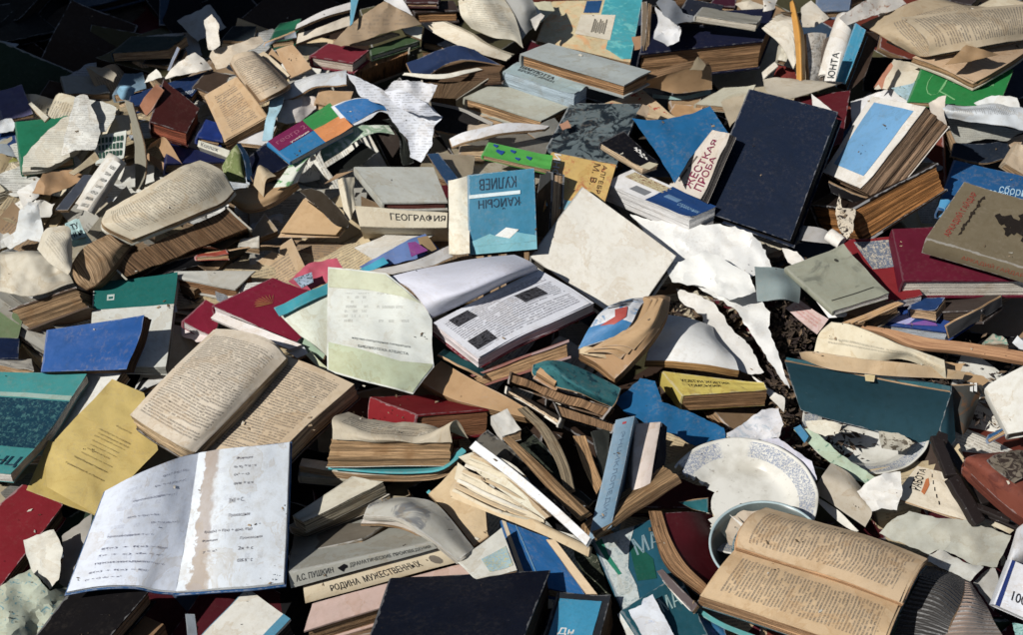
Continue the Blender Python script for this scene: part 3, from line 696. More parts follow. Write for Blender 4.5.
page1([H((262,212,9),(330,280,10),(398,368,9)), H((300,178,9.6),(372,270,10.4),(440,340,9.4)), H((345,128,10),(420,200,11),(440,338,9.5))], mplain(c(204,178,136)), 'tan page bundle with turquoise underside at the left of the fanned cream book', 'pages', 'page_bundle', .6, 9, .1)
page1([H((255,208,8),(330,290,8.6),(392,376,8)), H((262,200,8.4),(340,284,9),(402,368,8.4))], mplain(c(40,150,160)), 'narrow turquoise cover edge below the tan page bundle', 'cover', 'book_cover', .2, 8)
for a, b, lb in ():
    page1([H((a-16,b-4,12),(a+14,b+30,13)), H((a-12,b-6,12),(a+18,b+28,13))], mplain(c(30,90,130)), 'tiny blue cover tip above the fanned cream book, the %s one' % lb, 'cover', 'cover_tip', .2, 12)
for k in range(9):
    f = k/8; x0_, y0_ = 332+62*f, 205-118*f
    leaf([H((x0_,y0_,12.6+.28*k),(x0_+130,y0_+62-6*f,14+.25*k+rnd.uniform(0,.5)),(600+4*k,300-3*k,13.4+.12*k)), H((x0_+5,y0_-9,12.9+.28*k),(x0_+134,y0_+54-6*f,14.3+.25*k+rnd.uniform(0,.5)),(603+4*k,296-3*k,13.6+.12*k))], mplain(c(*((212,200,172), (188,166,130), (222,216,200))[k % 3])), root, 'page', .05, 14, 5, 13, crum=.2)
# dark translucent grey book and marble board
page1([H((390,62,10),(520,170,12),(660,300,11)), H((440,20,10.5),(560,120,12.5),(690,280,11.4))], mplain(c(96,92,84), mottle=(c(40,40,42), .3, .48, .58)), 'grey mottled cover leaning behind the bright white thin volume', 'cover', 'book_cover', .4, 11)
page1([K((348,368,14),(440,470,14.6),(530,570,14.6),(600,640,14)), K((372,360,14.4),(470,450,15.2),(560,540,15.2),(640,615,14.4))], edges(c(150,118,80)), 'narrow brown page block right of the grey mottled cover', 'pages', 'page_block', 1.2, 14, side=edges(c(150,118,80)))
page1([K((372,365,9),(440,460,9),(540,590,9)), K((430,330,9.6),(520,430,10),(600,600,9))], mplain(c(48,54,44), mottle=(c(16,20,18), .8, .46, .54)), 'dark green marbled board between two brown page blocks', 'board', 'marbled_board', .4, 9)
page1([K((400,270,13),(470,340,14.4),(530,450,14.6),(560,550,13)), K((430,262,13.4),(510,340,14.8),(565,440,15),(592,540,13.4))], edges(c(140,124,98)), 'long olive-brown strip of binding bent in an arc above the marbled board', 'binding strip', 'binding_strip', .5, 13)
page1([K((560,540,12),(640,600,11)), K((590,530,12),(655,585,11))], mplain(c(40,36,32)), 'dark torn tip at the lower end of the binding strip', 'scrap', 'paper_scrap', .5, 12, .4)
bk(K((352,360),(412,345),(365,272),(312,292)), 1.6, 12, c(206,204,196), 'small whitish box-like booklet at the head of the fanned cream book', 'booklet', 'booklet', hard=False, wear=.3, n=(0,.03,1))
# tan thin book & dark cover
page1([K((588,362,11),(625,470,11),(668,560,10)), K((630,360,11.4),(660,450,11.4),(688,520,10.4))], edges(c(184,142,94)), 'slim upright tan page block left of the blue cloth spine', 'pages', 'page_block', 1.2, 11, side=edges(c(110,80,56)))
page1([K((650,345,11),(690,520,10)), K((712,330,10),(705,480,10))], mplain(c(52,54,50)), 'thin dark cover standing between the slim tan block and the blue cloth spine', 'cover', 'book_cover', .25, 10)
# blue spine
root, on, _ = bk([(634,417),(616,420),(588,543),(612,528)][::1] and [(616,420),(588,543),(612,527),(635,416)], 3, 15, c(92,128,152), 'long faded blue cloth spine standing upright in the middle of the heap', face='spine', Wd=10, wear=.4, n=(-.15,-.5,.85), weave=True, page=TAN)
letters(root, on, 'ЭНЦИКЛОПЕДИЯ', .12, .86, .38, .64, c(72,104,130), 'spine', 0, bold=.0)
panel(root, on, .035, .055, .4, .6, c(160,50,60), 'red_mark', 'spine', n=2)
root, on, _ = bk([(635,424),(630,511),(647,505),(661,422)], 3, 13.5, c(222,206,194), 'torn white spine with a pink right edge standing next to the blue cloth spine', face='spine', Wd=9, wear=.6, n=(.1,-.5,.85), mottle=(c(200,120,110), .35, .58, .7))
page1([K((884,316,12),(845,590,12)), K((905,330,10),(890,560,9))], mplain(c(22,26,40)), 'dark navy board right of the torn white spine', 'cover', 'book_cover', .25, 11)
# tan long block
page1([H((765,352,11),(880,270,12),(1021,178,12)), H((768,338,12),(890,240,13),(1012,160,13)), ], edges(c(166,130,90)), 'long tan page block slanting from the green magazine up to the blue-rimmed plate', 'pages', 'page_block', 3.0, 12, side=edges(c(172,136,92)))
# blue leaning book
root, on, _ = bk(H((545,480),(735,520),(620,345),(482,293)), 2.2, 8.5, c(16,94,156), 'bright blue hardcover lying between the small map card and the cyan book', page=c(206,180,140), wear=.2, hard=True, n=(0,.03,1))
panel(root, on, 0, .09, 0, 1, c(214,196,166), 'pale_band'); panel(root, on, .30, .315, 0, 1, c(120,170,200), 'thin_line', up=.001)
page1([H((615,350,9.6),(735,512,9.6)), H((642,350,9.8),(768,512,9.8))], mplain(c(212,186,148)), 'pale page strip along the right side of the bright blue hardcover', 'page', 'page_strip', .3, 9.6)
# map card
root, on, _ = bk(H((410,468),(528,446),(482,318),(354,412)), .3, 10.6, c(206,206,196), 'small card printed with a coloured map left of the bright blue hardcover', 'card', 'map_card', hard=False, wear=.2, n=(0,.03,1))
panel(root, on, .36, .95, .12, .6, c(150,180,190), 'map_picture', m=surf(c(150,184,196), 10, 10, 0, .5, mottle=(c(190,180,120), 1.2, .5, .6)))
# dark floral mag piece
sheet(H((690,370,6),(770,400,6),(800,500,6),(810,520,5),(770,520,5),(720,440,6)), c(50,56,44), 'dark leafy printed scrap between the blue hardcover and the green magazine', 6, .8, mottle=(c(130,130,110), 1.5, .55, .66))
# left-over under letter
page1([E((235,508,8.6),(330,560,9.4),(440,590,9.4),(560,618,8.6)), E((300,446,9),(390,500,10.2),(480,545,10.2),(575,600,9))], mplain(c(180,142,96)), 'long broken-backed brown page block stretching under the photo magazine', 'pages', 'page_block', 1.6, 9, .25, side=edges(c(168,130,86)))
page1([E((292,424,11.2),(360,460,11.4),(425,494,11)), E((310,410,10),(400,450,10),(440,480,10))], mplain(c(30,88,92)), 'dark teal cover strip under the photo magazine', 'cover', 'book_cover', .3, 11)
# old centre books
bk(K((500,330)[0:0] or (375,140),(365,182),(690,305),(722,262)), 3, 13, c(100,78,58), 'worn brown book lying on edge above the fanned cream book, its spine cloth gone', face='fore', Wd=9, page=c(150,114,78), n=(-.1,-.6,.8), jit=1.5)
bk(K((360,190),(356,215),(536,332),(548,300)), 2, 14, c(220,212,196), 'white-covered thin book lying on edge under the worn brown book', face='fore', Wd=8, page=c(214,186,150), n=(-.1,-.6,.8))
bk(K((520,245),(545,300),(720,352),(735,320)), 2, 11.5, c(90,86,82), 'grey-covered brown block to the right of the white-covered thin book', face='fore', Wd=7, page=c(146,112,78), n=(-.1,-.6,.8))
page1([K((452,118,12),(500,104,13.4),(560,108,13),(640,140,12),(750,200,11)), K((450,148,12),(520,135,14),(560,160,14),(640,205,13),(735,240,11)), K((470,175,11),(540,195,12),(600,210,12),(660,235,11),(720,262,10))], mplain(c(44,110,116), mottle=(c(14,60,74), .7, .5, .64)), 'curled teal cover with dark streaks above the worn brown book', 'cover', 'book_cover', .3, 12, .15)
bk(K((452,150),(530,195),(545,170),(480,118)), 1.5, 13, c(170,130,90), 'rounded tan page end beside the curled teal cover', nocover=True, page=c(190,148,100), n=(0,-.3,1))
# blue sheet
sheet([(612,402,8),(628,390,9),(640,378,9),(655,381,9.5),(662,402,9),(690,412,8.5),(724,428,7.5),(728,445,7),(712,440,7),(695,446,7),(676,436,7.5),(650,425,8),(630,415,8)], c(6,96,146), 'bright blue torn cover lying in the dirt above the blue-rimmed plate', 8, .5, 'cover', 'torn_cover', folds=3, rough=.45)
# ================================================================ middle
# letter page, green edged
lp = [(328,267,11),(352,269,13),(386,273,14.5),(407,290,15),(425,306,14),(432,320,12.6),(432,345,12.6),(434,367,12),(424,379,12.6),(413,394,13),(395,389,14),(362,381,13),(327,371,10),(327,320,11)]
o, on, _ = sheet(lp, c(212,216,208), 'curling white letter sheet with pale green ends left of the photo magazine', 12, .7, 'letter', 'letter_sheet', tear=.2, folds=3, res=3.2, text=dict(rot=0, per=.9, mg=1, box=(2.5,12,5,11), gap=.5, rag=.6, st=.35), dirt=.25)
lf = frac(lp)
panel(o, lambda x, y, f, u: on(x, y, f, u), 0, 0, 0, 0, WHT, 'green_band', poly=lf([(329,268.5),(352,270.5),(385,274.5),(406,291),(420,303),(400,296),(370,290),(328.5,287)]), m=surf(c(202,206,176), 15, 20, 0, .7))
panel(o, lambda x, y, f, u: on(x, y, f, u), 0, 0, 0, 0, WHT, 'green_band', poly=lf([(328.5,342),(360,349),(400,361),(432.5,364),(432,367),(423,378),(412.5,392.5),(395,387.5),(362,379.5),(328.5,369.5)]), m=surf(c(190,200,166), 15, 20, 0, .7))
for tx_, x0_, y0_, w_, h_ in (('БИБЛИОТЕКА АТЕИСТА', 358, 347, 50, 2.6), ('научно-популярная литература', 352, 339, 58, 2.2)):
    letters(o, lambda x, y, f, u: on(*lf([(328,267),(434,394)])[0], f, u) if False else on((x0_+x*w_-327)/107, (y0_+x*w_*.16-y*h_-267)/127, f, u), tx_, 0, 1, 0, 1, c(96,100,96))
# photo magazine : rolled left page + printed right page
root, fs = openbook([
  ([E((135,197,13),(200,225,14),(245,275,14.6),(272,318,12.4)), E((235,172,14),(320,215,16.4),(365,245,16.8),(400,258,13)), E((400,140,14),(450,165,17),(500,190,17),(520,200,13)), E((520,128,13),(560,145,15),(585,162,14.4),(594,176,12))], mplain(c(206,208,222), dirt=.15), .25),
  ([E((275,332,12),(345,388,12.6),(412,440,12)), E((380,278,12.4),(460,320,13),(530,375,12.4)), E((490,222,12.4),(570,262,13),(645,325,12.4)), E((592,172,12),(680,222,12.6),(757,272,12))], mtext(c(210,212,220), text=dict(rot=90, per=.36, mg=.9, gap=.36, st=.75, ink=(.07,.07,.09)), dirt=.15), 1.8)],
  'open magazine with grey photographs and columns of print in the centre of the heap', c(120,30,44), h=12, page=c(226,214,214), cat_='magazine', name='open_magazine', crum=.1)
_, on, _ = fs[1]
for a0, a1, b0, b1 in ((.62,.83,.30,.52), (.05,.22,.62,.86), (.10,.28,.10,.30)):
    panel(root, lambda x, y, f, u: on(x, y, f, .0008), b0, b1, a0, a1, c(60,60,66), 'photograph', m=surf(c(70,70,76), 6, 4, 0, .5, mottle=(c(24,24,28), 1.6, .45, .6)), n=4)
bk(E((398,488),(684,384),(690,438),(404,532)), 2.6, 10.5, c(150,92,80), 'tan old book with a dusty pink cover right under the photo magazine', face='fore', Wd=8, page=c(186,146,100), wear=.5, n=(.15,-.62,.78))
# curly coloured book
root = thing('book', 'twisted paperback with a blue, white and red cover and wavy brown pages', 'book', W(640,350,7), None, (630,335))
_, on, _ = leaf([E((712,412,12),(790,385,13),(840,372,13.4)), E((745,350,13.4),(830,325,15),(872,335,14.6)), E((790,290,13.4),(860,275,15),(896,285,14.6)), E((840,266,12.6),(880,258,14),(925,254,13.4))], mplain(c(214,216,220), mottle=(c(60,130,180), .35, .52, .62)), root, 'front_cover', .12, h=13, crum=.3)
panel(root, lambda x, y, f, u: on(x, y, f, .0010), 0, 1, 0, .34, c(40,120,176), 'blue_print')
panel(root, lambda x, y, f, u: on(x, y, f, .0014), 0, 0, 0, 0, c(180,70,60), 'red_print', poly=[(.2,.3),(.5,.25),(.7,.4),(.55,.6),(.3,.55),(.4,.4)])
letters(root, lambda x, y, f, u: on(x, y, f, .0014), 'мир', .1, .75, .62, .9, c(40,44,56), rot=1, bold=.02)
leaf([E((715,425,10.6),(770,455,10.6),(822,500,10)), E((790,380,12.6),(840,400,13),(870,452,12)), E((880,345,13.4),(920,360,14),(935,380,13)), E((900,262,13.4),(950,275,14.2),(978,310,13)), E((935,252,12.6),(965,250,13.4),(988,256,12.4))], mplain(c(170,132,88)), root, 'page_block', 2.0, h=11, side=edges(c(172,130,84)), crum=.25)
leaf([E((716,400,12.3),(745,405,12.4),(800,410,12)), E((716,424,11.6),(760,432,11.8),(795,440,11.4))], tx(c(206,182,142)), root, 'page', .3, h=12)
for k in range(3):
    leaf([E((730+k*26,420-k*8,12.6+.4*k),(800+k*22,420-k*10,13+.4*k),(840+k*20,440-k*14,12.4+.4*k)), E((850+k*18,345-k*6,13.8+.4*k),(893+k*18,350-k*8,14.2+.3*k),(905+k*16,365-k*10,13.4+.4*k)), E((908+k*22,256,13.8),(930+k*18,262,14.4),(944+k*12,276,13.4))], mplain(c(188,152,106)), root, 'page', .12, h=12, crum=.2)
# white blank book
bk([(531,257),(628,326),(676,256),(583,187)][::1], 2.8, 9.5, c(222,218,206), 'large blank white hardcover with a worn spine shaded grey in the middle of the heap', page=c(90,84,76), wear=.5, spine_col=c(140,140,134), asp=1.3, lam=.25, dirt=.32)  # spine painted grey to stand for its shaded side; the wear is real
# geography
root, on, _ = bk(B2((525,188),(778,185),(722,49),(413,46)), 1.7, 12, c(176,178,170), 'grey hardcover with scuffed cloth lying on the geography textbook', page=c(120,66,56), wear=.4, n=(0,.03,1))
root, on, _ = bk(B2((778,228),(412,202),(432,284),(775,288)), 3, 10.3, c(206,196,170), 'cream geography textbook with its title on the spine', 'book', face='spine', Wd=12, page=c(190,180,150), n=(0,-.5,.86), wear=.3)
letters(root, on, 'ГЕОГРАФИЯ', .02, .63, .22, .62, c(34,30,28), 'spine', 2, bold=.03)
bk(B2((398,250),(412,200),(405,90),(365,88)), 1, 10.6, c(206,196,172), 'cream board sticking out left of the grey scuffed hardcover', 'board', 'board', hard=False, wear=.3)
# blue Kuliev book
root, on, _ = bk([(470,255),(537,249),(534,168),(468.5,175)], 2.6, 14.5, c(4,118,152), 'blue poetry book standing upside down against the geography textbook', page=c(60,54,48), wear=.5, hard=False, n=(-.05,-.62,.78), curl=-.3)
panel(root, on, 0, 1, .0, .17, c(104,178,194), 'pale_band')
panel(root, on, 0, 0, 0, 0, WHT, 'mountain_shape', up=.0012, poly=[(.02,.16),(.3,.24),(.42,.20),(.6,.27),(.75,.22),(1,.17),(1,.10),(.02,.10)], m=surf(c(104,178,194), 15, 20, 0, .5))
panel(root, on, 0, 0, 0, 0, WHT, 'white_peak', up=.0016, poly=[(.38,.21),(.55,.30),(.74,.26),(.6,.16)], m=surf(c(220,224,220), 15, 20, 0, .5))
panel(root, on, 0, .78, .70, .745, c(204,222,226), 'white_stripe', up=.0012)
letters(root, on, 'КУЛИЕВ', .16, .72, .79, .93, c(10,50,74), rot=2, bold=.0)
letters(root, on, 'КАЙСЫН', .14, .76, .53, .67, c(10,50,74), rot=2, bold=.0)
page1([[(448,180,13),(449,215,12.6),(449,254,11)], [(458,178,13.6),(459,215,13),(459,255,11.4)], [(468.5,175,13.4),(469.5,215,13),(470,254,11.6)]], mplain(c(228,222,202)), 'white folded jacket flap at the left side of the blue poetry book', 'flap', 'jacket_flap', .1, 13)
# book behind : grey board with blue spine, tan
bk(B((345,540),(395,522),(402,470),(290,458)), 1.6, 11, c(150,136,112), 'tan clothbound board behind the blue poetry book', hard=True, wear=.4)
page1([B((258,462,13),(320,556,12)), B((292,460,13.4),(352,536,12.4))], mplain(c(26,56,88)), 'dark blue loose spine leaning behind the geography textbook', 'spine', 'loose_spine', 1.0, 12)
bk(B((380,520),(585,560),(612,520),(400,465)), 1.6, 8.5, c(196,188,168), 'pale board behind the top of the blue poetry book', hard=False, wear=.3, mottle=(c(150,140,110), .3, .5, .6))
# yellow book, green strip, leaning spine
root, on, _ = bk([(546,206),(600,218),(616,166),(553,152)], 1.8, 10.5, c(216,178,92), 'orange and yellow textbook with white lettering right of the blue poetry book', page=c(120,100,70), wear=.3, hard=False, mottle=(c(196,120,70), .5, .5, .66), asp=1.3)
letters(root, on, 'ИНФОР', .02, .14, .25, .98, WHT, rot=3, bold=.02)
letters(root, on, 'М. В.', .66, .76, .55, .95, c(90,60,40), rot=3); letters(root, on, 'АЛГЕБРА', .80, .87, .3, .95, c(90,60,40), rot=3)
panel(root, on, 0, .5, 0, .17, c(120,180,200), 'blue_corner')
bk([(531,235),(549,240),(552,172),(541,170)], 2, 10, c(56,58,60), 'charcoal spine squeezed between the blue poetry book and the yellow textbook', wear=.5, hard=True, prior=(-.3,-.4,.8))
root, on, _ = bk(B((425,466),(628,512),(636,470),(445,427)), .8, 13, c(64,164,52), 'green booklet with blue splashes above the blue poetry book', hard=False, wear=.2, n=(0,.03,1))
for (a, b, r_) in ((.22,.45,.1),(.4,.7,.07),(.5,.25,.06),(.12,.8,.06),(.66,.45,.07)):
    panel(root, on, 0, 0, 0, 0, c(20,70,150), 'blue_splash', up=.0012, poly=[(a+r_*(1+.5*math.sin(k*2.3))*math.cos(k*.785)*.6, b+r_*(1+.4*math.cos(k*1.7))*math.sin(k*.785)*2) for k in range(8)])
# zhestkaya proba + white-blue textbook + blue folded
root, on, _ = bk([(604,183),(690,219),(716,208),(634,169)], 3.2, 9.2, c(222,222,222), 'white textbook with a dark blue corner and a barcode, its clean pages facing down', page=c(226,224,222), wear=.15, hard=False, n=(0,.03,1), rough=.35)
panel(root, on, .48, 1, .0, 1, c(22,64,120), 'blue_half'); panel(root, on, .05, .5, .55, .9, c(170,150,110), 'picture', n=3, m=surf(c(200,190,150),8,5,0,.5,mottle=(c(120,70,50),1.4,.5,.58)))
panel(root, on, .24, .42, .16, .42, c(120,124,130), 'barcode', n=3); panel(root, on, .56, .72, .42, .62, c(90,130,170), 'crest', n=3, up=.0012)
letters(root, on, 'справочник', .74, .98, .3, .46, c(120,160,190))
root, on, _ = bk([(669,186),(702,200),(731,134),(713,130)][::1], 1.2, 12.2, c(206,196,184), 'white paperback lettered in maroon beside the big navy hardcover', wear=.25, hard=False, page=c(90,84,80), asp=1.5)
letters(root, on, 'ЖЕСТКАЯ', .34, .60, .08, .86, c(130,30,70), rot=1, bold=.03)
letters(root, on, 'ПРОБА', .66, .90, .10, .62, c(130,30,70), rot=1, bold=.03)
panel(root, on, .14, .20, .12, .33, c(110,98,90), 'author_line', n=2, up=.001); panel(root, on, .14, .20, .37, .56, c(110,98,90), 'author_line', n=2, up=.001)
o, on, _ = sheet([(632,118,11.5),(646,120,11.5),(662,120,11.5),(690,114,12),(710,106,12.5),(729,134,12),(712,131,12),(690,158,11.6),(675,183,11),(655,150,11)], c(6,98,150), 'large bright blue sheet folded between the marbled book and the navy hardcover', 14, .7, 'cover', 'torn_cover', tear=.5, folds=2, rough=.45, res=4)
# big navy hardcover
bk([(699,210),(790,241),(838,112),(750,89)], 3.0, 13.2, c(12,26,48), 'big navy blue hardcover lying open to the sun above the torn white wrapping paper', page=c(60,56,52), wear=.3, asp=1.35, rough=.45, lam=.25)
bk(C((445,440),(480,430),(505,272),(345,290)), 3.0, 10.8, c(96,28,36), 'oxblood red hardcover behind the big navy hardcover', wear=.4, page=c(90,70,60), n=(.05,.03,1))
sheet(C((388,280,13),(455,335,13),(392,318,13)), c(226,222,214), 'small white paper triangle on the oxblood red hardcover', 16, .2, tear=.4, res=3)
# white wrapping paper
sheet([(630,214,6),(648,219,6.5),(690,224,7),(735,226,8),(752,233,8),(766,250,7),(772,270,6.5),(748,276,7),(757,296,7),(770,312,6.5),(768,328,6),(778,352,6),(790,388,5),(776,370,5.5),(752,335,6),(734,308,6.5),(706,292,7),(680,278,7),(660,250,6.5)], c(230,230,226), 'big torn white wrapping paper spreading below the navy hardcover', 7, 1.6, 'wrapping paper', 'torn_wrapping_paper', folds=7, res=3.2, tear=1.7, dirt=.12)
sheet([(662,262,8),(680,262,8.5),(706,250,9.5),(722,258,10),(750,275,9.5),(756,292,8),(730,300,8),(700,286,8),(672,282,7.5)], c(228,228,222), 'raised crumpled ridge of white wrapping paper right of the blank white book', 9, 1.7, 'wrapping paper', 'torn_wrapping_paper', folds=6, dirt=.1)
sheet([(676,288,5),(702,296,6),(718,308,6),(733,330,6),(749,345,6),(764,372,5.5),(749,374,5),(732,366,5.5),(716,345,5.5),(702,315,5.5),(680,300,5)], c(224,222,216), 'torn white strip with ragged fingers above the dark soil', 6, .8, 'wrapping paper', 'torn_wrapping_paper', folds=4, res=3.5, tear=1.8, dirt=.12)
sheet([(752,376,4.5),(775,392,5),(785,398,5),(784,412,4.5),(770,398,4.5)], c(222,218,208), 'small white torn shred beside the yellow book', 5, .5, tear=1.2, res=3)
# white book w/ curved cover, yellow book
page1([C3((562,195,7.4),(680,200,8.2),(800,212,8),(920,232,7)), C3((575,150,8),(700,130,9),(820,150,8.4),(900,180,7)), C3((610,90,7.6),(710,70,8.6),(780,80,8),(835,110,6.8)), C3((640,20,6),(720,30,7),(790,50,6.4),(820,64,5.6))], mplain(c(222,222,218), dirt=.15), 'white-backed book with a rippled cover lying on the yellow book', 'book', 'book', 1.1, 8, .15, side=edges(c(176,132,72)))
root, on, _ = bk(C3((705,330),(1030,310),(1015,285),(625,236)), 3.0, 6.5, c(196,176,70), 'yellow paperback with black letters half buried under the white-backed book', wear=.5, page=c(160,120,78), hard=False, n=(0,.03,1), mottle=(c(140,120,60), .4, .55, .7))
letters(root, on, 'КОВТУН ЖОВТИЙ', .12, .62, .56, .74, c(40,34,20), bold=.03); letters(root, on, 'ТОМСЬКИЙ', .14, .50, .34, .5, c(40,34,20), bold=.03)
# crimson pair
root, on, _ = bk([(213,306),(297,344),(332,300),(273,278)], 2.2, 8.5, c(124,20,48), 'crimson book with a gold wheat sprig and white pages above the open novel', wear=.25, hard=False, page=c(230,222,220), n=(0,.03,1))
for k in range(9):
    a = 2.2+k*.24
    panel(root, on, 0, 0, 0, 0, c(150,88,50), 'wheat_ear', up=.001, poly=[(.42,.5),(.42+.17*math.cos(a)-.012, .5+.20*math.sin(a)),(.42+.20*math.cos(a+.05), .5+.24*math.sin(a+.05)),(.42+.15*math.cos(a+.12), .5+.18*math.sin(a+.12))])
bk([(183,322),(214,338),(222,308),(206,300)], 1.4, 6.5, c(136,24,52), 'crimson corner jutting out left under the wheat-sprig book', wear=.3, hard=False, page=c(220,210,206))
page1([D((632,318,9.6),(730,360,9.6),(870,412,9.4)), D((650,300,9.8),(770,345,10),(905,398,9.6))], mplain(c(232,226,222)), 'fanned white pages at the front edge of the wheat-sprig book', 'pages', 'page_bundle', .8, 9.5, .15, side=edges(c(228,220,216)))
sheet(D((545,330,5),(600,350,6),(640,380,6),(590,390,5),(545,370,5)), c(220,206,204), 'whitish page corner left of the open novel', 6, .6)
# teal / mint
page1([D((825,293,9.5),(905,250,10.5),(985,214,10.5)), D((848,318,10),(920,290,11),(988,262,11)), D((900,370,9.6),(945,400,10),(985,436,9.6))], mplain(c(206,212,196)), 'off-white folder leaf with a turquoise top edge left of the letter sheet', 'folder', 'paper_folder', .15, 10, .15)
page1([D((822,290,10.6),(905,247,11.4),(988,210,11.4)), D((838,314,10.8),(915,278,11.6),(990,242,11.6))], mplain(c(24,150,166)), 'turquoise strip along the top of the off-white folder leaf', 'strip', 'folder_strip', .12, 11)
page1([D((800,328,7),(880,395,8),(968,446,8)), D((840,318,7.5),(905,370,8.4),(976,430,8.2))], mplain(c(150,176,150)), 'mint green backing board under the off-white folder leaf', 'board', 'board', .3, 8)
page1([D((915,425,9),(945,455,9.4),(975,478,9)), D((930,415,9.2),(958,445,9.6),(985,468,9.2))], mplain(c(196,204,170)), 'pale green paper corner hanging below the mint backing board', 'paper', 'paper_corner', .1, 9)
sheet(D((855,415,8),(910,400,9),(925,425,9),(890,438,8)), c(214,218,222), 'white slip with a blue numeral beside the open novel', 9, .2, tear=.3, res=3)
sheet(D((865,207,8),(925,155,9),(1010,138,9.5),(1030,170,9),(990,205,9),(930,236,8),(895,225,8)), c(190,72,96), 'crumpled pink booklet cover behind the off-white folder', 8, .9, 'booklet', 'crumpled_booklet')
sheet(D((880,200,10),(935,180,10.5),(940,210,10.5),(905,228,10)), c(150,170,190), 'small photo print stuck on the crumpled pink cover', 10, .3, mottle=(c(60,80,90), 2, .5, .6), tear=.3, res=3)
# center small: blue/purple, whites under
sheet(B2((430,440,9),(530,385,10),(620,335,10.5),(690,310,10),(745,370,9.5),(650,410,9.5),(560,430,9),(470,455,8.5)), c(92,122,180), 'blue and violet leaflet poking out above the letter sheet', 9.5, .4, 'leaflet', 'leaflet', tear=.4)
sheet(B2((620,345,11),(650,340,11),(700,375,11),(635,400,11)), c(130,50,130), 'violet patch of paper on the blue leaflet', 11, .2, tear=.3, res=3)
sheet(B2((640,330,10),(700,318,10),(735,370,10),(700,385,10.4)), c(150,124,84), 'brown scrap at the right end of the blue leaflet', 11, .3, tear=.3, res=3)
sheet(B2((430,450,9.4),(525,402,10.2),(545,425,10.4),(470,458,9.6)), c(20,150,180), 'cyan corner at the left end of the blue leaflet', 10, .2, tear=.3, res=3)
page1([B2((470,455,10.2),(640,420,11),(780,358,11)), B2((560,470,9.8),(700,440,10.6),(800,400,10.6))], mplain(c(190,188,186), mottle=(c(150,130,106), .4, .55, .7)), 'pale stained strip of paper above the rolled magazine page', 'paper', 'paper_strip', .1, 10)
page1([B2((410,360,6),(500,420,6)), B2((520,320,6.5),(780,290,6.5)), B2((600,270,6),(790,285,6))], mplain(c(208,206,198)), 'white sheet lying flat below the geography textbook', 'paper', 'loose_page', .1, 6, .3)
# ================================================================ right side
# white book with light blue panel, orange-edged book
root, on, _ = bk([(823,172),(860,188),(925,106),(872,96)], 5.2, 16, c(216,212,204), 'white paperback with a light blue panel on its cover right of the big navy hardcover', page=c(150,120,92), wear=.3, hard=False, n=(-.75,0,.66), curl=-.4, lift=.0, jit=2)
panel(root, on, .12, .86, .13, .93, c(96,154,200), 'blue_panel')
bk([(864,243),(948,190),(938,163),(851,211)][::1] and [(938,163),(851,209),(865,244),(948,191)], 4, 11.5, c(40,30,26), 'old book with burnt orange page edges under the light blue panelled paperback', face='fore', Wd=12, page=c(172,114,52), n=(.30,-.72,.62), wear=.9, jit=1.5)
sheet(B4((285,232,12),(300,150,13),(312,210,13),(365,215,13),(355,300,12.6),(330,330,12),(300,290,12)), c(214,200,176), 'torn cream spine lining on the end of the orange-edged book', 12.6, .5, tear=1.6, res=3, mottle=(c(40,30,26), 1.2, .5, .56))
page1([C((448,575,11.5),(520,612,11),(560,630,10)), C((440,545,12.5),(530,590,12.5),(590,600,11.5))], mplain(c(26,24,26)), 'black worn spine flap between the navy hardcover and the orange-edged book', 'spine', 'loose_spine', .4, 11)
# green booklet, map sheets behind
root, on, _ = bk(A4((574,400),(925,425),(985,278),(634,252)), .8, 11, c(20,128,58), 'grass green booklet with pale line drawing under the splayed brown book', 'booklet', 'booklet', hard=False, wear=.2, n=(0,.03,1), rough=.4)
for p0 in range(5): panel(root, on, .38, .92-.1*(p0 % 2), .84-.07*p0, .865-.07*p0, c(110,190,110), 'text_line', n=3, up=.001) if p0 < 2 else None
for a in range(12):
    x = .22+.1*math.cos(a*.52); y = .5+.32*math.sin(a*.52); x2 = .22+.1*math.cos((a+1)*.52); y2 = .5+.32*math.sin((a+1)*.52)
    panel(root, on, 0, 0, 0, 0, c(120,190,120), 'drawn_line', up=.001, poly=[(x,y),(x2,y2),(x2+.008,y2+.012),(x+.008,y+.012)])
panel(root, on, 0, 0, 0, 0, c(120,190,120), 'drawn_line', up=.001, poly=[(.34,.9),(.36,.9),(.30,.3),(.5,.12),(.49,.10),(.28,.29)])
letters(root, on, 'в схемах и', .40, .66, .66, .74, c(130,200,130)); letters(root, on, 'в таблицах', .40, .86, .52, .60, c(130,200,130))
sheet(A4((438,350,8),(515,232,9.5),(640,255,9.5),(580,392,8.5),(520,350,8.5)), c(216,206,184), 'cream title sheet with a reddish-brown figure left of the grass green booklet', 9, .7)
sheet(A4((436,345,10.6),(470,290,11.4),(505,245,11.6),(512,258,11.6),(480,310,11.4),(470,350,10.8),(455,330,11)), c(190,124,92), 'reddish-brown figure printed on the cream title sheet', 11, .2, 'print', 'printed_figure', tear=.6, res=2.5)
sheet(A4((500,345,9),(580,330,10),(620,300,10),(600,370,9.5),(570,400,9)), c(156,190,204), 'light blue paper scrap at the left edge of the grass green booklet', 9.6, .4, mottle=(c(80,90,60), 1.3, .56, .62))
sheet(A4((345,400,7),(490,350,8),(530,350,8),(580,400,8),(660,415,8),(610,460,7.5),(410,420,7.5),(350,500,7)), c(222,222,222), 'white diagram sheet spread behind the light blue panelled paperback', 7.6, .8)
sheet(A4((350,470,6),(420,420,6.4),(400,500,6),(270,600,6)), c(28,74,110), 'dark blue cover corner showing left of the light blue panelled paperback', 6, .3)
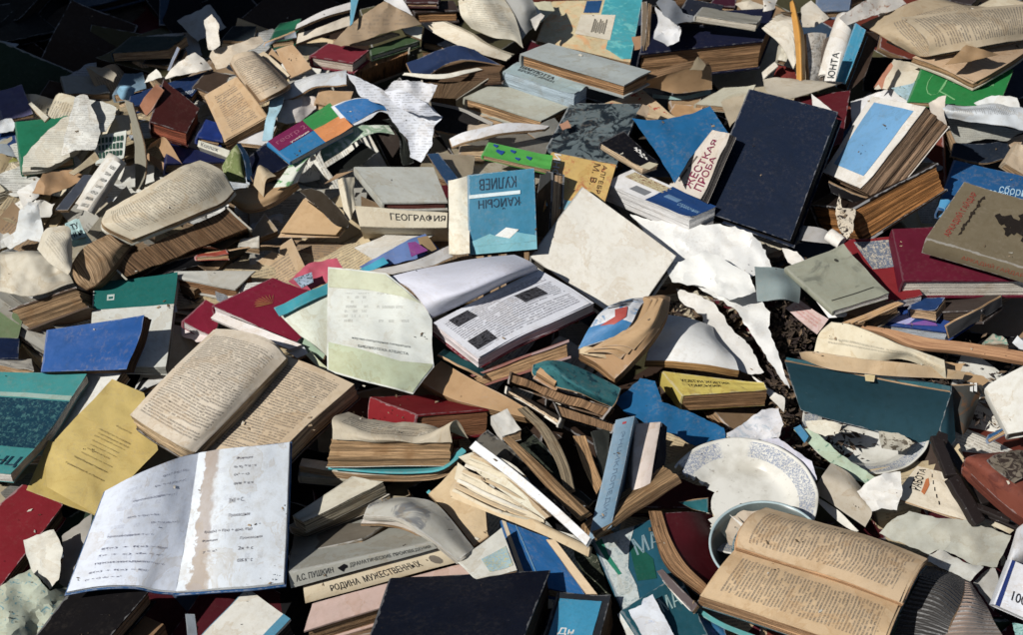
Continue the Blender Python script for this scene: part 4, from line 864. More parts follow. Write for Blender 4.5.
# teal book and rolled newspaper
root, on, _ = bk(A4((285,325),(325,335),(406,122),(368,88)), 3.5, 13, c(20,128,162), 'narrow teal blue paperback leaning against the rolled newspaper', face='spine', Wd=10, wear=.3, page=c(60,46,38), n=(-.2,-.6,.75)) if False else bk(A4((285,325),(325,335),(406,122),(366,90)), 1.6, 13, c(20,128,162), 'narrow teal blue paperback leaning against the rolled newspaper', wear=.3, page=c(60,46,38), hard=False, n=(-.35,-.3,.9), lam=2)
page1([A4((330,335,10),(345,350,9.6),(400,300,10)), A4((405,125,13),(430,125,12.6),(462,128,12))], mplain(c(70,54,44)), 'dark brown page block with a lit edge right of the teal blue paperback', 'pages', 'page_block', 1.0, 11, side=edges(c(90,72,56)))
def roll(a, b, r, m, label, nm='rolled_newspaper', cat_='newspaper', turns=2.2, h=0):
    """a and b: (px,py,height) of the ends, r in cm: a sheet rolled to a tube"""
    p0, p1 = W(*a), W(*b); ax = (p1-p0).normalized(); u = ax.orthogonal().normalized(); v = ax.cross(u)
    if nm is None: pass
    N = 44; V = []; Fc = []; U = []
    L = (p1-p0).length
    for k in range(N+1):
        an = k/N*turns*2*math.pi; rr = r/100*(.55+.45*k/N)
        for j in range(15):
            f = j/14; q = p0+ax*(L*f)
            w = 1+.12*noise.noise(Vector((k*.2, f*3, r)))+.05*noise.noise(Vector((k*.5, f*11, r)))
            V.append(q+(u*math.cos(an)+v*math.sin(an)*.8)*rr*w)
    for k in range(N):
        for j in range(14):
            i = k*15+j; Fc.append([i, i+1, i+16, i+15]); x = [k*turns*6.28*r/N, (k+1)*turns*6.28*r/N]; y = [L*100*j/14, L*100*(j+1)/14]
            U.append([(x[0], y[0]), (x[0], y[1]), (x[1], y[1]), (x[1], y[0])])
    mm = m(turns*6.28*r, L*100) if callable(m) else m
    o = mesh_obj(nm, V, Fc, U, [mm], None, None, True)
    sm = o.modifiers.new('s', 'SOLIDIFY'); sm.thickness = .0006
    tag(o, label, cat_, None, ((a[0]+b[0])/2, (a[1]+b[1])/2)); return o
roll((826,80,10), (846,18,14), 1.9, mplain(c(218,214,206)), 'long white rolled newspaper standing in front of the teal paperback')
root, on, _ = bk(A4((245,318),(285,322),(310,205),(272,200)), .2, 14.3, c(216,212,204), 'printed newspaper strip lettered in black around the foot of the rolled newspaper', 'newspaper', 'newspaper_strip', hard=False, wear=.1, n=(-.2,-.5,.8))
letters(root, on, 'ЮНТА', .1, .8, .1, .95, c(40,50,54), rot=1, bold=.02)
sheet(A4((300,70,15),(370,20,15),(440,-20,14),(540,-10,13),(565,15,13),(500,45,14),(430,60,14),(370,85,14),(330,100,14.6)), c(206,200,190), 'crumpled newspaper top spreading from the rolled newspaper with a faint brown drawing', 14.5, 1.4, 'newspaper', 'crumpled_newspaper', mottle=(c(160,120,100), .8, .58, .64), folds=7)
page1([A4((180,315,11),(200,318,10.6),(222,320,10)), A4((172,130,14),(210,125,14),(252,132,13))], mplain(c(190,186,178), mottle=(c(120,116,110), 1.2, .48, .6)), 'grey marbled slim volume standing between the orange paper and the rolled newspaper', 'book', 'slim_book', .8, 12)
page1([A4((200,318,10),(235,322,10)), A4((245,150,13),(268,140,13))], mplain(c(96,84,74)), 'thin brown cover right of the grey marbled slim volume', 'cover', 'book_cover', .6, 12)
o, on, _ = page1([A4((132,316,12),(150,318,12.6),(167,316,12)), A4((128,200,14),(148,205,15),(166,200,14)), A4((118,110,15),(140,115,16),(160,130,15)), A4((106,20,16),(122,18,16.6),(138,60,16)), A4((112,2,16),(118,0,16.2),(126,8,16))], mplain(c(212,150,44), rough=.5), 'bright orange-yellow folded paper strip standing upright at the top', 'paper strip', 'folded_paper_strip', .15, 14, .2)
# fanned pages left of strip
root = thing('book', 'small book with pages fanned upwards left of the orange-yellow strip', 'book', W(788,45,9), None, (782,40))
for k in range(8):
    f = k/7
    leaf([A4((120,270,11),(128+3*k,250-4*k,11.6)), A4((70+8*k,180-14*k,13+.2*k),(110+4*k,150-12*k,13.6+.2*k)), A4((-5+10*k,110-9*k,14+.3*k),(30+9*k,86-6*k,14.6+.3*k))], tx(c(212,206,190), st=.3), root, 'page', .12, 8, 10, crum=.3)
bk(A4((60,235),(90,245),(112,190),(72,172)), 1.4, 12, c(206,200,180), 'small cream booklet at the foot of the upward-fanned pages', 'booklet', 'booklet', hard=False)
page1([A4((0,310,9),(60,262,10)), A4((-5,285,9),(50,240,10))], mplain(c(210,204,190)), 'cream paper strip sloping left of the orange-yellow strip', 'strip', 'paper_strip', .2, 9)
sheet(A4((40,305,7),(60,255,8),(120,270,8),(135,318,7)), c(120,46,40), 'dark red cover scrap at the foot of the orange-yellow strip', 7.5, .4)
page1([A4((0,310,12),(20,360,12.6),(110,385,12.6)), A4((60,300,12.4),(180,318,12.6),(300,330,12)), A4((120,318,11),(230,322,11),(300,325,11))], mplain(c(184,174,154)), 'tan sheet lying just behind the top edge of the big navy hardcover', 'paper', 'loose_page', .1, 12, .25)
sheet(A4((150,30,9),(190,0,10),(240,50,10),(262,70,9),(205,105,9),(155,105,9)), c(196,188,172), 'cream torn page right of the top of the orange-yellow strip', 9.6, .8)
bk(A4((210,45),(340,40),(350,-30),(215,-25)), 2, 7, c(90,108,134), 'blue-grey book at the top edge behind the rolled newspaper', wear=.3)
# splayed brown book
root, fs = openbook([
  ([A4((590,228,12),(700,268,13),(830,328,12.6)), A4((640,200,13),(770,235,14),(900,290,13.4)), A4((700,165,13),(850,185,14.6),(1040,195,13)), A4((760,120,12),(900,120,13.4),(1050,110,12))], tx(c(180,150,116), st=.2), 1.0),
  ([A4((385,95,12),(470,140,13),(585,208,12.6)), A4((520,40,14),(560,110,15.4),(655,218,14.4)), A4((640,-10,14.6),(800,50,16.4),(850,190,15.4)), A4((740,5,14),(890,60,16),(1035,150,14.4)), A4((800,20,12),(920,35,14),(1050,75,13))], tx(c(176,156,124), rot=0, per=.42, mg=1.2, st=.7, box=(5,30,3,17)), .12)],
  'splayed old book with brown pages and one printed leaf curling over it', c(190,180,160), h=13, page=c(160,124,84), crum=.3)
leaf([A4((540,66,15.4),(640,150,17),(655,218,15)), A4((700,50,16.4),(760,105,18.4),(800,198,16.2)), A4((860,30,16.6),(910,95,18.4),(930,172,16.2)), A4((1050,15,16),(1050,80,17.6),(1050,150,15.5))], tx(c(184,166,136), rot=0, per=.42, mg=1.0, st=.75), root, 'page', .08, 24, 20, 15, None, .3)
sheet(A4((718,252,16),(760,215,17),(800,175,18),(870,195,17.4),(925,213,16),(820,240,16)), c(150,118,78), 'brown dog-eared leaf folded back on the splayed old book', 17, .6, 'page', 'folded_page', tear=.5)
page1([A4((485,165,10),(560,200,10.6),(640,230,10)), A4((500,150,10.6),(570,185,11),(650,215,10.6))], mplain(c(190,180,160)), 'pale cover edge sticking out under the splayed old book', 'cover', 'book_cover', .25, 10)
bk(A4((840,30),(1023,90),(1060,20),(930,-20)), 1.4, 9, c(204,190,160), 'tan framed board in the top right corner behind the splayed book', wear=.3, page=TAN)
bk(A4((700,-5),(820,20),(870,-30),(760,-60)), 2, 6, c(60,50,50), 'dark book at the top edge behind the splayed old book', wear=.3)
# crumpled text roll right
o, on, _ = page1([A4((722,402,12),(800,410,13),(900,405,13.4),(1000,420,12.6)), A4((705,425,13.6),(810,435,14.6),(920,435,15),(1030,450,14)), A4((715,455,12.4),(820,470,13.4),(930,490,14),(1028,515,13))], tx(c(196,202,206), rot=90, st=.5, per=.3), 'crinkled silver-white roll of printed paper at the right edge', 'paper', 'rolled_page', .1, 13, .6)
sheet(A4((830,405,13),(900,375,14),(970,378,14),(1000,385,13.6),(1015,430,13),(930,430,13.4)), c(206,208,206), 'crumpled pale paper on top of the silver-white printed roll', 13.6, .8)
o, on, _ = sheet(A4((722,452,10),(830,475,10.6),(1028,515,10),(960,555,9),(880,545,9.4),(765,568,9),(738,510,10)), c(160,160,150), 'grey printed sheet hanging under the silver-white roll', 10, .9, text=dict(per=.4, mg=.2, st=.45))
sheet(A4((652,405,13),(690,382,13.6),(722,375,14),(712,440,13.6),(724,492,13),(690,470,12.6),(660,440,13)), c(212,200,184), 'cream round-cornered scrap right of the light blue panelled paperback', 13.4, .8)
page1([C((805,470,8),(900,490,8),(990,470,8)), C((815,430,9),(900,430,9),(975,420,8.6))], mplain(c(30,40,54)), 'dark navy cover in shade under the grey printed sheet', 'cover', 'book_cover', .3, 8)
bk(C((970,490),(1030,530),(1040,440),(1005,430)), 1.6, 9, c(196,176,148), 'tan paperback standing at the right edge beside the grey printed sheet', 'book', hard=False)
bk(A4((950,560),(1000,600),(1035,530),(985,540)), 1.2, 8, c(176,150,120), 'tan page bundle at the right edge above the olive hardcover', 'pages', 'page_bundle', hard=False)
root, on, _ = bk([(938,210),(1035,225),(1045,182),(955,160)], 1.6, 8.5, c(16,86,140), 'blue book with white handwriting partly hidden by the olive hardcover', wear=.25, hard=False, page=c(40,44,56), n=(0,.03,1))
letters(root, on, 'сборник', .55, .95, .5, .72, c(170,206,226))
letters(root, on, 'задач', .45, .68, .42, .56, c(170,206,226))
page1([B4((690,205,11),(715,215,11),(690,245,10)), B4((700,175,11),(735,180,11),(720,240,10.4))], mplain(c(60,150,200)), 'small light blue paper tab left of the olive hardcover', 'tab', 'paper_tab', .1, 11)
# olive book
root, on, dm = bk([(1029,268),(1060,211),(964,182),(926,238)], 2.6, 15.5, c(116,104,80), 'olive brown hardcover with red lettering and a dark horse rider drawing at the right edge', wear=.55, page=c(170,150,120), n=(.02,.03,1), rough=.7, weave=True)
letters(root, on, 'АРКАДИЙ ГАЙДАР', .10, .88, .80, .89, c(150,52,38), bold=.01)
letters(root, on, 'АРКАДИЙ ГАЙДАР', .02, .62, .28, .66, c(150,70,44), 'spine', 2)
letters(root, on, 'ГЛАДІЄВ', .10, .17, .20, .76, c(150,52,38), rot=1) if False else None
for k in range(10): panel(root, on, 0, 0, 0, 0, c(50,42,34), 'twig_ornament', up=.001, poly=[(y, 1-x) for x, y in [(.25+.01*math.sin(k*2), .16+k*.07),(.275+.012*math.sin(k*3), .20+k*.07),(.262, .245+k*.07),(.24+.012*math.cos(k*2), .21+k*.07)]])
for (a, b, r_) in ((.50,.62,.035),(.55,.58,.05),(.62,.60,.07),(.70,.54,.08),(.78,.58,.09),(.72,.70,.05),(.66,.44,.05),(.86,.46,.08)):
    panel(root, on, 0, 0, 0, 0, c(40,34,30), 'rider_drawing', up=.001+.0002*(a), poly=[(b+r_*1.3*(1+.4*math.cos(k*1.9))*math.sin(k*.7), 1-(a+r_*(1+.45*math.sin(k*2.1+a*9))*math.cos(k*.7))) for k in range(9)])
_q = bk([(1029,268),(926,238),(924,252),(1026,283)], 3, 15.0, c(122,110,84), 'x', face='spine') if False else None
# maroon hardcover
bk([(893,229),(1008,223),(1055,280),(904,281)], 3.4, 11, c(100,20,44), 'large maroon hardcover with clean cream page edges under the olive hardcover', page=c(214,206,190), wear=.12, n=(0,.03,1))
root, on, _ = bk([(840,240),(890,300),(915,296),(893,243)][::1] and [(888,302),(922,297),(893,238),(841,240)], 1.4, 8.8, c(130,32,38), 'glossy red booklet with a town picture between the grey-green booklet and the maroon book', 'booklet', 'booklet', wear=.3, hard=False, page=c(210,206,206), n=(0,.03,1), rough=.3)
panel(root, on, .2, .95, .5, .95, c(100,110,126), 'town_picture', m=surf(c(100,112,130), 8, 6, 0, .4, mottle=(c(190,180,160), 1.3, .5, .56)))
# grey-green booklet
root, on, _ = bk([(834,311),(889,294),(843,246),(786,267)], .9, 12, c(150,152,132), 'grey-green booklet with a faint smudge lying on fanned white pages', 'booklet', 'booklet', wear=.2, hard=False, page=c(214,210,204), n=(-.05,.03,1), mottle=(c(110,112,98), .22, .52, .7))
panel(root, on, .10, .86, .16, .175, c(70,70,62), 'ruled_line', n=6, up=.001)
panel(root, on, 0, 0, 0, 0, c(60,60,54), 'emblem', up=.001, poly=[(.72+.03*math.cos(k*.8), .80+.035*math.sin(k*.8)) for k in range(8)])
page1([F((345,200,9),(385,245,9.6),(440,318,9)), F((360,215,10),(410,265,10.2),(485,315,9.6))], mplain(c(228,228,228)), 'white pages fanned under the lower left side of the grey-green booklet', 'pages', 'page_bundle', .7, 9.5, .1, side=edges(c(222,220,214)))
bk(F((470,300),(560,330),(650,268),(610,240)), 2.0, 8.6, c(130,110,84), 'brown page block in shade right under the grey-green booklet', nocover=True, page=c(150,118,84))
for k in range(3): page1([F((480+22*k,332-3*k,10.5),(640+8*k,268+2*k,11)), F((488+22*k,338-3*k,10.5),(650+8*k,272+2*k,11))], mplain(c(190,150,100)), ('lowest', 'middle', 'uppermost')[k]+' of three thin tan wood splinters under the grey-green booklet', 'splinter', 'wood_splinter', .25, 8)
o, on, _ = page1([F((310,288,5),(360,330,5.6),(405,365,5)), F((350,262,6),(400,295,6.4),(440,320,6))], mtext(c(206,180,176), text=dict(rot=0, per=.5, mg=.6, ink=(.35,.08,.08), st=.5)), 'pinkish card printed in red below the fanned white pages', 'card', 'printed_card', .1, 5.5)
page1([F((218,163,9.5),(222,215,10.5),(226,268,9.5)), F((280,166,10.6),(290,215,11.8),(295,262,10.8)), F((345,178,9.5),(355,225,10.5),(352,272,9))], mplain(c(124,140,140), dirt=.15), 'curved blue-grey card at the edge of the dark soil', 'card', 'curved_card', .15, 10)
sheet(F((300,108,7),(345,118,7.6),(372,150,7.6),(350,170,7),(318,150,7)), c(226,222,214), 'white paper point beside the blue-grey card', 7.4, .4, res=3)
page1([F((325,80,7),(400,90,8),(470,98,7.6)), F((360,40,8),(420,50,9),(455,70,8))], mplain(c(150,148,146)), 'grey shaded sheet under the spine end of the orange-edged book', 'paper', 'loose_page', .1, 8, .4)
roll((829,234,9), (842,243,9), 1.0, mplain(c(222,218,210)), 'short white paper roll beside the glossy red booklet', 'paper_roll', 'paper roll')
# blue booklet with white pages
root, on, _ = bk(F((563,332),(798,360),(960,252),(690,270)), 2.6, 6.5, c(36,70,140), 'thick blue handbook with white page edges lying in shade above the wooden plank', wear=.2, page=c(206,214,224), n=(0,.03,1), hard=True)
panel(root, on, .08, .5, .1, .6, c(170,170,220), 'white_shape', poly=[(.02,.1),(.45,.06),(.38,.5),(.3,.55)]); panel(root, on, .4, .7, .05, .3, c(130,80,170), 'violet_shape', poly=[(.42,.05),(.8,.1),(.6,.3)], up=.0011)
page1([F((800,378,7),(880,330,8),(960,280,8)), F((790,342,9),(870,300,10),(955,252,9.6))], mplain(c(70,70,72)), 'charcoal back board raised at the right of the thick blue handbook', 'board', 'board', .3, 8)
bk(F((680,290),(760,300),(790,262),(700,255)), 1.5, 8.4, c(26,60,110), 'small dark blue booklet lying on the thick blue handbook', 'booklet', 'booklet', hard=False)
bk(F((770,300),(900,295),(960,250),(780,252)), 2, 8.0, c(70,60,56), 'dim brown volume under the maroon hardcover beside the dark blue booklet', page=c(90,74,60))
# plank
def woodm():
    mt = bpy.data.materials.new('raw_wood'); mt.use_nodes = True; t = NT(mt)
    out = t.n('ShaderNodeOutputMaterial'); bs = t.n('ShaderNodeBsdfPrincipled'); t.l(bs.outputs[0], out.inputs[0])
    uv = t.n('ShaderNodeUVMap').outputs[0]; sx = t.n('ShaderNodeSeparateXYZ'); t.l(uv, sx.inputs[0]); x, y = sx.outputs[0], sx.outputs[1]
    g_ = t.noise(t.vec(t.m('MULTIPLY', x, .12), t.m('MULTIPLY', y, 3.0)), 1.3, 5, .7, .8); k_ = t.noise(uv, .25, 2)
    cur = t.mix(t.ramp(g_, .3, .7), c(196,146,98), c(138,92,56)); cur = t.mix(t.m('MULTIPLY', t.ramp(k_, .62, .72), .7), cur, c(90,56,36))
    t.l(cur, bs.inputs['Base Color']); bs.inputs['Roughness'].default_value = .8
    b = t.n('ShaderNodeBump'); b.inputs['Distance'].default_value = .001; b.inputs['Strength'].default_value = .6; t.l(g_, b.inputs['Height']); t.l(b.outputs[0], bs.inputs['Normal'])
    return mt
WOOD = woodm()
page1([F((478,338,8.6),(600,362,8.6),(700,405,8.6),(830,418,8.6),(1040,452,8.6)), F((520,336,9),(620,350,9),(740,378,9),(860,392,9),(1045,422,9))], WOOD, 'rough split wooden plank lying right above the teal box file', 'plank', 'wooden_plank', .9, 9, .08, side=WOOD)
# teal box file
root = thing('box_file', 'dark teal binder cover standing open and stuffed with crumpled yellowed pages', 'binder', W(870,420,3), None, (870,405))
TEAL = surf(c(32,66,78), 22, 12, .5, .45, dirt=.35)
leaf([C4((145,385,3.5),(250,420,3.5),(400,458,3.5),(530,495,3.5),(655,530,3.5)), C4((110,285,7),(260,325,7),(420,362,7),(560,395,7),(700,425,7)), C4((84,198,11),(250,228,11.4),(400,258,11.6),(560,290,11.6),(726,318,11))], TEAL, root, 'front_board', .3, h=8)
leaf([C4((658,528,3.5),(700,545,3.5),(742,500,4)), C4((726,318,11.2),(726,300,11),(728,290,10.6))], TEAL, root, 'hinge', .2, h=8)
leaf([C4((90,182,9.6),(250,210,10),(400,238,10),(560,262,10),(728,295,9.6)), C4((86,196,10.6),(250,226,11.2),(400,256,11.3),(560,287,11.3),(726,315,10.7))], surf(c(28,130,146), 20, 3, .2, .4, mottle=(c(40,60,70), 1.0, .58, .62)), root, 'lining', .1, h=9)
leaf([C4((742,470,3),(770,480,3),(800,440,3)), C4((728,292,10.4),(790,290,10.2),(850,288,9.6))], mplain(c(84,84,80), mottle=(c(110,80,56), .4, .5, .62)), root, 'side_board', .3, h=8)
for k in range(2): panel(root, lambda x, y, f, u: W(974+k*4+x*3-y*0-4, 391-y*9+x*1, 9.9), 0, 1, 0, 1, c(226,226,222), 'white_mark', n=1)
o, on, _ = page1([C4((195,165,12),(330,188,13),(430,195,13),(560,195,13),(705,264,12)), C4((215,95,14),(330,110,15),(430,130,15),(560,165,14.6),(702,230,13.4)), C4((262,50,15),(335,60,16),(440,95,16),(560,145,15),(698,196,14))], tx(c(214,202,172), st=.45, rot=0), 'sheaf of wrinkled yellowed text pages on top of the teal binder', 'pages', 'crumpled_pages', .2, 14, .7)
o, on, _ = page1([C4((150,190,11.6),(250,225,12.4),(400,245,12.6),(560,258,12.6),(770,268,11.6)), C4((140,165,13),(200,162,13.8),(400,190,14),(560,205,14),(780,240,12.6))], mplain(c(190,162,122)), 'long tan torn leaf drooping along the rim of the teal binder', 'page', 'torn_page', .2, 12, .6)
sheet(C4((700,200,11),(780,205,11),(760,235,11),(850,255,10.6),(882,272,10),(845,292,10),(760,262,10.6),(700,240,11)), c(186,150,104), 'ragged tan leaf end between the teal binder and the wooden plank', 10.6, .8, tear=1.5)
page1([C4((392,246,12.4),(396,272,12)), C4((432,250,12.4),(428,276,12))], mplain(c(190,170,120)), 'tan paper tab hanging over the rim of the teal binder', 'tab', 'paper_tab', .08, 12)
# right edge white book, small green box
bk([(1009,434),(1060,425),(1050,352),(985,386)], 2.4, 9, c(214,212,202), 'white book standing at the right edge next to the teal binder', page=c(170,140,106), wear=.3, n=(-.2,-.3,.9))
bk(C4((850,128),(945,140),(930,112),(888,92)), 1.5, 8.5, c(180,170,150), 'tiny carton with a green stripe on the wooden plank', 'carton', 'carton', hard=False, mottle=(c(70,140,120), .8, .48, .54), page=c(150,120,90))
sheet(C4((960,125,8),(980,98,9),(1023,140,8),(1040,160,8),(990,150,8)), c(216,220,222), 'small white paper fleck at the right end of the wooden plank', 8.5, .3, tear=.4, res=3)
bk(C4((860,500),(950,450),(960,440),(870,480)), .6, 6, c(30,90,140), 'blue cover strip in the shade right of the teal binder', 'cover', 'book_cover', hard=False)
# ================================================================ bottom right
def ring(cpx, h, rx, prof, mats, parent, name, tilt=(0,0), N=72, wav=0, cut=None):
    """lathe: prof = list of (radius fraction, z cm), rx radius cm"""
    c0 = W(cpx[0], cpx[1], h); V = []; Fc = []; U = []; mi = []
    Mx = Matrix.Rotation(R(tilt[0]), 3, 'X') @ Matrix.Rotation(R(tilt[1]), 3, 'Y')
    for (r_, z) in prof:
        for k in range(N):
            a = k/N*2*math.pi; w = 1+wav*math.cos(a*12)*(1 if r_ > .9 else 0)
            V.append(c0+Mx @ Vector((r_*rx/100*math.cos(a)*w, r_*rx/100*math.sin(a)*w, z/100)))
    def pxy(v):
        d = v-CAM; z = d.dot(RZ); return (511.5+d.dot(RX)/z/TANH*511.5, 317.5-d.dot(RY)/z/TANH*511.5)
    for i in range(len(prof)-1):
        for k in range(N):
            if cut and cut(*pxy((V[i*N+k]+V[(i+1)*N+(k+1) % N])/2)): continue
            a, b = i*N+k, i*N+(k+1) % N; Fc.append([a, b, b+N, a+N]); mi.append(0)
            U.append([(k/N*60, prof[i][0]*rx), ((k+1)/N*60, prof[i][0]*rx), ((k+1)/N*60, prof[i+1][0]*rx), (k/N*60, prof[i+1][0]*rx)])
    o = mesh_obj(name, V, Fc, U, mats, mi, parent, True); fixn(o); return o
def china(lo, hi, Rr):
    mt = bpy.data.materials.new('china'); mt.use_nodes = True; t = NT(mt)
    out = t.n('ShaderNodeOutputMaterial'); bs = t.n('ShaderNodeBsdfPrincipled'); t.l(bs.outputs[0], out.inputs[0])
    uv = t.n('ShaderNodeUVMap').outputs[0]; sx = t.n('ShaderNodeSeparateXYZ'); t.l(uv, sx.inputs[0]); x, y = sx.outputs[0], sx.outputs[1]
    n1 = t.noise(uv, 5.0, 2, .5, 1.2); wp = t.n('ShaderNodeTexCoord').outputs['Object']; n0 = t.noise(wp, 22, 4); grp = t.m('SINE', t.m('ADD', t.m('MULTIPLY', x, .1047), 3.137))
    d = t.m('MULTIPLY', t.m('GREATER_THAN', y, lo), t.m('LESS_THAN', y, hi))
    d = t.m('MULTIPLY', d, t.ramp(n1, .47, .52)); d = t.m('MULTIPLY', d, t.ramp(grp, -.985, -.96))
    cur = t.mix(t.m('MULTIPLY', t.ramp(n0, .42, .7), .55), c(218,216,206), c(150,142,122)); cur = t.mix(t.m('MULTIPLY', t.ramp(t.noise(wp, 120, 6, .8), .58, .68), .5), cur, c(110,94,74))
    cur = t.mix(t.m('MULTIPLY', d, .62), cur, c(62,94,146))
    t.l(cur, bs.inputs['Base Color']); bs.inputs['Roughness'].default_value = .22
    bs.inputs['Coat Weight'].default_value = .3
    return mt
def plate(cpx, h, rr, label, tilt, group=None, cutf=None):
    root = thing('plate', label, 'plate', W(cpx[0], cpx[1], h-1), group, cpx)
    ring(cpx, h, rr, [(.02,-2.0),(.2,-2.0),(.4,-2.0),(.52,-2.0),(.60,-2.0),(.66,-1.7),(.72,-1.2),(.80,-.86),(.89,-.48),(.98,-.1),(1.0,0),(1.0,-.25),(.98,-.4),(.89,-.8),(.80,-1.2),(.72,-1.6),(.60,-2.4),(.4,-2.4),(.2,-2.4),(.02,-2.4)], [china(rr*.76, rr*.96, rr)], root, 'dish', tilt, 160, .004, cut=cutf)
    return root
plate((742,494), 9.6, 9.1, 'chipped white china plate with a blue flower rim partly under the enamel bowl', (-4, -3), None, lambda x, y: (x-668)*.62+462 < y-(2.5*math.sin(x*.7)+1.5*math.sin(x*1.9)) and x < 712)
plate((866,424), 3.8, 8.2, 'dirty white plate with traces of blue pattern wedged under the teal binder', (-3, -2))
# enamel bowl
root = thing('bowl', 'dirty grey-blue enamel bowl under the open text book', 'bowl', W(762,528,7), None, (740,530))
EN = flat(c(94,104,102), .3, 'enamel')
ring((767,545), 12.3, 6.4, [(.02,-4.2),(.5,-4.2),(.8,-3.2),(.96,-.8),(1.0,0),(1.03,.05),(1.03,-.25),(.98,-1.0),(.84,-3.5),(.5,-4.6),(.02,-4.6)], [EN], root, 'bowl_body', (-6, -3), 72)
ring((767,545), 12.3, 6.4, [(1.0,.02),(1.02,.16),(1.045,.10),(1.045,-.06),(1.02,-.12)], [flat(c(170,192,196), .3, 'enamel_rim')], root, 'rim', (-6, -3), 72)
sheet(D4((-26,75,12.5),(-5,45,13),(30,50,13),(25,90,12.8),(5,110,12.4))[0:0] or I((130,325,10.6),(150,280,11.4),(185,262,12.2),(240,262,12.6),(215,300,12),(170,370,11),(140,365,10.8)), c(184,168,146), 'brownish paper scraps lying in the enamel bowl', 11.6, .8, tear=1.4)
sheet(I((143,275,12.6),(185,305,12.8),(180,312,12.6)), c(226,222,212), 'white sliver of paper standing in the enamel bowl', 12.8, .1, tear=.2, res=2)
# open text book bottom right
openbook([
  ([I((165,372,15.5),(330,425,15.2),(490,475,14.8),(662,542,14)), I((172,325,16.6),(360,372,16.6),(540,420,16.2),(690,482,15)), I((210,275,16.4),(390,318,16.6),(560,362,16.2),(718,432,15)), I((252,254,15.4),(420,300,15.6),(580,345,15.2),(740,408,14.2))], tx(c(196,168,130), rot=90, per=.40, mg=1.15, st=.75, gap=.38, rag=.06), 1.7),
  ([I((55,520,13),(240,580,13),(420,640,12.6),(600,700,12)), I((110,440,14.4),(290,500,14.4),(460,555,14),(628,620,13.4)), I((165,374,14.2),(330,427,14.2),(490,478,13.8),(660,543,13))], tx(c(198,168,126), rot=90, per=.40, mg=1.15, st=.75, gap=.38, rag=.06), 2.6)],
  'large open text book with yellowed densely printed pages at the lower right', c(30,80,90), h=15, page=c(196,150,104))
# dark red broken book
root = thing('book', 'broken dark red book cover with a ragged brown spine beside the enamel bowl', 'book', W(700,560,6), None, (690,560))
leaf([D3((618,168,10.6),(650,260,11.2),(700,350,11.2),(800,445,10)), D3((720,162,9.5),(760,240,9.6),(800,310,8.4),(850,400,7.6)), D3((815,170,6),(850,240,6),(890,300,6),(930,360,6))], mplain(c(84,22,30), wear=.3, rough=.45), root, 'cover', .3, h=11, crum=.1)
leaf([D3((572,160,10.6),(595,255,11.2),(645,370,11.2),(775,475,10.2)), D3((622,160,11),(656,262,11.6),(711,355,11.6),(806,450,10.8))], edges(c(160,120,80)), root, 'torn_spine_edge', .8, h=12, crum=.3, side=edges(c(120,84,54)))
# magazine MA
root, on, _ = bk(D3((478,545),(690,470),(585,195),(362,270)), .6, 8.6, c(24,84,104), 'torn blue-green magazine with large letters lying left of the broken dark red book', 'magazine', 'magazine', wear=.6, hard=False, n=(0,.03,1), page=c(200,206,200), rough=.35)
panel(root, on, 0, 0, 0, 0, WHT, 'white_fold', poly=[(0,0),(.30,0),(.36,.25),(.34,.5),(.5,.78),(.7,1),(0,1)], m=surf(c(196,206,204), 15, 20, .2, .4, mottle=(c(150,166,168), .8, .5, .62)))
panel(root, on, 0, 0, 0, 0, WHT, 'green_edge', poly=[(.0,.96),(.12,.98),(.12,.75),(.2,.45),(.14,.45),(.05,.7)], m=surf(c(20,128,100), 15, 20, .1, .4), up=.0012)
panel(root, on, 0, 0, 0, 0, WHT, 'green_field', poly=[(.40,.30),(.72,.25),(.78,.5),(.62,.75),(.5,.78)], m=surf(c(16,84,70), 15, 20, .1, .4), up=.0009)
letters(root, on, 'МАТ', .56, 1.2, .62, .84, c(120,150,160), bold=.03)
root, on, _ = bk(D3((560,680),(800,640),(690,400),(470,540)), .5, 10, c(22,78,92), 'second blue-green magazine lying below the torn one with big pale letters', 'magazine', 'magazine', wear=.4, hard=False, n=(0,.03,1), page=c(190,196,196), rough=.35)
letters(root, on, 'МАТ', .52, .98, .55, .8, c(130,160,160), bold=.03)
page1([D3((450,555,9),(480,620,9),(500,680,9)), D3((470,540,9.4),(520,610,9.6),(545,680,9.4))], mplain(c(196,200,196)), 'pale layered page edges at the left of the second blue-green magazine', 'pages', 'page_bundle', .8, 9.3)
sheet(D3((495,540,11),(545,520,11.6),(552,495,11.8),(588,478,12),(618,540,11.8),(670,635,11),(560,660,11)), c(206,212,220), 'white torn slip with a bluish stain on the second blue-green magazine', 11.6, .5, mottle=(c(120,150,200), .7, .62, .72))
page1([D3((603,390,11),(640,440,11.6),(740,548,11)), D3((625,382,11.4),(665,425,12),(760,520,11.4))], mplain(c(96,84,84)), 'frayed grey fabric hinge under the ragged brown spine', 'binding strip', 'binding_strip', .6, 11, .2)
page1([D3((625,425,10),(680,490,10.4),(740,550,10)), D3((640,415,10.4),(690,475,10.8),(752,535,10.4))], mplain(c(224,220,214)), 'white page wedge under the frayed grey hinge', 'pages', 'page_bundle', .3, 10)
bk(D3((740,640),(880,690),(860,610),(750,555)), 1.0, 8.5, c(30,110,160), 'blue magazine corner showing below the open text book', 'magazine', 'magazine', hard=False, mottle=(c(90,120,190), .4, .5, .6))
page1([D3((750,545,9.2),(840,600,9.2),(980,660,9)), D3((765,530,9.6),(850,585,9.6),(990,640,9.4))], mplain(c(60,140,140)), 'thin green-blue cover edge under the open text book', 'cover', 'book_cover', .2, 9)
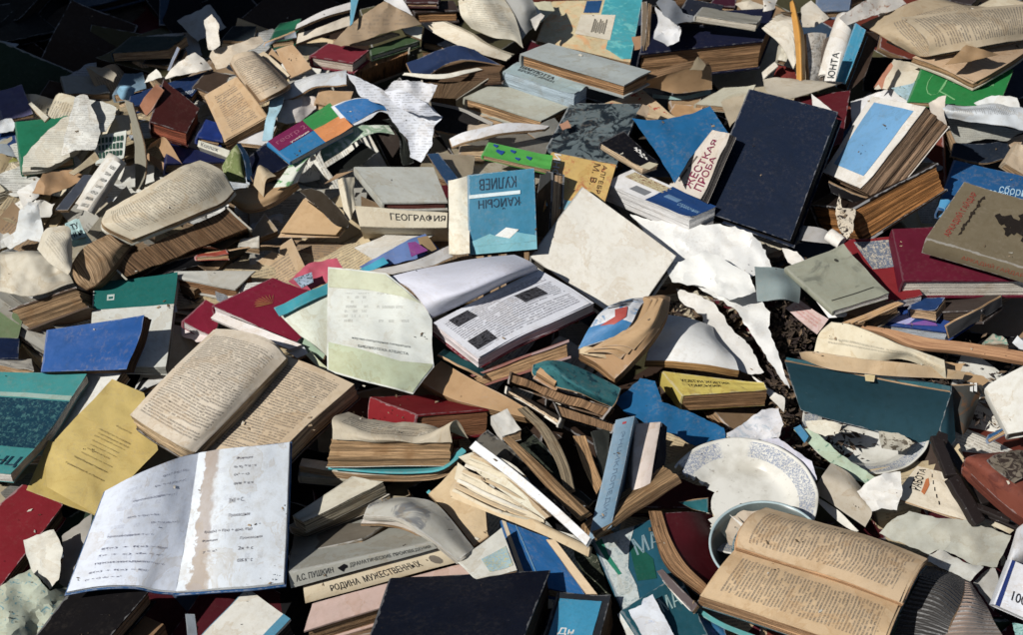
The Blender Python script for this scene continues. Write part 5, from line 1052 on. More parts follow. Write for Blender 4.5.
page1([D3((740,150,7),(800,165,7.4)), D3((690,125,8),(800,110,8))], mplain(c(24,96,104)), 'teal cover sliver between the blue-rimmed plate and the broken dark red book', 'cover', 'book_cover', .3, 7)
sheet(I((590,25,6.4),(650,30,6.8),(700,60,6.6),(660,85,6),(600,75,6)), c(190,184,166), 'grimy crumpled paper scrap lying on the dirty plate', 6.4, 1.0, mottle=(c(90,80,64), .8, .5, .6))
# crumpled papers between the plates
sheet(I((120,40,6),(170,10,7),(240,-40,8),(290,-45,8),(305,5,8),(290,45,7.5),(225,50,7),(180,50,6.5)), c(206,206,210), 'crumpled translucent whitish wrapper above the blue-rimmed plate', 7.4, 1.8, 'wrapper', 'crumpled_wrapper', folds=7, mottle=(c(160,170,180), .4, .5, .64))
sheet(I((225,52,8),(290,45,9),(330,75,9.5),(390,115,9.5),(405,170,9),(365,185,8.5),(320,130,8.6),(260,85,8.4)), c(204,204,218), 'crumpled lavender white paper right of the blue-rimmed plate', 9, 1.5, folds=6)
sheet(I((335,20,6),(390,15,7),(470,90,7),(560,150,7),(600,175,6.6),(560,190,6),(470,140,6),(390,70,6)), c(176,196,170), 'pale green paper band running below the dirty plate', 6.6, .5, mottle=(c(90,130,110), .5, .56, .64))
sheet(I((335,15,7),(355,5,7.4),(380,40,7.4),(368,60,7)), c(40,120,160), 'small blue scrap at the left end of the pale green paper band', 7.4, .3, tear=.3, res=2.5)
sheet(I((370,-5,8),(430,-10,9),(480,5,9),(470,30,9),(430,40,8.4),(380,20,8)), c(206,202,184), 'crumpled cream paper lying over the edge of the dirty plate', 9, 1.0)
page1([I((392,205,6),(460,250,6.6),(550,312,6)), I((420,160,8),(500,200,8.6),(570,265,8)), I((448,120,7.4),(500,150,8),(545,200,7.6))], mplain(c(174,164,146)), 'tan-grey folded card band right of the lavender white paper', 'card', 'card_band', .2, 7, .15)
page1([I((398,228,5.6),(460,290,5.6),(520,330,5)), I((404,222,6),(470,265,6),(530,325,5.6))], mplain(c(222,218,206)), 'white page wedge between the blue-rimmed plate and the tan-grey card band', 'page', 'page_wedge', .1, 5.6)
o, on, _ = sheet(I((525,205,9),(560,175,10.5),(605,150,11.5),(655,146,11.5),(662,200,10.5),(645,262,9),(600,255,9),(570,265,8.6),(550,235,8.8)), c(214,212,206), 'folded white paper cup shape above the grey torn sheets', 10, 1.4, folds=3, res=4)
root, on, _ = bk([(895,498),(967,522),(945,474),(918,466)][::1], .3, 8.5, c(226,214,190), 'cream card with black letters and an orange shape left of the black metal frame', 'card', 'printed_card', hard=False, wear=.15, n=(0,.03,1))
panel(root, on, 0, 0, 0, 0, c(196,110,50), 'orange_shape', poly=[(.32,.35),(.38,.30),(.46,.6),(.42,.75),(.36,.7)])
letters(root, on, 'РАБОТА', .1, .30, .35, .95, c(30,28,28), rot=1, bold=.02)
for k in range(5): panel(root, on, .50+.03*k, .52+.03*k, .78-.15*k, .87-.15*k, c(50,44,40), 'dash_mark', n=1, up=.001)
False and page1([I((738,105,9.6),(760,140,10),(780,215,9.6)), I((760,85,10),(785,130,10.4),(800,190,10))], mplain(c(222,218,208)), 'narrow white cup-like curl left of the black metal frame', 'paper', 'paper_curl', .1, 10, .2)
sheet(I((592,330,7),(630,290,8),(682,264,9),(760,285,9),(850,290,9),(988,338,8.4),(970,380,8),(945,432,8),(880,428,8),(820,395,7.6),(770,380,8),(740,395,7.4),(700,375,7.4),(640,355,7)), c(178,178,164), 'large grey torn sheet with brittle edges right of the open text book', 8, 1.3, folds=5)
sheet(I((742,395,8.6),(775,380,9),(850,420,9),(905,432,8.6),(865,475,8),(800,445,8.4),(735,415,8.2)), c(186,186,178), 'smaller grey torn piece under the large grey torn sheet', 8.6, .7)
sheet(I((872,480,7),(915,440,7.6),(940,430,7.6),(950,470,7),(945,530,6.6),(935,565,6.6),(905,520,6.8)), c(166,164,158), 'grey triangular shred pointing down above the ribbed sweater', 7, .6, tear=.8, res=3.5)
# ribbed sweater
def ribm(col, per=.55):
    mt = bpy.data.materials.new('ribbed_wool'); mt.use_nodes = True; t = NT(mt)
    out = t.n('ShaderNodeOutputMaterial'); bs = t.n('ShaderNodeBsdfPrincipled'); t.l(bs.outputs[0], out.inputs[0])
    uv = t.n('ShaderNodeUVMap').outputs[0]; sx = t.n('ShaderNodeSeparateXYZ'); t.l(uv, sx.inputs[0]); x, y = sx.outputs[0], sx.outputs[1]
    nn_ = t.noise(uv, 2.5, 3); ang = t.m('ADD', t.m('MULTIPLY', y, 6.283/per), t.m('MULTIPLY', nn_, 1.6))
    s_ = t.m('MULTIPLY', t.m('ADD', t.m('SINE', ang), 1.0), .5)
    cur = t.mix(s_, tuple(v*.62 for v in col), col)  # groove shading painted into the colour along with the bump
    t.l(cur, bs.inputs['Base Color']); bs.inputs['Roughness'].default_value = .95; bs.inputs['Sheen Weight'].default_value = .3
    b = t.n('ShaderNodeBump'); b.inputs['Distance'].default_value = .004; b.inputs['Strength'].default_value = 1; t.l(s_, b.inputs['Height']); t.l(b.outputs[0], bs.inputs['Normal'])
    return mt
root = thing('sweater', 'ribbed knitted sweater in black and grey-beige lying in the bottom right corner', 'sweater', W(940,600,4), None, (935,605))
leaf([D4((480,700,6),(560,690,7),(700,700,7)), D4((540,540,8),(640,560,10),(720,600,9.6)), D4((600,420,8.6),(700,450,11),(765,500,10.6)), D4((620,370,7),(700,380,8),(778,420,9))], ribm(c(42,36,32)), root, 'dark_knit', .4, h=8, crum=.3)
leaf([D4((700,700,8),(790,700,9),(960,690,7)), D4((695,600,9),(790,590,10.4),(900,600,8.6)), D4((755,500,10),(810,500,11),(860,520,9)), D4((778,425,9),(790,430,9.2),(800,432,9))], ribm(c(156,132,116)), root, 'light_knit', .4, h=8, crum=.3)
# terracotta item and frame
root, on, _ = bk(I((845,150),(985,262),(1060,245),(1060,70)), 3, 13, c(30,24,22), 'terracotta bundle', 'x') if False else (None, None, None)
page1([I((846,135,12),(900,185,12.6),(985,258,12),(1060,310,11)), I((850,108,14),(915,140,15),(985,190,14.6),(1060,235,13.6)), I((880,96,14),(950,105,15),(1010,130,14.6),(1060,150,14)), I((930,90,12),(990,88,13),(1030,84,13),(1070,80,12))], mplain(c(124,64,48), wear=.4, rough=.6, mottle=(c(100,50,40), .4, .5, .64)), 'worn terracotta leather case lying at the right edge', 'case', 'leather_case', 1.8, 13, .25, side=surf(c(100,50,38), 10, 10, .2, .7))
page1([I((915,110,15.4),(960,150,15.8),(1000,175,15.4)), I((940,95,15.6),(985,110,16),(1040,150,15.6)), I((990,84,15),(1020,82,15.4),(1060,90,15))], mplain(c(110,100,86), mottle=(c(50,40,36), 1.0, .48, .55)), 'frayed dirty cloth on top of the terracotta leather case', 'cloth', 'cloth_scrap', .15, 15, .6)
root = thing('metal_frame', 'rusty black metal frame standing left of the terracotta leather case', 'frame', W(955,470,6), None, (955,480))
RUST = flat(c(36,28,26), .55, 'rusty_iron')
def bar(a, b, w, parent, name='bar', m=None, h2=.6):
    p0, p1 = W(*a), W(*b); ax = (p1-p0).normalized(); u = ax.cross(Vector((0, 0, 1))).normalized(); v = u.cross(ax)
    V = []; k_ = 10
    for k in range(k_+1):
        q = p0+(p1-p0)*k/k_+Vector((noise.noise(p0*30+Vector((k*.4, 0, 0))), noise.noise(p1*30+Vector((k*.4, 3, 0))), 0))*.0012
        for s1, s2 in ((-1,-1),(1,-1),(1,1),(-1,1)): V.append(q+u*(w/200*s1)+v*(w*h2/200*s2))
    Fc = [[0,3,2,1], [k_*4, k_*4+1, k_*4+2, k_*4+3]]
    for k in range(k_):
        for j in range(4): Fc.append([k*4+j, k*4+(j+1) % 4, k*4+4+(j+1) % 4, k*4+4+j])
    U = [[(0,0),(1,0),(1,1),(0,1)] for f in Fc]
    o = mesh_obj(name, V, Fc, U, [m or RUST], None, parent); fixn(o)
    bv = o.modifiers.new('b', 'BEVEL'); bv.width = min(w*.0015, .002); bv.segments = 2
    return o
for a, b, w_ in (((935,437,12),(951,477,12),1.5),((951,477,12),(979,524,9),1.8),((940,437,9),(985,505,9),1.3),((972,505,10),(1010,520,10),.9),((985,515,8),(1023,530,8),.8),((937,437,12.2),(947,440,12),1.3)):
    bar(a, b, w_, root)
page1([I((985,265,7),(1021,300,7)), I((895,290,7),(985,330,7))], mplain(c(212,200,172)), 'cream card showing through the rusty black metal frame', 'card', 'card', .1, 7)
False and sheet(I((898,252,8),(925,248,8),(930,262,8),(905,262,8)), c(200,196,186), 'tiny pale scrap caught in the rusty black metal frame', 8, .1, tear=.3, res=2.5)
# white carton
page1([D4((925,440,9),(960,400,10),(1040,370,9)), D4((930,380,12),(965,330,13),(1040,300,12.6)), D4((975,230,12),(990,215,12.4),(1040,180,12))], mplain(c(214,216,220)), 'curved white packaging flap at the right edge above the lettered box', 'packaging', 'packaging_flap', .15, 12, .3)
root, on, _ = bk([(995,605),(1040,625),(1045,575),(1012,560)], 2.0, 12, c(214,218,226), 'white and blue box lettered with figures in the bottom right corner', 'box', 'box', hard=False, wear=.1, n=(-.05,-.5,.9), page=c(200,200,200))
letters(root, on, '1000', .28, .75, .22, .42, c(30,30,36), bold=.03)
panel(root, on, 0, .1, 0, 1, c(30,50,110), 'blue_side'); panel(root, on, .5, .9, .6, .85, c(40,120,190), 'blue_patch', n=3)
sheet(D4((960,590,9),(1030,600,9),(1040,660,9),(975,650,9)), c(150,196,190), 'small greenish leaflet under the white and blue box', 9, .5, mottle=(c(60,120,120), 1, .5, .6))
# ================================================================ top centre
# map cover (teal and beige)
root, on, _ = bk(B((590,122),(868,190),(905,-5),(636,5)), .8, 8.5, c(214,196,150), 'beige and turquoise map cover with a white title label at the top centre', 'map', 'folded_map', hard=False, wear=.3, n=(0,.03,1), mottle=(c(224,168,110), .3, .5, .66))
panel(root, on, 0, 0, 0, 0, WHT, 'turquoise_area', poly=[(.58,1),(1,1),(1,.05),(.9,.02),(.72,.12),(.72,.62),(.58,.66)], m=surf(c(40,160,172), 15, 20, .5, .5, mottle=(c(90,186,186), .5, .5, .64)))
panel(root, on, .38, .55, .74, .98, c(30,76,124), 'navy_square')
panel(root, on, .36, .74, .28, .70, c(216,206,184), 'title_label', up=.0012)
for k in range(7): panel(root, on, .52+.022*k, .532+.022*k, .36+.02*(k % 2), .62-.03*(k % 3), c(120,112,96), 'label_line', n=1, up=.0018)
sheet(B((872,110,9.6),(905,105,10),(905,140,10),(880,150,9.8)), c(160,120,84), 'small torn brown scrap at the right side of the map cover', 10, .2, tear=1.2, res=2.5)
# navy top book
bk([(640,54),(763,41),(776,8),(652,14)], 5.5, 10.5, c(24,28,52), 'thick navy hardcover with wide tan page edges at the top', page=c(182,138,92), wear=.3, n=(0,.03,1))
bk(A3((555,200),(572,205),(585,10),(560,8)), .8, 11.5, c(110,96,80), 'narrow grey-brown board between the map cover and the thick navy hardcover', 'board', 'board', hard=False)
sheet(A3((610,25,13),(640,50,14),(690,80,14.4),(712,110,14),(705,160,13),(660,182,12.4),(603,150,12.4),(622,85,13.4)), c(222,222,222), 'crumpled white tissue on the thick navy hardcover', 13.4, 1.8, folds=5, res=3.5)
sheet(A3((615,10,14),(640,-15,14),(690,5,14.6),(720,50,14.6),(800,75,14),(690,95,14.6),(640,55,14.4)), c(130,134,140), 'grey crumpled plastic strip behind the white tissue', 14, 1.2, folds=5, rough=.3)
bk(A3((770,60),(1010,98),(1030,70),(800,28)), 1.0, 14, c(150,146,132), 'grey worn board lying across the thick navy hardcover', 'board', 'board', wear=.6, hard=False, page=c(200,190,170))
bk(A3((690,75),(850,85),(880,20),(740,-5)), 1.2, 13, c(34,38,50), 'dark slim book under the grey worn board', wear=.3)
bk(A3((830,20),(925,28),(935,-20),(850,-20)), 2, 8, c(60,24,40), 'dim maroon book at the top edge behind the grey worn board', wear=.3)
sheet(A3((925,15,10),(985,0,11),(1040,20,11),(1023,60,10.6),(960,45,10)), c(190,180,160), 'cream curled paper at the top edge right of the grey worn board', 10.6, 1.2)
sheet(A4((0,45,12),(0,0,12),(40,-10,12.4),(60,-15,12),(45,35,12)), c(224,218,206), 'white crumpled paper corner above the fanned small book', 12, 1)
# brown page block under
page1([A3((518,360,8),(600,345,9),(700,370,9),(835,352,8.5)), A3((530,335,11),(640,300,12),(720,285,12),(832,270,11)), A3((560,318,11.5),(680,285,12.4),(760,262,12.4),(805,255,12))], mplain(c(160,126,84)), 'old curled page block without cover under the thick navy hardcover', 'pages', 'page_block', 1.6, 10, .4, side=edges(c(146,112,76)))
sheet(A3((745,275,13),(778,222,14),(810,255,13),(800,275,13)), c(130,116,90), 'upturned brown page corner on the old curled page block', 13, .3, res=3)
page1([A3((600,385,6.4),(720,392,6.6),(830,370,6.4)), A3((600,370,7),(720,378,7),(830,350,7))], mplain(c(130,170,170)), 'blue-green lower cover of the old curled page block', 'cover', 'book_cover', .3, 7)
# grey closed book
root, on, _ = bk(B((540,162),(850,255),(930,213),(625,129)), 2.6, 13.5, c(160,168,166), 'light grey hardcover with tan page edges lying below the map cover', page=c(190,142,92), wear=.3, n=(0,.03,1), asp=1.6, spine_col=c(150,158,156))
root, on, _ = bk(B((488,215),(700,285),(738,262),(532,186)), 3.4, 11.2, c(150,172,176), 'pale blue book with black title letters along its edge under the light grey hardcover', page=c(176,196,208), wear=.35, hard=False, n=(0,.03,1))
letters(root, on, 'ШАРЛОТТА', .10, .58, .60, .84, c(40,50,58), bold=.03); letters(root, on, 'БРОНТЕ ДЖЕН', .12, .62, .34, .54, c(60,70,76), bold=.01)
bk(B((370,292),(600,362),(690,318),(480,245)), 2.6, 8.6, c(176,178,164), 'grey-green hardcover with an orange lower cover under the pale blue book', page=c(210,166,116), wear=.3, n=(0,.03,1))
bk(B((410,345),(540,362),(560,330),(420,320)), 2.0, 5.5, c(190,160,120), 'tan book end under the grey-green hardcover', page=c(196,160,116))
# marbled
root, on, _ = bk(B((612,455),(828,492),(900,312),(690,310)), 1.0, 9.5, c(96,110,114), 'dark blue-grey marbled board with worn patches in the upper middle', 'board', 'marbled_board', wear=.5, mottle=(c(28,38,46), .45, .44, .54), n=(0,.03,1), page=c(110,90,70))
sheet(B((886,340,11),(905,312,12),(925,320,12),(918,352,11)), c(150,130,106), 'brown rolled corner at the right end of the marbled board', 11.5, .4, tear=.4, res=2.5)
sheet(B((655,372,11),(680,360,11),(690,382,11),(665,390,11)), c(180,130,100), 'pinkish torn spot on the left edge of the marbled board', 11, .2, tear=.8, res=2.5)
root, on, _ = bk(B((800,312),(1000,360),(912,268),(880,268))[0:0] or B((790,312),(925,358),(1005,357),(905,268)), 1.0, 7.6, c(206,180,140), 'cream cover with red brush drawing behind the marbled board', wear=.3, hard=False, n=(0,.03,1), mottle=(c(176,60,40), .8, .58, .62))
root, on, _ = bk(B((778,430),(905,505),(950,490),(850,395)), 1.2, 11.5, c(20,20,26), 'black cover with small white blossoms under the folded blue sheet', page=c(206,180,144), wear=.2, hard=False, n=(0,.03,1))
for (a, b) in ((.5,.75),(.58,.8),(.64,.7),(.72,.62),(.8,.7),(.55,.68),(.7,.78)):
    panel(root, on, 0, 0, 0, 0, WHT, 'blossom', up=.001, poly=[(a+.035*(1+.5*math.cos(k*2.6))*math.cos(k*.785), b+.06*(1+.5*math.cos(k*2.6))*math.sin(k*.785)) for k in range(8)])
sheet(B((895,500,13),(925,485,13),(952,492,13),(925,508,13)), c(190,180,150), 'tiny light page corner by the blossom cover', 13, .2, tear=.2, res=2.5)
bk(B((1000,340),(1060,350),(1080,300),(985,300)), 1.6, 6, c(150,120,84), 'tan paperback in the gap under the old curled page block', hard=False, page=TAN)
bk(A3((770,410),(960,430),(1005,340),(880,345)), 1, 7.5, c(190,186,164), 'pale booklet with a thin green border line behind the big navy hardcover', 'booklet', 'booklet', hard=False, n=(0,.03,1), wear=.4)
bk(A3((650,470),(780,480),(800,420),(690,410)), 1.2, 6.6, c(176,136,90), 'tan leaves between the cream red-drawing cover and the pale booklet', 'pages', 'page_bundle', hard=False)
sheet(A3((870,400,10),(960,370,11),(960,440,10.6),(905,500,10)), c(170,156,130), 'tan page flap left of the big navy hardcover', 10.6, .5)
# pair: black books + open white-grey
page1([B((560,398,8),(620,440,8)), B((600,370,9),(650,410,9)), B((640,352,9),(662,380,9))], mplain(c(110,110,104)), 'grey cover end left of the marbled board', 'cover', 'book_cover', .5, 9, .2)
page1([B((325,418,12),(333,440,11.4)), B((380,394,13.4),(395,420,13)), B((500,368,13.4),(500,395,13.4)), B((625,378,12),(612,388,12))], tx(c(212,212,214), st=.4, per=.3), 'thin rolled white newspaper lying across the black open cover', 'newspaper', 'rolled_newspaper', .5, 13, .3)
page1([B((270,310,8),(282,392,8)), B((350,328,9),(350,400,9)), B((450,372,9),(425,402,9))], mplain(c(36,34,34)), 'black cover lying open right of the white crumpled letter', 'cover', 'book_cover', .3, 9)
page1([B((270,305,9.6),(360,325,10),(455,368,9.6)), B((272,312,9.3),(360,334,9.6),(450,378,9.3))], mplain(c(150,146,138)), 'grey top edge of the black open cover', 'cover edge', 'cover_edge', .15, 10)
bk(B((370,440),(610,470),(640,400),(400,405)), 2.5, 8, c(120,116,106), 'dim grey-brown volume under the thin rolled newspaper', page=c(150,124,90), wear=.4)
bk(B((355,462),(430,472),(440,440),(360,432)), 1.6, 9.6, c(190,160,120), 'tan book end left of the green booklet', page=c(196,164,124), hard=False)
bk(B((382,392),(445,392),(450,376),(385,374)), .6, 12, c(206,186,160), 'small stub of tan paper lying on the black open cover', 'stub', 'paper_stub', hard=False)
# navy curved and dark blocks
page1([B((196,190,11),(215,222,10.4),(255,228,10)), B((330,140,12.6),(340,165,12.4),(350,180,12)), B((400,148,12),(430,170,11.6),(480,195,11))], mplain(c(34,52,88)), 'navy soft cover bulging above a dark page block at the upper left of centre', 'cover', 'book_cover', .3, 11)
bk(B((250,228),(290,230),(500,205),(395,152))[0:0] or B((252,230),(480,215),(495,198),(395,152)), 2.0, 9.5, c(70,52,40), 'brown page block under the bulging navy cover', nocover=True, page=c(110,84,60))
root, on, _ = bk(B((270,295),(450,232),(425,207),(240,240)), 1, 9.0, c(206,200,184), 'whitish-edged dark book lying right of the white crumpled letter', wear=.3, page=c(96,76,56)) if False else bk(B((240,240),(268,298),(345,300),(450,232)), 3, 9.0, c(190,184,168), 'whitish-edged dark book lying right of the white crumpled letter', face='fore', Wd=10, page=c(112,88,62), n=(0,-.6,.8))
page1([B((184,225,10.6),(300,236,11),(425,207,11)), B((190,218,10.8),(300,222,11.4),(410,202,11.2))], mplain(c(220,216,200)), 'thin whitish cover edge above the whitish-edged dark book', 'cover edge', 'cover_edge', .2, 11)
# white letter crumpled
o, on, _ = sheet(B((15,218,13),(60,235,14),(130,272,15),(160,242,15.6),(200,240,16),(290,255,15),(262,312,14.6),(305,350,13.6),(278,382,13),(272,440,12),(240,487,11),(206,470,11),(202,420,12),(150,355,13.4),(130,318,14),(60,290,14)), c(216,220,228), 'white crumpled letter with faint print thrown over the colourful geography atlas', 14, 1.6, 'letter', 'crumpled_letter', folds=6, text=dict(per=.5, mg=1, st=.35, gap=.45), res=3.5)
sheet(B((130,275,16),(180,268,17),(250,305,16.4),(300,348,15),(235,345,15),(170,320,15.6)), c(210,214,224), 'second folded layer of the white crumpled letter', 16, 1.0, 'letter', 'crumpled_letter', folds=4, text=dict(per=.45, mg=.5, st=.5, gap=.45), res=3)
# atlas cover
root, on, _ = bk([(291,161),(353,128),(330,104),(268,142)][::1], .8, 13.5, c(20,120,176), 'colourful atlas cover in maroon, green, orange and cyan blocks left of the white letter', 'atlas', 'atlas', hard=False, wear=.15, n=(.0,.03,1), page=c(200,196,180), rough=.3)
panel(root, on, 0, .55, .52, 1, c(124,30,80), 'maroon_block'); panel(root, on, .55, 1, .52, 1, c(40,140,66), 'green_block'); panel(root, on, .55, 1, 0, .52, c(224,140,70), 'orange_block')
letters(root, on, 'геогр 2', .06, .52, .68, .86, c(170,90,120)); letters(root, on, 'учебник', .2, .5, .52, .60, c(230,220,210), bold=.02)
page1([A2((385,505,12.6),(470,470,13),(510,440,13.4),(560,455,12.6)), A2((318,420,14.4),(380,395,15),(450,385,15),(540,410,14))], mplain(c(216,220,226)), 'white-rimmed flap carrying the big bright blue field of the atlas', 'flap', 'cover_flap', .12, 14)
page1([A2((398,490,13),(462,455,13.4),(505,432,13.8),(552,440,13)), A2((332,418,14.6),(388,396,15.2),(450,388,15.2),(532,405,14.3))], mplain(c(16,112,180)), 'bright blue field at the right end of the colourful atlas', 'print', 'printed_field', .1, 15)
# green/white curled magazine
page1([A2((275,600,10),(300,560,11),(390,500,12.4),(480,490,12.6),(545,492,12)), A2((290,640,9.6),(350,600,10.6),(430,545,11.6),(500,520,12),(570,530,11.4))], mplain(c(130,160,130), mottle=(c(200,206,190), .5, .46, .6)), 'green and white curled magazine pages under the atlas', 'magazine', 'curled_magazine', .2, 12, .3)
page1([A2((545,490,11.6),(585,540,10.6),(590,620,9)), A2((570,500,11),(600,550,10),(600,650,8.6)), A2((520,470,13),(580,480,12),(640,640,8))], mplain(c(40,44,40)), 'dark outer fold of the green curled magazine', 'cover', 'book_cover', .15, 10)
page1([A2((300,660,8),(380,610,9),(440,560,9.6)), A2((330,700,7),(420,660,8),(500,600,8.6))], mplain(c(30,32,30)), 'black inner leaf of the green curled magazine', 'page', 'dark_page', .1, 9)
# red, green, tan books
root, on, _ = bk([(310,56),(353,63),(369,50),(329,43)], 2.2, 11.5, c(124,36,50), 'dark red hardcover with ragged white pages at the upper left of the heap', page=c(212,194,176), wear=.35, n=(0,.03,1))
root, on, _ = bk(A2((405,245),(480,222),(665,132),(480,200))[0:0] or A2((480,218),(668,160),(665,125),(470,190)), 1.2, 11.2, c(60,84,52), 'moss green hardcover behind the dark red hardcover', wear=.3, page=c(206,200,180), n=(0,.03,1))
bk(A2((402,292),(430,292),(625,210),(630,178))[0:0] or A2((400,250),(410,296),(628,212),(630,178)), 3, 9.6, c(190,184,166), 'tan page-edged book lying under the moss green hardcover', face='fore', Wd=12, page=c(176,130,84), n=(.1,-.6,.78))
sheet(A2((325,170,13),(390,100,14.6),(470,40,15.6),(525,5,16),(600,20,15.6),(675,95,13.6),(560,120,13.4),(440,160,13),(360,182,12.6)), c(158,134,104), 'brown curled old cover sheet with stamped letters at the top', 14, 1.0, 'cover', 'curled_cover', tear=.6, folds=3, text=dict(per=.8, mg=2, st=.3, gap=.5))
page1([A2((330,165,11.6),(450,165,12),(560,135,12)), A2((330,182,11),(470,178,11.4),(590,140,11.4))], mplain(c(178,150,112)), 'torn tan layers under the brown curled old cover sheet', 'pages', 'page_bundle', 1.0, 12, .3)
page1([A2((392,100,15.6),(402,90,15.8)), A2((398,-20,17),(432,-20,17))], mplain(c(80,150,176)), 'light blue paper strip standing at the top left of the brown curled cover', 'strip', 'paper_strip', .15, 16)
sheet(A2((525,0,16.6),(600,-5,17),(640,60,15.4),(590,35,16)), c(220,218,216), 'white triangular page tip above the brown curled cover', 16.6, .3, tear=.3, res=3)
root, on, _ = bk(A2((640,40),(700,55),(810,35),(800,0))[0:0] or A2((650,48),(822,42),(800,2),(610,8)), 2.4, 11, c(60,48,44), 'dark-topped tan book at the top edge right of the brown curled cover', page=c(190,140,88), wear=.3, n=(0,.03,1))
bk(A2((610,8),(740,10),(750,-25),(620,-25)), 1, 12.5, c(70,40,40), 'dim reddish book at the very top behind the dark-topped tan book')
# open white books
root, fs = openbook([
  ([A2((670,92,11),(770,150,11.4),(900,205,11),(1010,236,10.4)), A2((760,85,12.4),(850,125,13),(940,180,12.6),(1030,215,11.6))], mplain(c(214,204,182)), .9),
  ([A2((820,0,17),(830,60,16.6),(870,110,14.8)), A2((880,-40,19),(915,60,17.6),(960,150,14.4)), A2((930,-50,18.6),(985,70,16.8),(1035,160,14)), A2((960,-60,18),(1040,60,16),(1075,190,13))], tx(c(214,206,184), st=.35, rot=90), .12),
  ([A2((960,-60,17.4),(1010,40,15.8),(1060,170,12.6)), A2((1040,-60,18),(1075,30,17),(1100,120,13.4)), A2((1080,-60,17),(1120,20,16.4),(1140,90,13))], mplain(c(150,150,146)), .12)],
  'open cream book with tall standing leaves at the top centre', None, h=13, page=c(210,196,166), crum=.4)
sheet(A3((60,0,15),(110,-5,16),(175,60,15),(140,120,14),(110,60,15.4)), c(218,214,206), 'white pointed page at the right of the standing leaves', 15, .5, res=3)
sheet(A3((90,10,10),(200,5,10.4),(215,40,10),(165,85,9.6),(120,40,10)), c(196,192,160), 'cream green-spotted page behind the beige side of the map cover', 12.4, .5, mottle=(c(90,110,60), .6, .62, .66))
page1([A2((590,100,12),(610,128,12)), A2((680,105,12.4),(672,150,12))], mplain(c(206,204,186)), 'pale booklet end over the moss green hardcover', 'booklet', 'booklet_end', .5, 12)
bk(A2((680,160),(800,190),(830,130),(690,105)), 2.0, 9, c(24,30,40), 'near-black book in the gap under the open cream book', wear=.2)
# white strips on the left of red book
page1([A2((178,115,12.6),(280,70,13),(400,35,13)), A2((185,95,12.8),(280,45,13.4),(395,8,13.6))], mplain(c(214,210,206)), 'white thin book sloping up at the top above the dark red hardcover', 'book', 'thin_book', .7, 13, .1)
page1([A2((182,170,10.4),(280,135,11),(395,100,11)), A2((190,130,10.8),(290,100,11.6),(390,60,11.6))], mplain(c(212,200,180)), 'cream page bundle below the white sloping thin book', 'pages', 'page_bundle', .9, 11, .3)
page1([A2((55,185,8.6),(120,160,9),(185,150,9)), A2((60,170,9),(120,150,9.6),(180,128,9.6))], mplain(c(176,190,206)), 'bluish white sheet edge left of the cream page bundle', 'paper', 'paper_strip', .3, 9, .3)
bk(A2((75,165),(165,150),(200,110),(100,120)), 1.6, 6.5, c(16,86,64), 'dark green book in the shade above the tan fanned leaves', wear=.2)
# open book A10
openbook([
  ([A1((802,378,10),(845,470,9.6),(882,560,9)), A1((925,305,11.6),(985,375,11.4),(1050,465,10.6))], tx(c(196,164,122), rot=90, per=.42, mg=1.2, st=.7), 2.0),
  ([A1((905,245,11.6),(950,320,11.6),(1010,400,11)), A1((925,215,13.6),(980,300,14),(1045,385,13.4)), A1((985,200,14),(1050,275,14),(1120,345,13)), A1((1010,205,12),(1075,265,12),(1140,330,11))], tx(c(196,176,148), rot=90, per=.42, mg=1.2, st=.7), .5)],
  'open tan book of poems with a thick left half, sunlit near the shadow edge', c(120,96,70), h=12, page=c(196,150,98))
page1([A((770,165,10.6),(810,205,10.6),(850,240,10.4)), A((790,152,11),(835,190,11.4),(868,225,11))], mplain(c(206,190,160)), 'cream leaf end just right of the open tan book of poems', 'page', 'page_strip', .3, 11)
page1([A((828,150,10.6),(850,195,11),(872,236,10.4)), A((880,135,12),(910,170,12.4),(936,205,11.4))], mplain(c(184,150,110)), 'broad tan leaf fanned between the open tan book of poems and the dark red hardcover', 'page', 'broad_page', .2, 11, .3)
page1([A((790,160,9.6),(825,200,9.6)), A((812,140,10),(850,185,10.2))], mplain(c(170,136,96)), 'narrow tan leaf behind the cream leaf end', 'page', 'page_strip', .2, 10)
# long bluish strips
page1([A((812,306,9),(870,300,9.4),(940,268,10),(1040,258,10)), A((812,290,9.4),(870,262,10),(940,240,10.8),(1040,222,10.8)), A((850,262,9),(900,240,9.8),(960,225,10.4),(1040,212,10.4))], tx(c(206,212,218), st=.3, per=.35), 'long bluish white paper band right of the open tan book of poems', 'paper', 'paper_band', .3, 10, .5)
page1([A((785,420,10),(800,350,11),(812,295,11)), A((815,420,10),(830,360,11.4),(852,290,11.2))], mplain(c(150,190,206)), 'crinkled light blue ribbon of paper hanging beside the open tan book of poems', 'paper', 'paper_ribbon', .1, 11, .6)
sheet(A((826,360,8),(832,325,9),(868,285,9.6),(945,290,9.6),(948,325,9),(900,365,8.6),(860,372,8)), c(206,198,192), 'crumpled pinkish white magazine page with a yellow spot above the atlas', 9.4, 1.4, mottle=(c(220,190,80), .6, .64, .68))
bk(A((945,308),(1040,330),(1060,275),(960,270)), 1.4, 9, c(190,154,112), 'tan book in front of the long bluish white paper band', wear=.3, page=TAN)
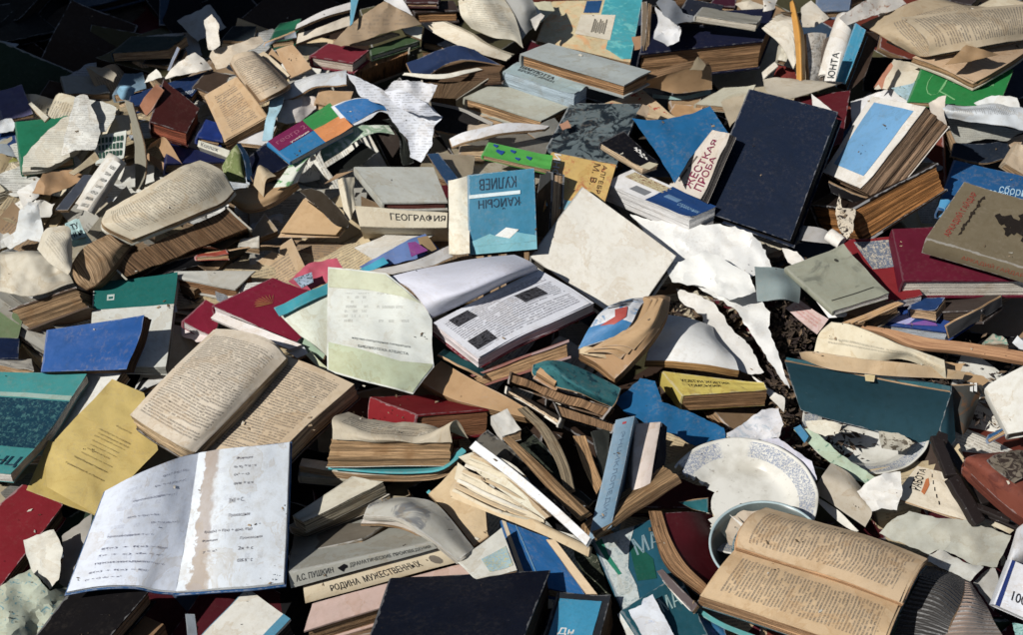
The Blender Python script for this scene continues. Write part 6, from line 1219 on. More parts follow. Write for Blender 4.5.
# ================================================================ upper left
root, on, _ = bk(A((65,512),(218,478),(203,350),(47,366)), 1.2, 6, c(10,116,82), 'bright green cover under crumpled newspapers at the left', wear=.2, hard=False)
sheet(A((66,500,7.6),(70,470,8),(130,405,9),(190,352,9.6),(212,350,9.4),(200,420,9),(210,470,8.4),(150,500,8)), c(206,202,186), 'newspaper sheet with an orange picture spread on the bright green cover', 9, .8, 'newspaper', 'newspaper_sheet', text=dict(per=.4, mg=.2, st=.3), mottle=(c(190,100,60), .5, .66, .7))
sheet(A((184,468,10),(195,400,11.6),(225,292,13),(240,284,13.4),(262,286,13.4),(280,330,13),(302,400,11.6),(285,448,10.6),(225,450,10.6)), c(214,214,206), 'folded newspaper hat-like sheet standing at the left in the sun', 12, 1.0, 'newspaper', 'folded_newspaper', text=dict(per=.35, mg=.2, st=.4, gap=.45), folds=4)
sheet(A((268,298,11),(310,305,12),(348,322,11.4),(345,350,11),(318,395,10.6),(296,396,10.6)), c(206,206,196), 'smaller newspaper flap right of the hat-like newspaper', 11.2, 1.0, 'newspaper', 'folded_newspaper', text=dict(per=.4, mg=.2, st=.3), mottle=(c(90,120,150), .8, .62, .66))
page1([A((68,520,6),(150,505,6.6),(230,455,7)), A((70,500,6.4),(150,486,7),(240,440,7.4))], mplain(c(198,194,180)), 'layered pale newspaper edges below the orange picture sheet', 'newspaper', 'newspaper_stack', .9, 7, .4, side=edges(c(190,186,170)))
root, on, _ = bk(A((290,492),(372,478),(380,396),(283,405)), .3, 9.5, c(210,216,206), 'pale sheet printed with dark green columns beside the rolled poster', 'leaflet', 'printed_leaflet', hard=False, wear=.2)
for i in range(3):
    for k in range(7): panel(root, on, .1+.12*k, .18+.12*k, .15+.26*i, .34+.26*i, c(50,84,70), 'table_cell', n=1, up=.001)
sheet(A((325,395,8),(345,345,9),(388,345,9),(392,400,8.6),(372,425,8),(335,412,8)), c(212,200,168), 'cream leaf between the smaller newspaper flap and the grey upright board', 8.6, .5)
page1([A((372,298,12),(402,420,11),(405,560,9)), A((396,308,12.6),(438,470,11.4),(427,570,9.4))], mplain(c(130,126,110)), 'grey-brown upright board standing at the left of the fallen dark red box', 'board', 'board', .3, 11)
roll((84,209,9.5), (117,158,13.5), 1.9, mplain(c(214,212,204)), 'white rolled poster with printed lines standing at the left', 'rolled_poster', 'poster')
_p, _on, _ = page1([A((228,625,12.2),(340,478,15.4)), A((262,632,12.2),(362,492,15.2))], mplain(c(214,212,204)), 'printed face of the rolled poster with seven rows of bold letters', 'poster', 'poster_face', .06, 14)
for k in range(7): letters(_p, lambda x, y, f, u: _on(x, y, f, .0012), ('ПОСЛЕ','МИНИ','КОНТР','СТАНЦ','НОЧЬ','ДЕНЬ','УТРО')[k], .06+.13*k, .12+.13*k, .2, .85, c(70,72,66), rot=1, bold=.02)
# dark frame, papers left
page1([A((165,632,8),(205,632,8)), A((252,524,10),(280,528,10))], mplain(c(60,66,78)), 'dark slate booklet with a pale rim leaning left of the rolled poster', 'booklet', 'dark_booklet', .6, 9)
False and page1([A((160,640,7.4),(168,640,7.4)), A((205,585,8.6),(213,590,8.6))], mplain(c(196,196,190)), 'pale rim of the dark slate booklet', 'rim', 'page_rim', .3, 8)
sheet(A((96,578,7),(128,520,8.6),(215,508,9),(265,535,8.6),(200,565,8),(150,585,7.4)), c(170,132,90), 'folded brown wrapping sheet left of the dark slate booklet', 8.4, .9)
page1([A((206,518,9.6),(240,495,10),(285,455,10)), A((222,525,9.4),(262,500,9.6),(300,480,9.6))], mplain(c(186,170,136)), 'tan flap under the printed green-column sheet', 'paper', 'paper_flap', .3, 10)
sheet(A((50,575,5),(100,545,6),(135,535,6.4),(115,590,6),(70,620,5)), c(206,206,202), 'white paper scraps pile at the far left under the brown wrapping sheet', 6, 1.0)
sheet(A((20,640,4),(60,600,5),(120,600,6),(165,610,6),(150,650,5),(60,660,4)), c(210,208,200), 'white torn scraps left of the dark slate booklet', 5.4, 1.2, tear=1.6)
# B1 tile: crumple whites at left
sheet(B1((0,340,6),(60,300,7),(75,220,9),(110,185,11),(150,190,10.6),(170,290,8.4),(160,345,7.4),(110,330,7),(40,370,6)), c(206,210,210), 'pale crumpled paper peak at the left above the curled page roll', 8, 1.8, folds=6)
sheet(B1((255,270,9),(300,250,10),(365,345,9.4),(290,362,9),(262,340,9)), c(170,206,206), 'pale turquoise tag lettered in black at the foot of the rolled poster', 9.6, .2, 'tag', 'printed_tag', tear=.3)
root = COL.objects[-1]
root, on, _ = bk(B1((290,335),(340,325),(310,255),(262,268)), .1, 10.4, c(170,206,206), 'black letter lines on the pale turquoise tag', 'tag', 'tag_print', hard=False, wear=.0)
letters(root, on, 'ТУ', .15, .75, .55, .85, c(30,40,44), bold=.03); letters(root, on, 'И №', .12, .85, .12, .42, c(30,40,44), bold=.03)
page1([B1((0,540,8),(130,560,8.4),(285,492,8.4)), B1((0,450,9.4),(130,450,10),(260,440,9.4)), B1((0,400,10),(110,395,10.8),(210,400,10.6),(262,400,9.8)), B1((0,378,9.4),(80,370,9.8),(150,372,9.8))], mplain(c(200,192,172)), 'curled cream pages bulging over the brown book block at the left edge', 'pages', 'curled_pages', .15, 10, 1.3)
page1([B1((150,375,11.2),(200,430,11.6),(270,475,11)), B1((175,300,12.6),(230,370,13),(278,450,11.6)), B1((230,275,13.4),(276,290,13.2),(282,380,12))], tx(c(202,194,174), st=.35), 'curled page roll rising from the bulging cream pages', 'page', 'curled_page', .1, 12, .8)
bk(B1((0,600),(130,640),(320,560),(270,500))[0:0] or B1((300,520),(30,610),(110,690),(350,600)), 3, 6.5, c(80,62,48), 'brown book block under the bulging cream pages at the left edge', face='fore', Wd=12, page=c(150,120,84), n=(-.3,-.5,.8), jit=2)
# book with arc pages
page1([B1((275,440,8.4),(300,500,8),(340,530,7)), B1((330,365,11),(380,420,10.6),(400,490,9)), B1((430,310,12),(480,350,11.6),(520,350,10))], edges(c(166,136,100)), 'arched tan book back left of the long book of print', 'book', 'arched_book', 2.2, 10, .1, side=edges(c(130,98,68)))
# long book of print
root, fs = openbook([([[(106,211,13),(103,225,13.4),(131,240,11.4)], [(128,198,14.4),(141,212,15),(163,227,12.8)], [(152,184,15.2),(172,198,15.8),(194,214,13.6)], [(180,167,15),(203,180,15.4),(222,202,13)], [(200,160,13.6),(221,170,14),(234,190,12.4)]], tx(c(208,196,170), rot=0, per=.4, mg=1.2, st=.6), 1.0)],
  'long open book of print curling over a thick dark-edged volume at the left', c(190,186,170), h=13, page=c(180,150,110), crum=.4)
bk([(108,262),(126,280),(252,229),(226,206)], 3, 9.6, c(176,170,150), 'thick volume with dark brown page edges under the long book of print', face='fore', Wd=12, page=c(122,92,62), n=(.15,-.6,.75), jit=1.6, wear=.4)
page1([B1((520,335,12),(700,260,12.6),(905,185,12)), B1((530,310,12.4),(700,235,13),(890,165,12.6))], mplain(c(190,160,118)), 'tan sheaf of leaves under the curled page of the long book of print', 'pages', 'page_bundle', .5, 12)
# rolls/curls
page1([A((441,450,9),(470,440,9.4),(490,470,9),(540,492,9)), A((455,430,11),(490,412,11.6),(515,440,11),(545,490,9.6)), A((465,440,9),(500,428,9.6),(512,456,9),(525,495,8))], mplain(c(170,134,94)), 'curled brown leaf loops above the long book of print', 'pages', 'curled_pages', .1, 10, .2)
page1([A((440,475,8),(480,510,8.6),(505,530,8),(470,545,7)), A((445,460,8.4),(500,492,9.4),(540,500,9),(515,520,8))], mplain(c(160,124,86)), 'second brown leaf loop under the curled brown loops', 'pages', 'curled_pages', .1, 8.6, .2)
bk(A((500,490),(690,485),(640,468),(505,418)), 2, 8, c(34,44,96), 'indigo book lying in shade right of the curled brown loops', wear=.2)
root, on, _ = bk(A((593,440),(684,474),(690,452),(596,422)), 3, 8.6, c(206,204,186), 'cream spine with grey letters under the blue-cornered book', face='spine', Wd=9, wear=.2, n=(0,-.5,.85)) if False else bk(A((690,452),(596,421),(593,440),(685,474)), 3, 8.6, c(206,204,186), 'cream spine with grey letters left of the atlas', face='spine', Wd=9, wear=.2, n=(0,-.5,.85))
letters(root, on, 'Коллаж', .35, .9, .2, .8, c(90,92,96), 'spine', 2)
bk(A((592,410),(668,425),(660,372),(618,358)), 1.4, 9.5, c(28,56,130), 'small royal blue cover between the open tan book of poems and the cream spine', wear=.2)
page1([A((690,425,8),(800,440,8)), A((720,395,8.6),(830,375,8.6))], mplain(c(214,214,214)), 'white sheets below the open tan book of poems', 'paper', 'paper_stack', .9, 8, .2)
bk(A((725,490),(760,545),(868,500),(800,430)), 1.6, 9.5, c(18,24,46), 'black-navy cover standing below the atlas', wear=.2, hard=False)
page1([A((665,500,9.6),(680,540,8.6),(735,550,8)), A((690,455,11.6),(715,500,10.6),(738,545,8.6)), A((712,430,12.4),(728,460,11),(732,500,9.6))], mplain(c(110,124,70), mottle=(c(150,156,110), .6, .5, .6)), 'olive green and yellow curved cover left of the black-navy cover', 'cover', 'curved_cover', .15, 10)
page1([A((712,430,12.6),(730,470,11.6),(742,545,9)), A((722,428,12.4),(745,470,11.2),(760,550,8.6))], mplain(c(30,60,90)), 'dark blue back of the olive green curved cover', 'cover', 'curved_cover', .15, 10)
page1([A((690,600,8),(740,628,8),(820,605,8.6),(895,552,9)), A((672,590,8.6),(740,604,9),(820,580,9.6),(888,545,10)), A((668,578,8),(720,565,8.6),(800,560,9),(880,545,9.4))], mplain(c(176,142,98)), 'flat brown open pages under the green-white magazine strip', 'pages', 'open_pages', 1.0, 9, .2)
page1([A((820,562,10.6),(860,560,11),(892,548,10.6)), A((880,485,12),(910,490,12.4),(930,470,12)), A((938,450,12.4),(944,455,12.6),(946,470,12.4))], mplain(c(206,210,196), mottle=(c(90,150,90), .6, .5, .58)), 'white magazine strip with green print standing right of the black-navy cover', 'magazine', 'magazine_strip', .3, 11)
page1([A((760,555,10),(790,590,9.4)), A((775,500,11.6),(800,540,11)), A((800,505,11),(830,530,10.6))], mplain(c(190,170,136)), 'ruffled tan leaf ends below the black-navy cover', 'pages', 'ruffled_pages', .1, 10, .8)
# tan folded page face w dark cover
root, on, _ = bk(B2((105,318),(345,318),(370,288),(215,160)), 1.2, 7.6, c(190,156,112), 'tan page fan face lying under the flat brown open pages', 'pages', 'page_bundle', nocover=True, page=c(196,160,112), n=(0,-.5,.85))
page1([B2((190,140,10),(250,190,10),(330,270,9.6),(385,285,9)), B2((240,130,10.8),(290,150,11),(350,210,10.6),(390,262,10))], mplain(c(54,46,36)), 'dark brown leather strap-like cover folded over the tan page fan', 'cover', 'folded_cover', .2, 10)
page1([B2((290,115,9),(310,108,9)), B2((340,75,9.6),(410,60,9.6))], mplain(c(170,136,98)), 'brown paper strip left of the geography textbook', 'strip', 'paper_strip', .2, 9)
bk(B2((0,310),(30,330),(110,300),(60,230)), 1.4, 6, c(150,130,100), 'small pale card left under the tan page fan', 'card', 'card', hard=False)
# black sleeve + grey book
page1([B1((560,480,5),(700,455,5.6),(1010,380,5.6),(1100,390,5)), B1((640,430,6),(760,400,7),(1010,365,7),(1100,360,6))], mplain(c(26,26,28), rough=.35), 'black glossy sleeve lying above the teal workbook', 'sleeve', 'black_sleeve', .3, 6, .3)
bk(B1((770,400),(900,395),(890,380),(780,388)), .6, 7.4, c(170,70,50), 'thin orange-red book line above the black glossy sleeve', hard=False)
bk(B1((700,485),(925,530),(1005,455),(690,458)), 2.6, 5.8, c(190,190,182), 'pale grey hardcover with tan pages between the teal workbook and the crimson book', page=c(160,116,76), wear=.3, n=(0,.03,1))
bk(B1((940,360),(1020,372),(1020,325),(950,330)), 1.0, 7, c(196,190,176), 'small pale block under the tan page fan', 'block', 'paper_block', hard=False)
# left edge
bk([(-20,344),(18,338),(28,300),(-20,300)], 2, 3, c(110,130,90), 'dull green book at the left edge below the brown book block', wear=.4)
bk(C1((-30,205),(130,240),(120,195),(-20,180)), 1.6, 4, c(206,200,186), 'small whitish booklet with dark marks at the left edge above the map magazine', 'booklet', 'booklet', hard=False, mottle=(c(60,60,70), .7, .58, .62))
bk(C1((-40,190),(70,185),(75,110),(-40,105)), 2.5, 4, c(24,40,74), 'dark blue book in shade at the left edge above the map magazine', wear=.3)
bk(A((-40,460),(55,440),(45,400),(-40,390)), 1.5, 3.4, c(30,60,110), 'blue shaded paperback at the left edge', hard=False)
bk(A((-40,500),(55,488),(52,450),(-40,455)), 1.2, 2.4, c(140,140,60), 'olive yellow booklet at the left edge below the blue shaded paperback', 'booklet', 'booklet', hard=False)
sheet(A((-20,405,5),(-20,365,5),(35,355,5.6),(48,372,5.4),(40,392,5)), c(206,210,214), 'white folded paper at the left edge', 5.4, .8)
bk(A((8,362),(100,345),(66,256),(-15,278)), .6, 5, c(100,98,140), 'pale violet card in shade at the left edge', 'card', 'card', hard=False)  # violet darkened, part of the shade is in its colour
page1([A((86,312,6.6),(134,366,6)), A((94,306,6.8),(146,352,6.2))], mplain(c(206,200,180)), 'cream paper strip right of the pale violet card', 'strip', 'paper_strip', .8, 6.6)
# fallen dark box and the navy flat book
root, on, _ = bk(A((450,365),(560,398),(598,325),(492,240)), 3, 11.5, c(66,28,26), 'fallen dark red box-like book in half shade left of the open tan book of poems', wear=.4, page=c(160,84,56), n=(.1,.03,1))
page1([A((412,330,11),(430,300,12),(470,250,12.6)), A((440,345,11),(465,320,12),(492,270,12.6))], mplain(c(150,96,64)), 'reddish-brown crumpled leaf at the left of the fallen dark red box-like book', 'page', 'crumpled_leaf', .2, 12, .5)
root, on, _ = bk(A((385,320),(575,290),(640,208),(395,282)), 1.6, 9, c(26,50,92), 'long navy book with silver spine letters behind the fallen dark red box-like book', wear=.2, n=(0,.03,1))
letters(root, on, 'ХИМИЯ', .75, .97, .10, .26, c(180,190,200), bold=.02)
sheet(A((490,237,9),(520,200,11),(560,168,12.4),(585,157,13),(610,175,12),(636,206,10.6),(560,222,10)), c(224,218,206), 'white triangular page with a small orange drawing at the shadow edge', 11.5, .7)
sheet(A((432,248,9),(445,225,10),(468,207,10.6),(486,232,10)), c(216,214,204), 'small white curled leaf left of the white triangular page', 10, .7, res=3)
page1([A((350,275,9),(365,298,8.6),(395,300,8)), A((358,260,10.6),(380,262,11),(405,270,10)), A((372,255,10),(392,258,10),(408,266,9.4))], mplain(c(120,170,200)), 'light blue page curl at the left end of the long navy book', 'page', 'page_curl', .1, 10)
bk(A((580,260),(650,290),(690,225),(625,210)), 2.4, 9.4, c(70,56,46), 'dark brown book end between the navy book and the open tan book of poems', wear=.3)
sheet(A((628,170,10),(640,145,11),(700,134,11.6),(745,118,12),(780,108,12),(792,125,11.6),(755,148,11),(700,175,10.6),(680,200,10),(650,207,9.6)), c(200,186,164), 'crumpled beige cloth-like paper at the shadow edge near the top', 11, 1.5, folds=5)
sheet(A((612,60,14),(635,42,15),(656,72,14.6),(660,135,12),(640,150,11),(625,148,11)), c(214,208,196), 'folded white paper standing upright at the shadow edge', 13, .8, folds=2, res=3)
# shaded things, several with the shade put into darker colours
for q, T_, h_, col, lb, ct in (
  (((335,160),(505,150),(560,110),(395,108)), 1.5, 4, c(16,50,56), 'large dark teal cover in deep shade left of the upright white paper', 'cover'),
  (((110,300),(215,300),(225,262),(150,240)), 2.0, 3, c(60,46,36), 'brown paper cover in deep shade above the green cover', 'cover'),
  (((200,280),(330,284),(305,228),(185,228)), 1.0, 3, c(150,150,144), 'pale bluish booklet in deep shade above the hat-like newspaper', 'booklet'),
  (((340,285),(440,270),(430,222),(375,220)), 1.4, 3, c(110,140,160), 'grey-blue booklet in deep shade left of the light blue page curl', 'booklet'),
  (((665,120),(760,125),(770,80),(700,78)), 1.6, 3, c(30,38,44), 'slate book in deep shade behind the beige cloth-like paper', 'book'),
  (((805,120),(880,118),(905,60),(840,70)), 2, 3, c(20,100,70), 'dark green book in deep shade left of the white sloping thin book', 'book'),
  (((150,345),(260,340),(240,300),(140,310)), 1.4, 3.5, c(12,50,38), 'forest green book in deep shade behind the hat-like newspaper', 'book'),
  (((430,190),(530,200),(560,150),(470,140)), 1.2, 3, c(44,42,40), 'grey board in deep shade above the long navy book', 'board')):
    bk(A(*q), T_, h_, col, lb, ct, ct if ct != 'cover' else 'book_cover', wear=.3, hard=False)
page1([A((500,210,9),(508,212,9)), A((533,140,12),(540,146,12))], mplain(c(120,130,150)), 'thin dark rod-like cover edge sticking up left of the white triangular page', 'cover edge', 'cover_edge', .3, 10)
sheet(A((262,198,5),(330,205,6),(350,225,6),(340,245,5.4),(300,225,5.4)), c(170,160,140), 'pale crumpled paper in deep shade at the upper left', 5.6, .9)
# ================================================================ ground, soil, litter
def soilm():
    mt = bpy.data.materials.new('soil'); mt.use_nodes = True; t = NT(mt)
    out = t.n('ShaderNodeOutputMaterial'); bs = t.n('ShaderNodeBsdfPrincipled'); t.l(bs.outputs[0], out.inputs[0])
    tc = t.n('ShaderNodeTexCoord').outputs['Object']
    a = t.noise(tc, 9, 6, .7); b_ = t.noise(tc, 90, 5, .7)
    cur = t.mix(t.ramp(a, .3, .7), (.035,.026,.02), (.075,.056,.04)); cur = t.mix(t.ramp(b_, .52, .66), cur, (.016,.012,.009))
    t.l(cur, bs.inputs['Base Color']); bs.inputs['Roughness'].default_value = .95
    b = t.n('ShaderNodeBump'); b.inputs['Distance'].default_value = .01; b.inputs['Strength'].default_value = .9; t.l(t.m('ADD', a, b_), b.inputs['Height']); t.l(b.outputs[0], bs.inputs['Normal'])
    return mt
SOIL = soilm()
def axis(lim, n0):
    v = [i*.03 for i in range(-n0, n0+1)]; s = v[-1]; st = .05
    while s < lim: s += st; st *= 1.35; v.append(s); v.insert(0, -s)
    return v
ax_ = axis(400, 60); V = []; Fc = []
for x in ax_:
    for y in ax_:
        d = max(abs(x)/1.5, abs(y-.05)/1.2); m_ = 1/(1+math.exp(min(40, (d-1)*7)))
        z = -.34+.30*m_+(.018*noise.noise(Vector((x*6, y*6, 0)))+.01*noise.noise(Vector((x*19, y*19, 0)))) * (1 if abs(x) < 4 and abs(y) < 4 else 0)
        V.append((x, y, z))
n_ = len(ax_)
for i in range(n_-1):
    for j in range(n_-1): Fc.append([i*n_+j, (i+1)*n_+j, (i+1)*n_+j+1, i*n_+j+1])
o = mesh_obj('ground', V, Fc, None, [SOIL], None, None, True); o['kind'] = 'structure'
# leaf litter and soil crumbs shown between the torn wrapping papers
V = []; Fc = []; U = []; MI = []
spots = [((765,300),(795,410),46),((690,262),(770,300),20),((640,385),(700,400),26),((700,385),(760,400),20),((770,290),(810,350),26),((820,360),(1000,420),50),((690,300),(735,340),18),((775,418),(850,470),20),((640,300),(690,320),14)]
rl = random.Random(5)
for (p0, p1, k) in spots:
    for i in range(k*34):
        px = rl.gauss((p0[0]+p1[0])/2, abs(p1[0]-p0[0])/3.2); py = rl.gauss((p0[1]+p1[1])/2, abs(p1[1]-p0[1])/3.2)
        h = rl.uniform(-1.5, 3.6); q = W(px, py, h); a = rl.uniform(0, 6.28); s = rl.uniform(.0015, .006); tl = Matrix.Rotation(rl.uniform(-.9, .9), 3, 'X') @ Matrix.Rotation(a, 3, 'Z')
        k0 = len(V)
        for (dx, dy, dz) in ((-1,0,0),(-.2,.35,.25),(1,0,0),(0,-.35,.25)): V.append(q+tl @ Vector((dx*s*1.6, dy*s*1.6, dz*s)))
        Fc.append([k0, k0+1, k0+2, k0+3]); MI.append(rl.choice((0, 0, 1, 2)))
o = mesh_obj('leaf_litter', V, Fc, None, [flat((.05,.035,.025), .9, 'dark_leaf'), flat((.16,.11,.07), .9, 'dry_leaf'), flat((.03,.02,.018), .9, 'black_leaf')], MI)
o['kind'] = 'stuff'; o['label'] = 'dark soil crumbs and dry leaf litter between the torn papers'; o['category'] = 'litter'
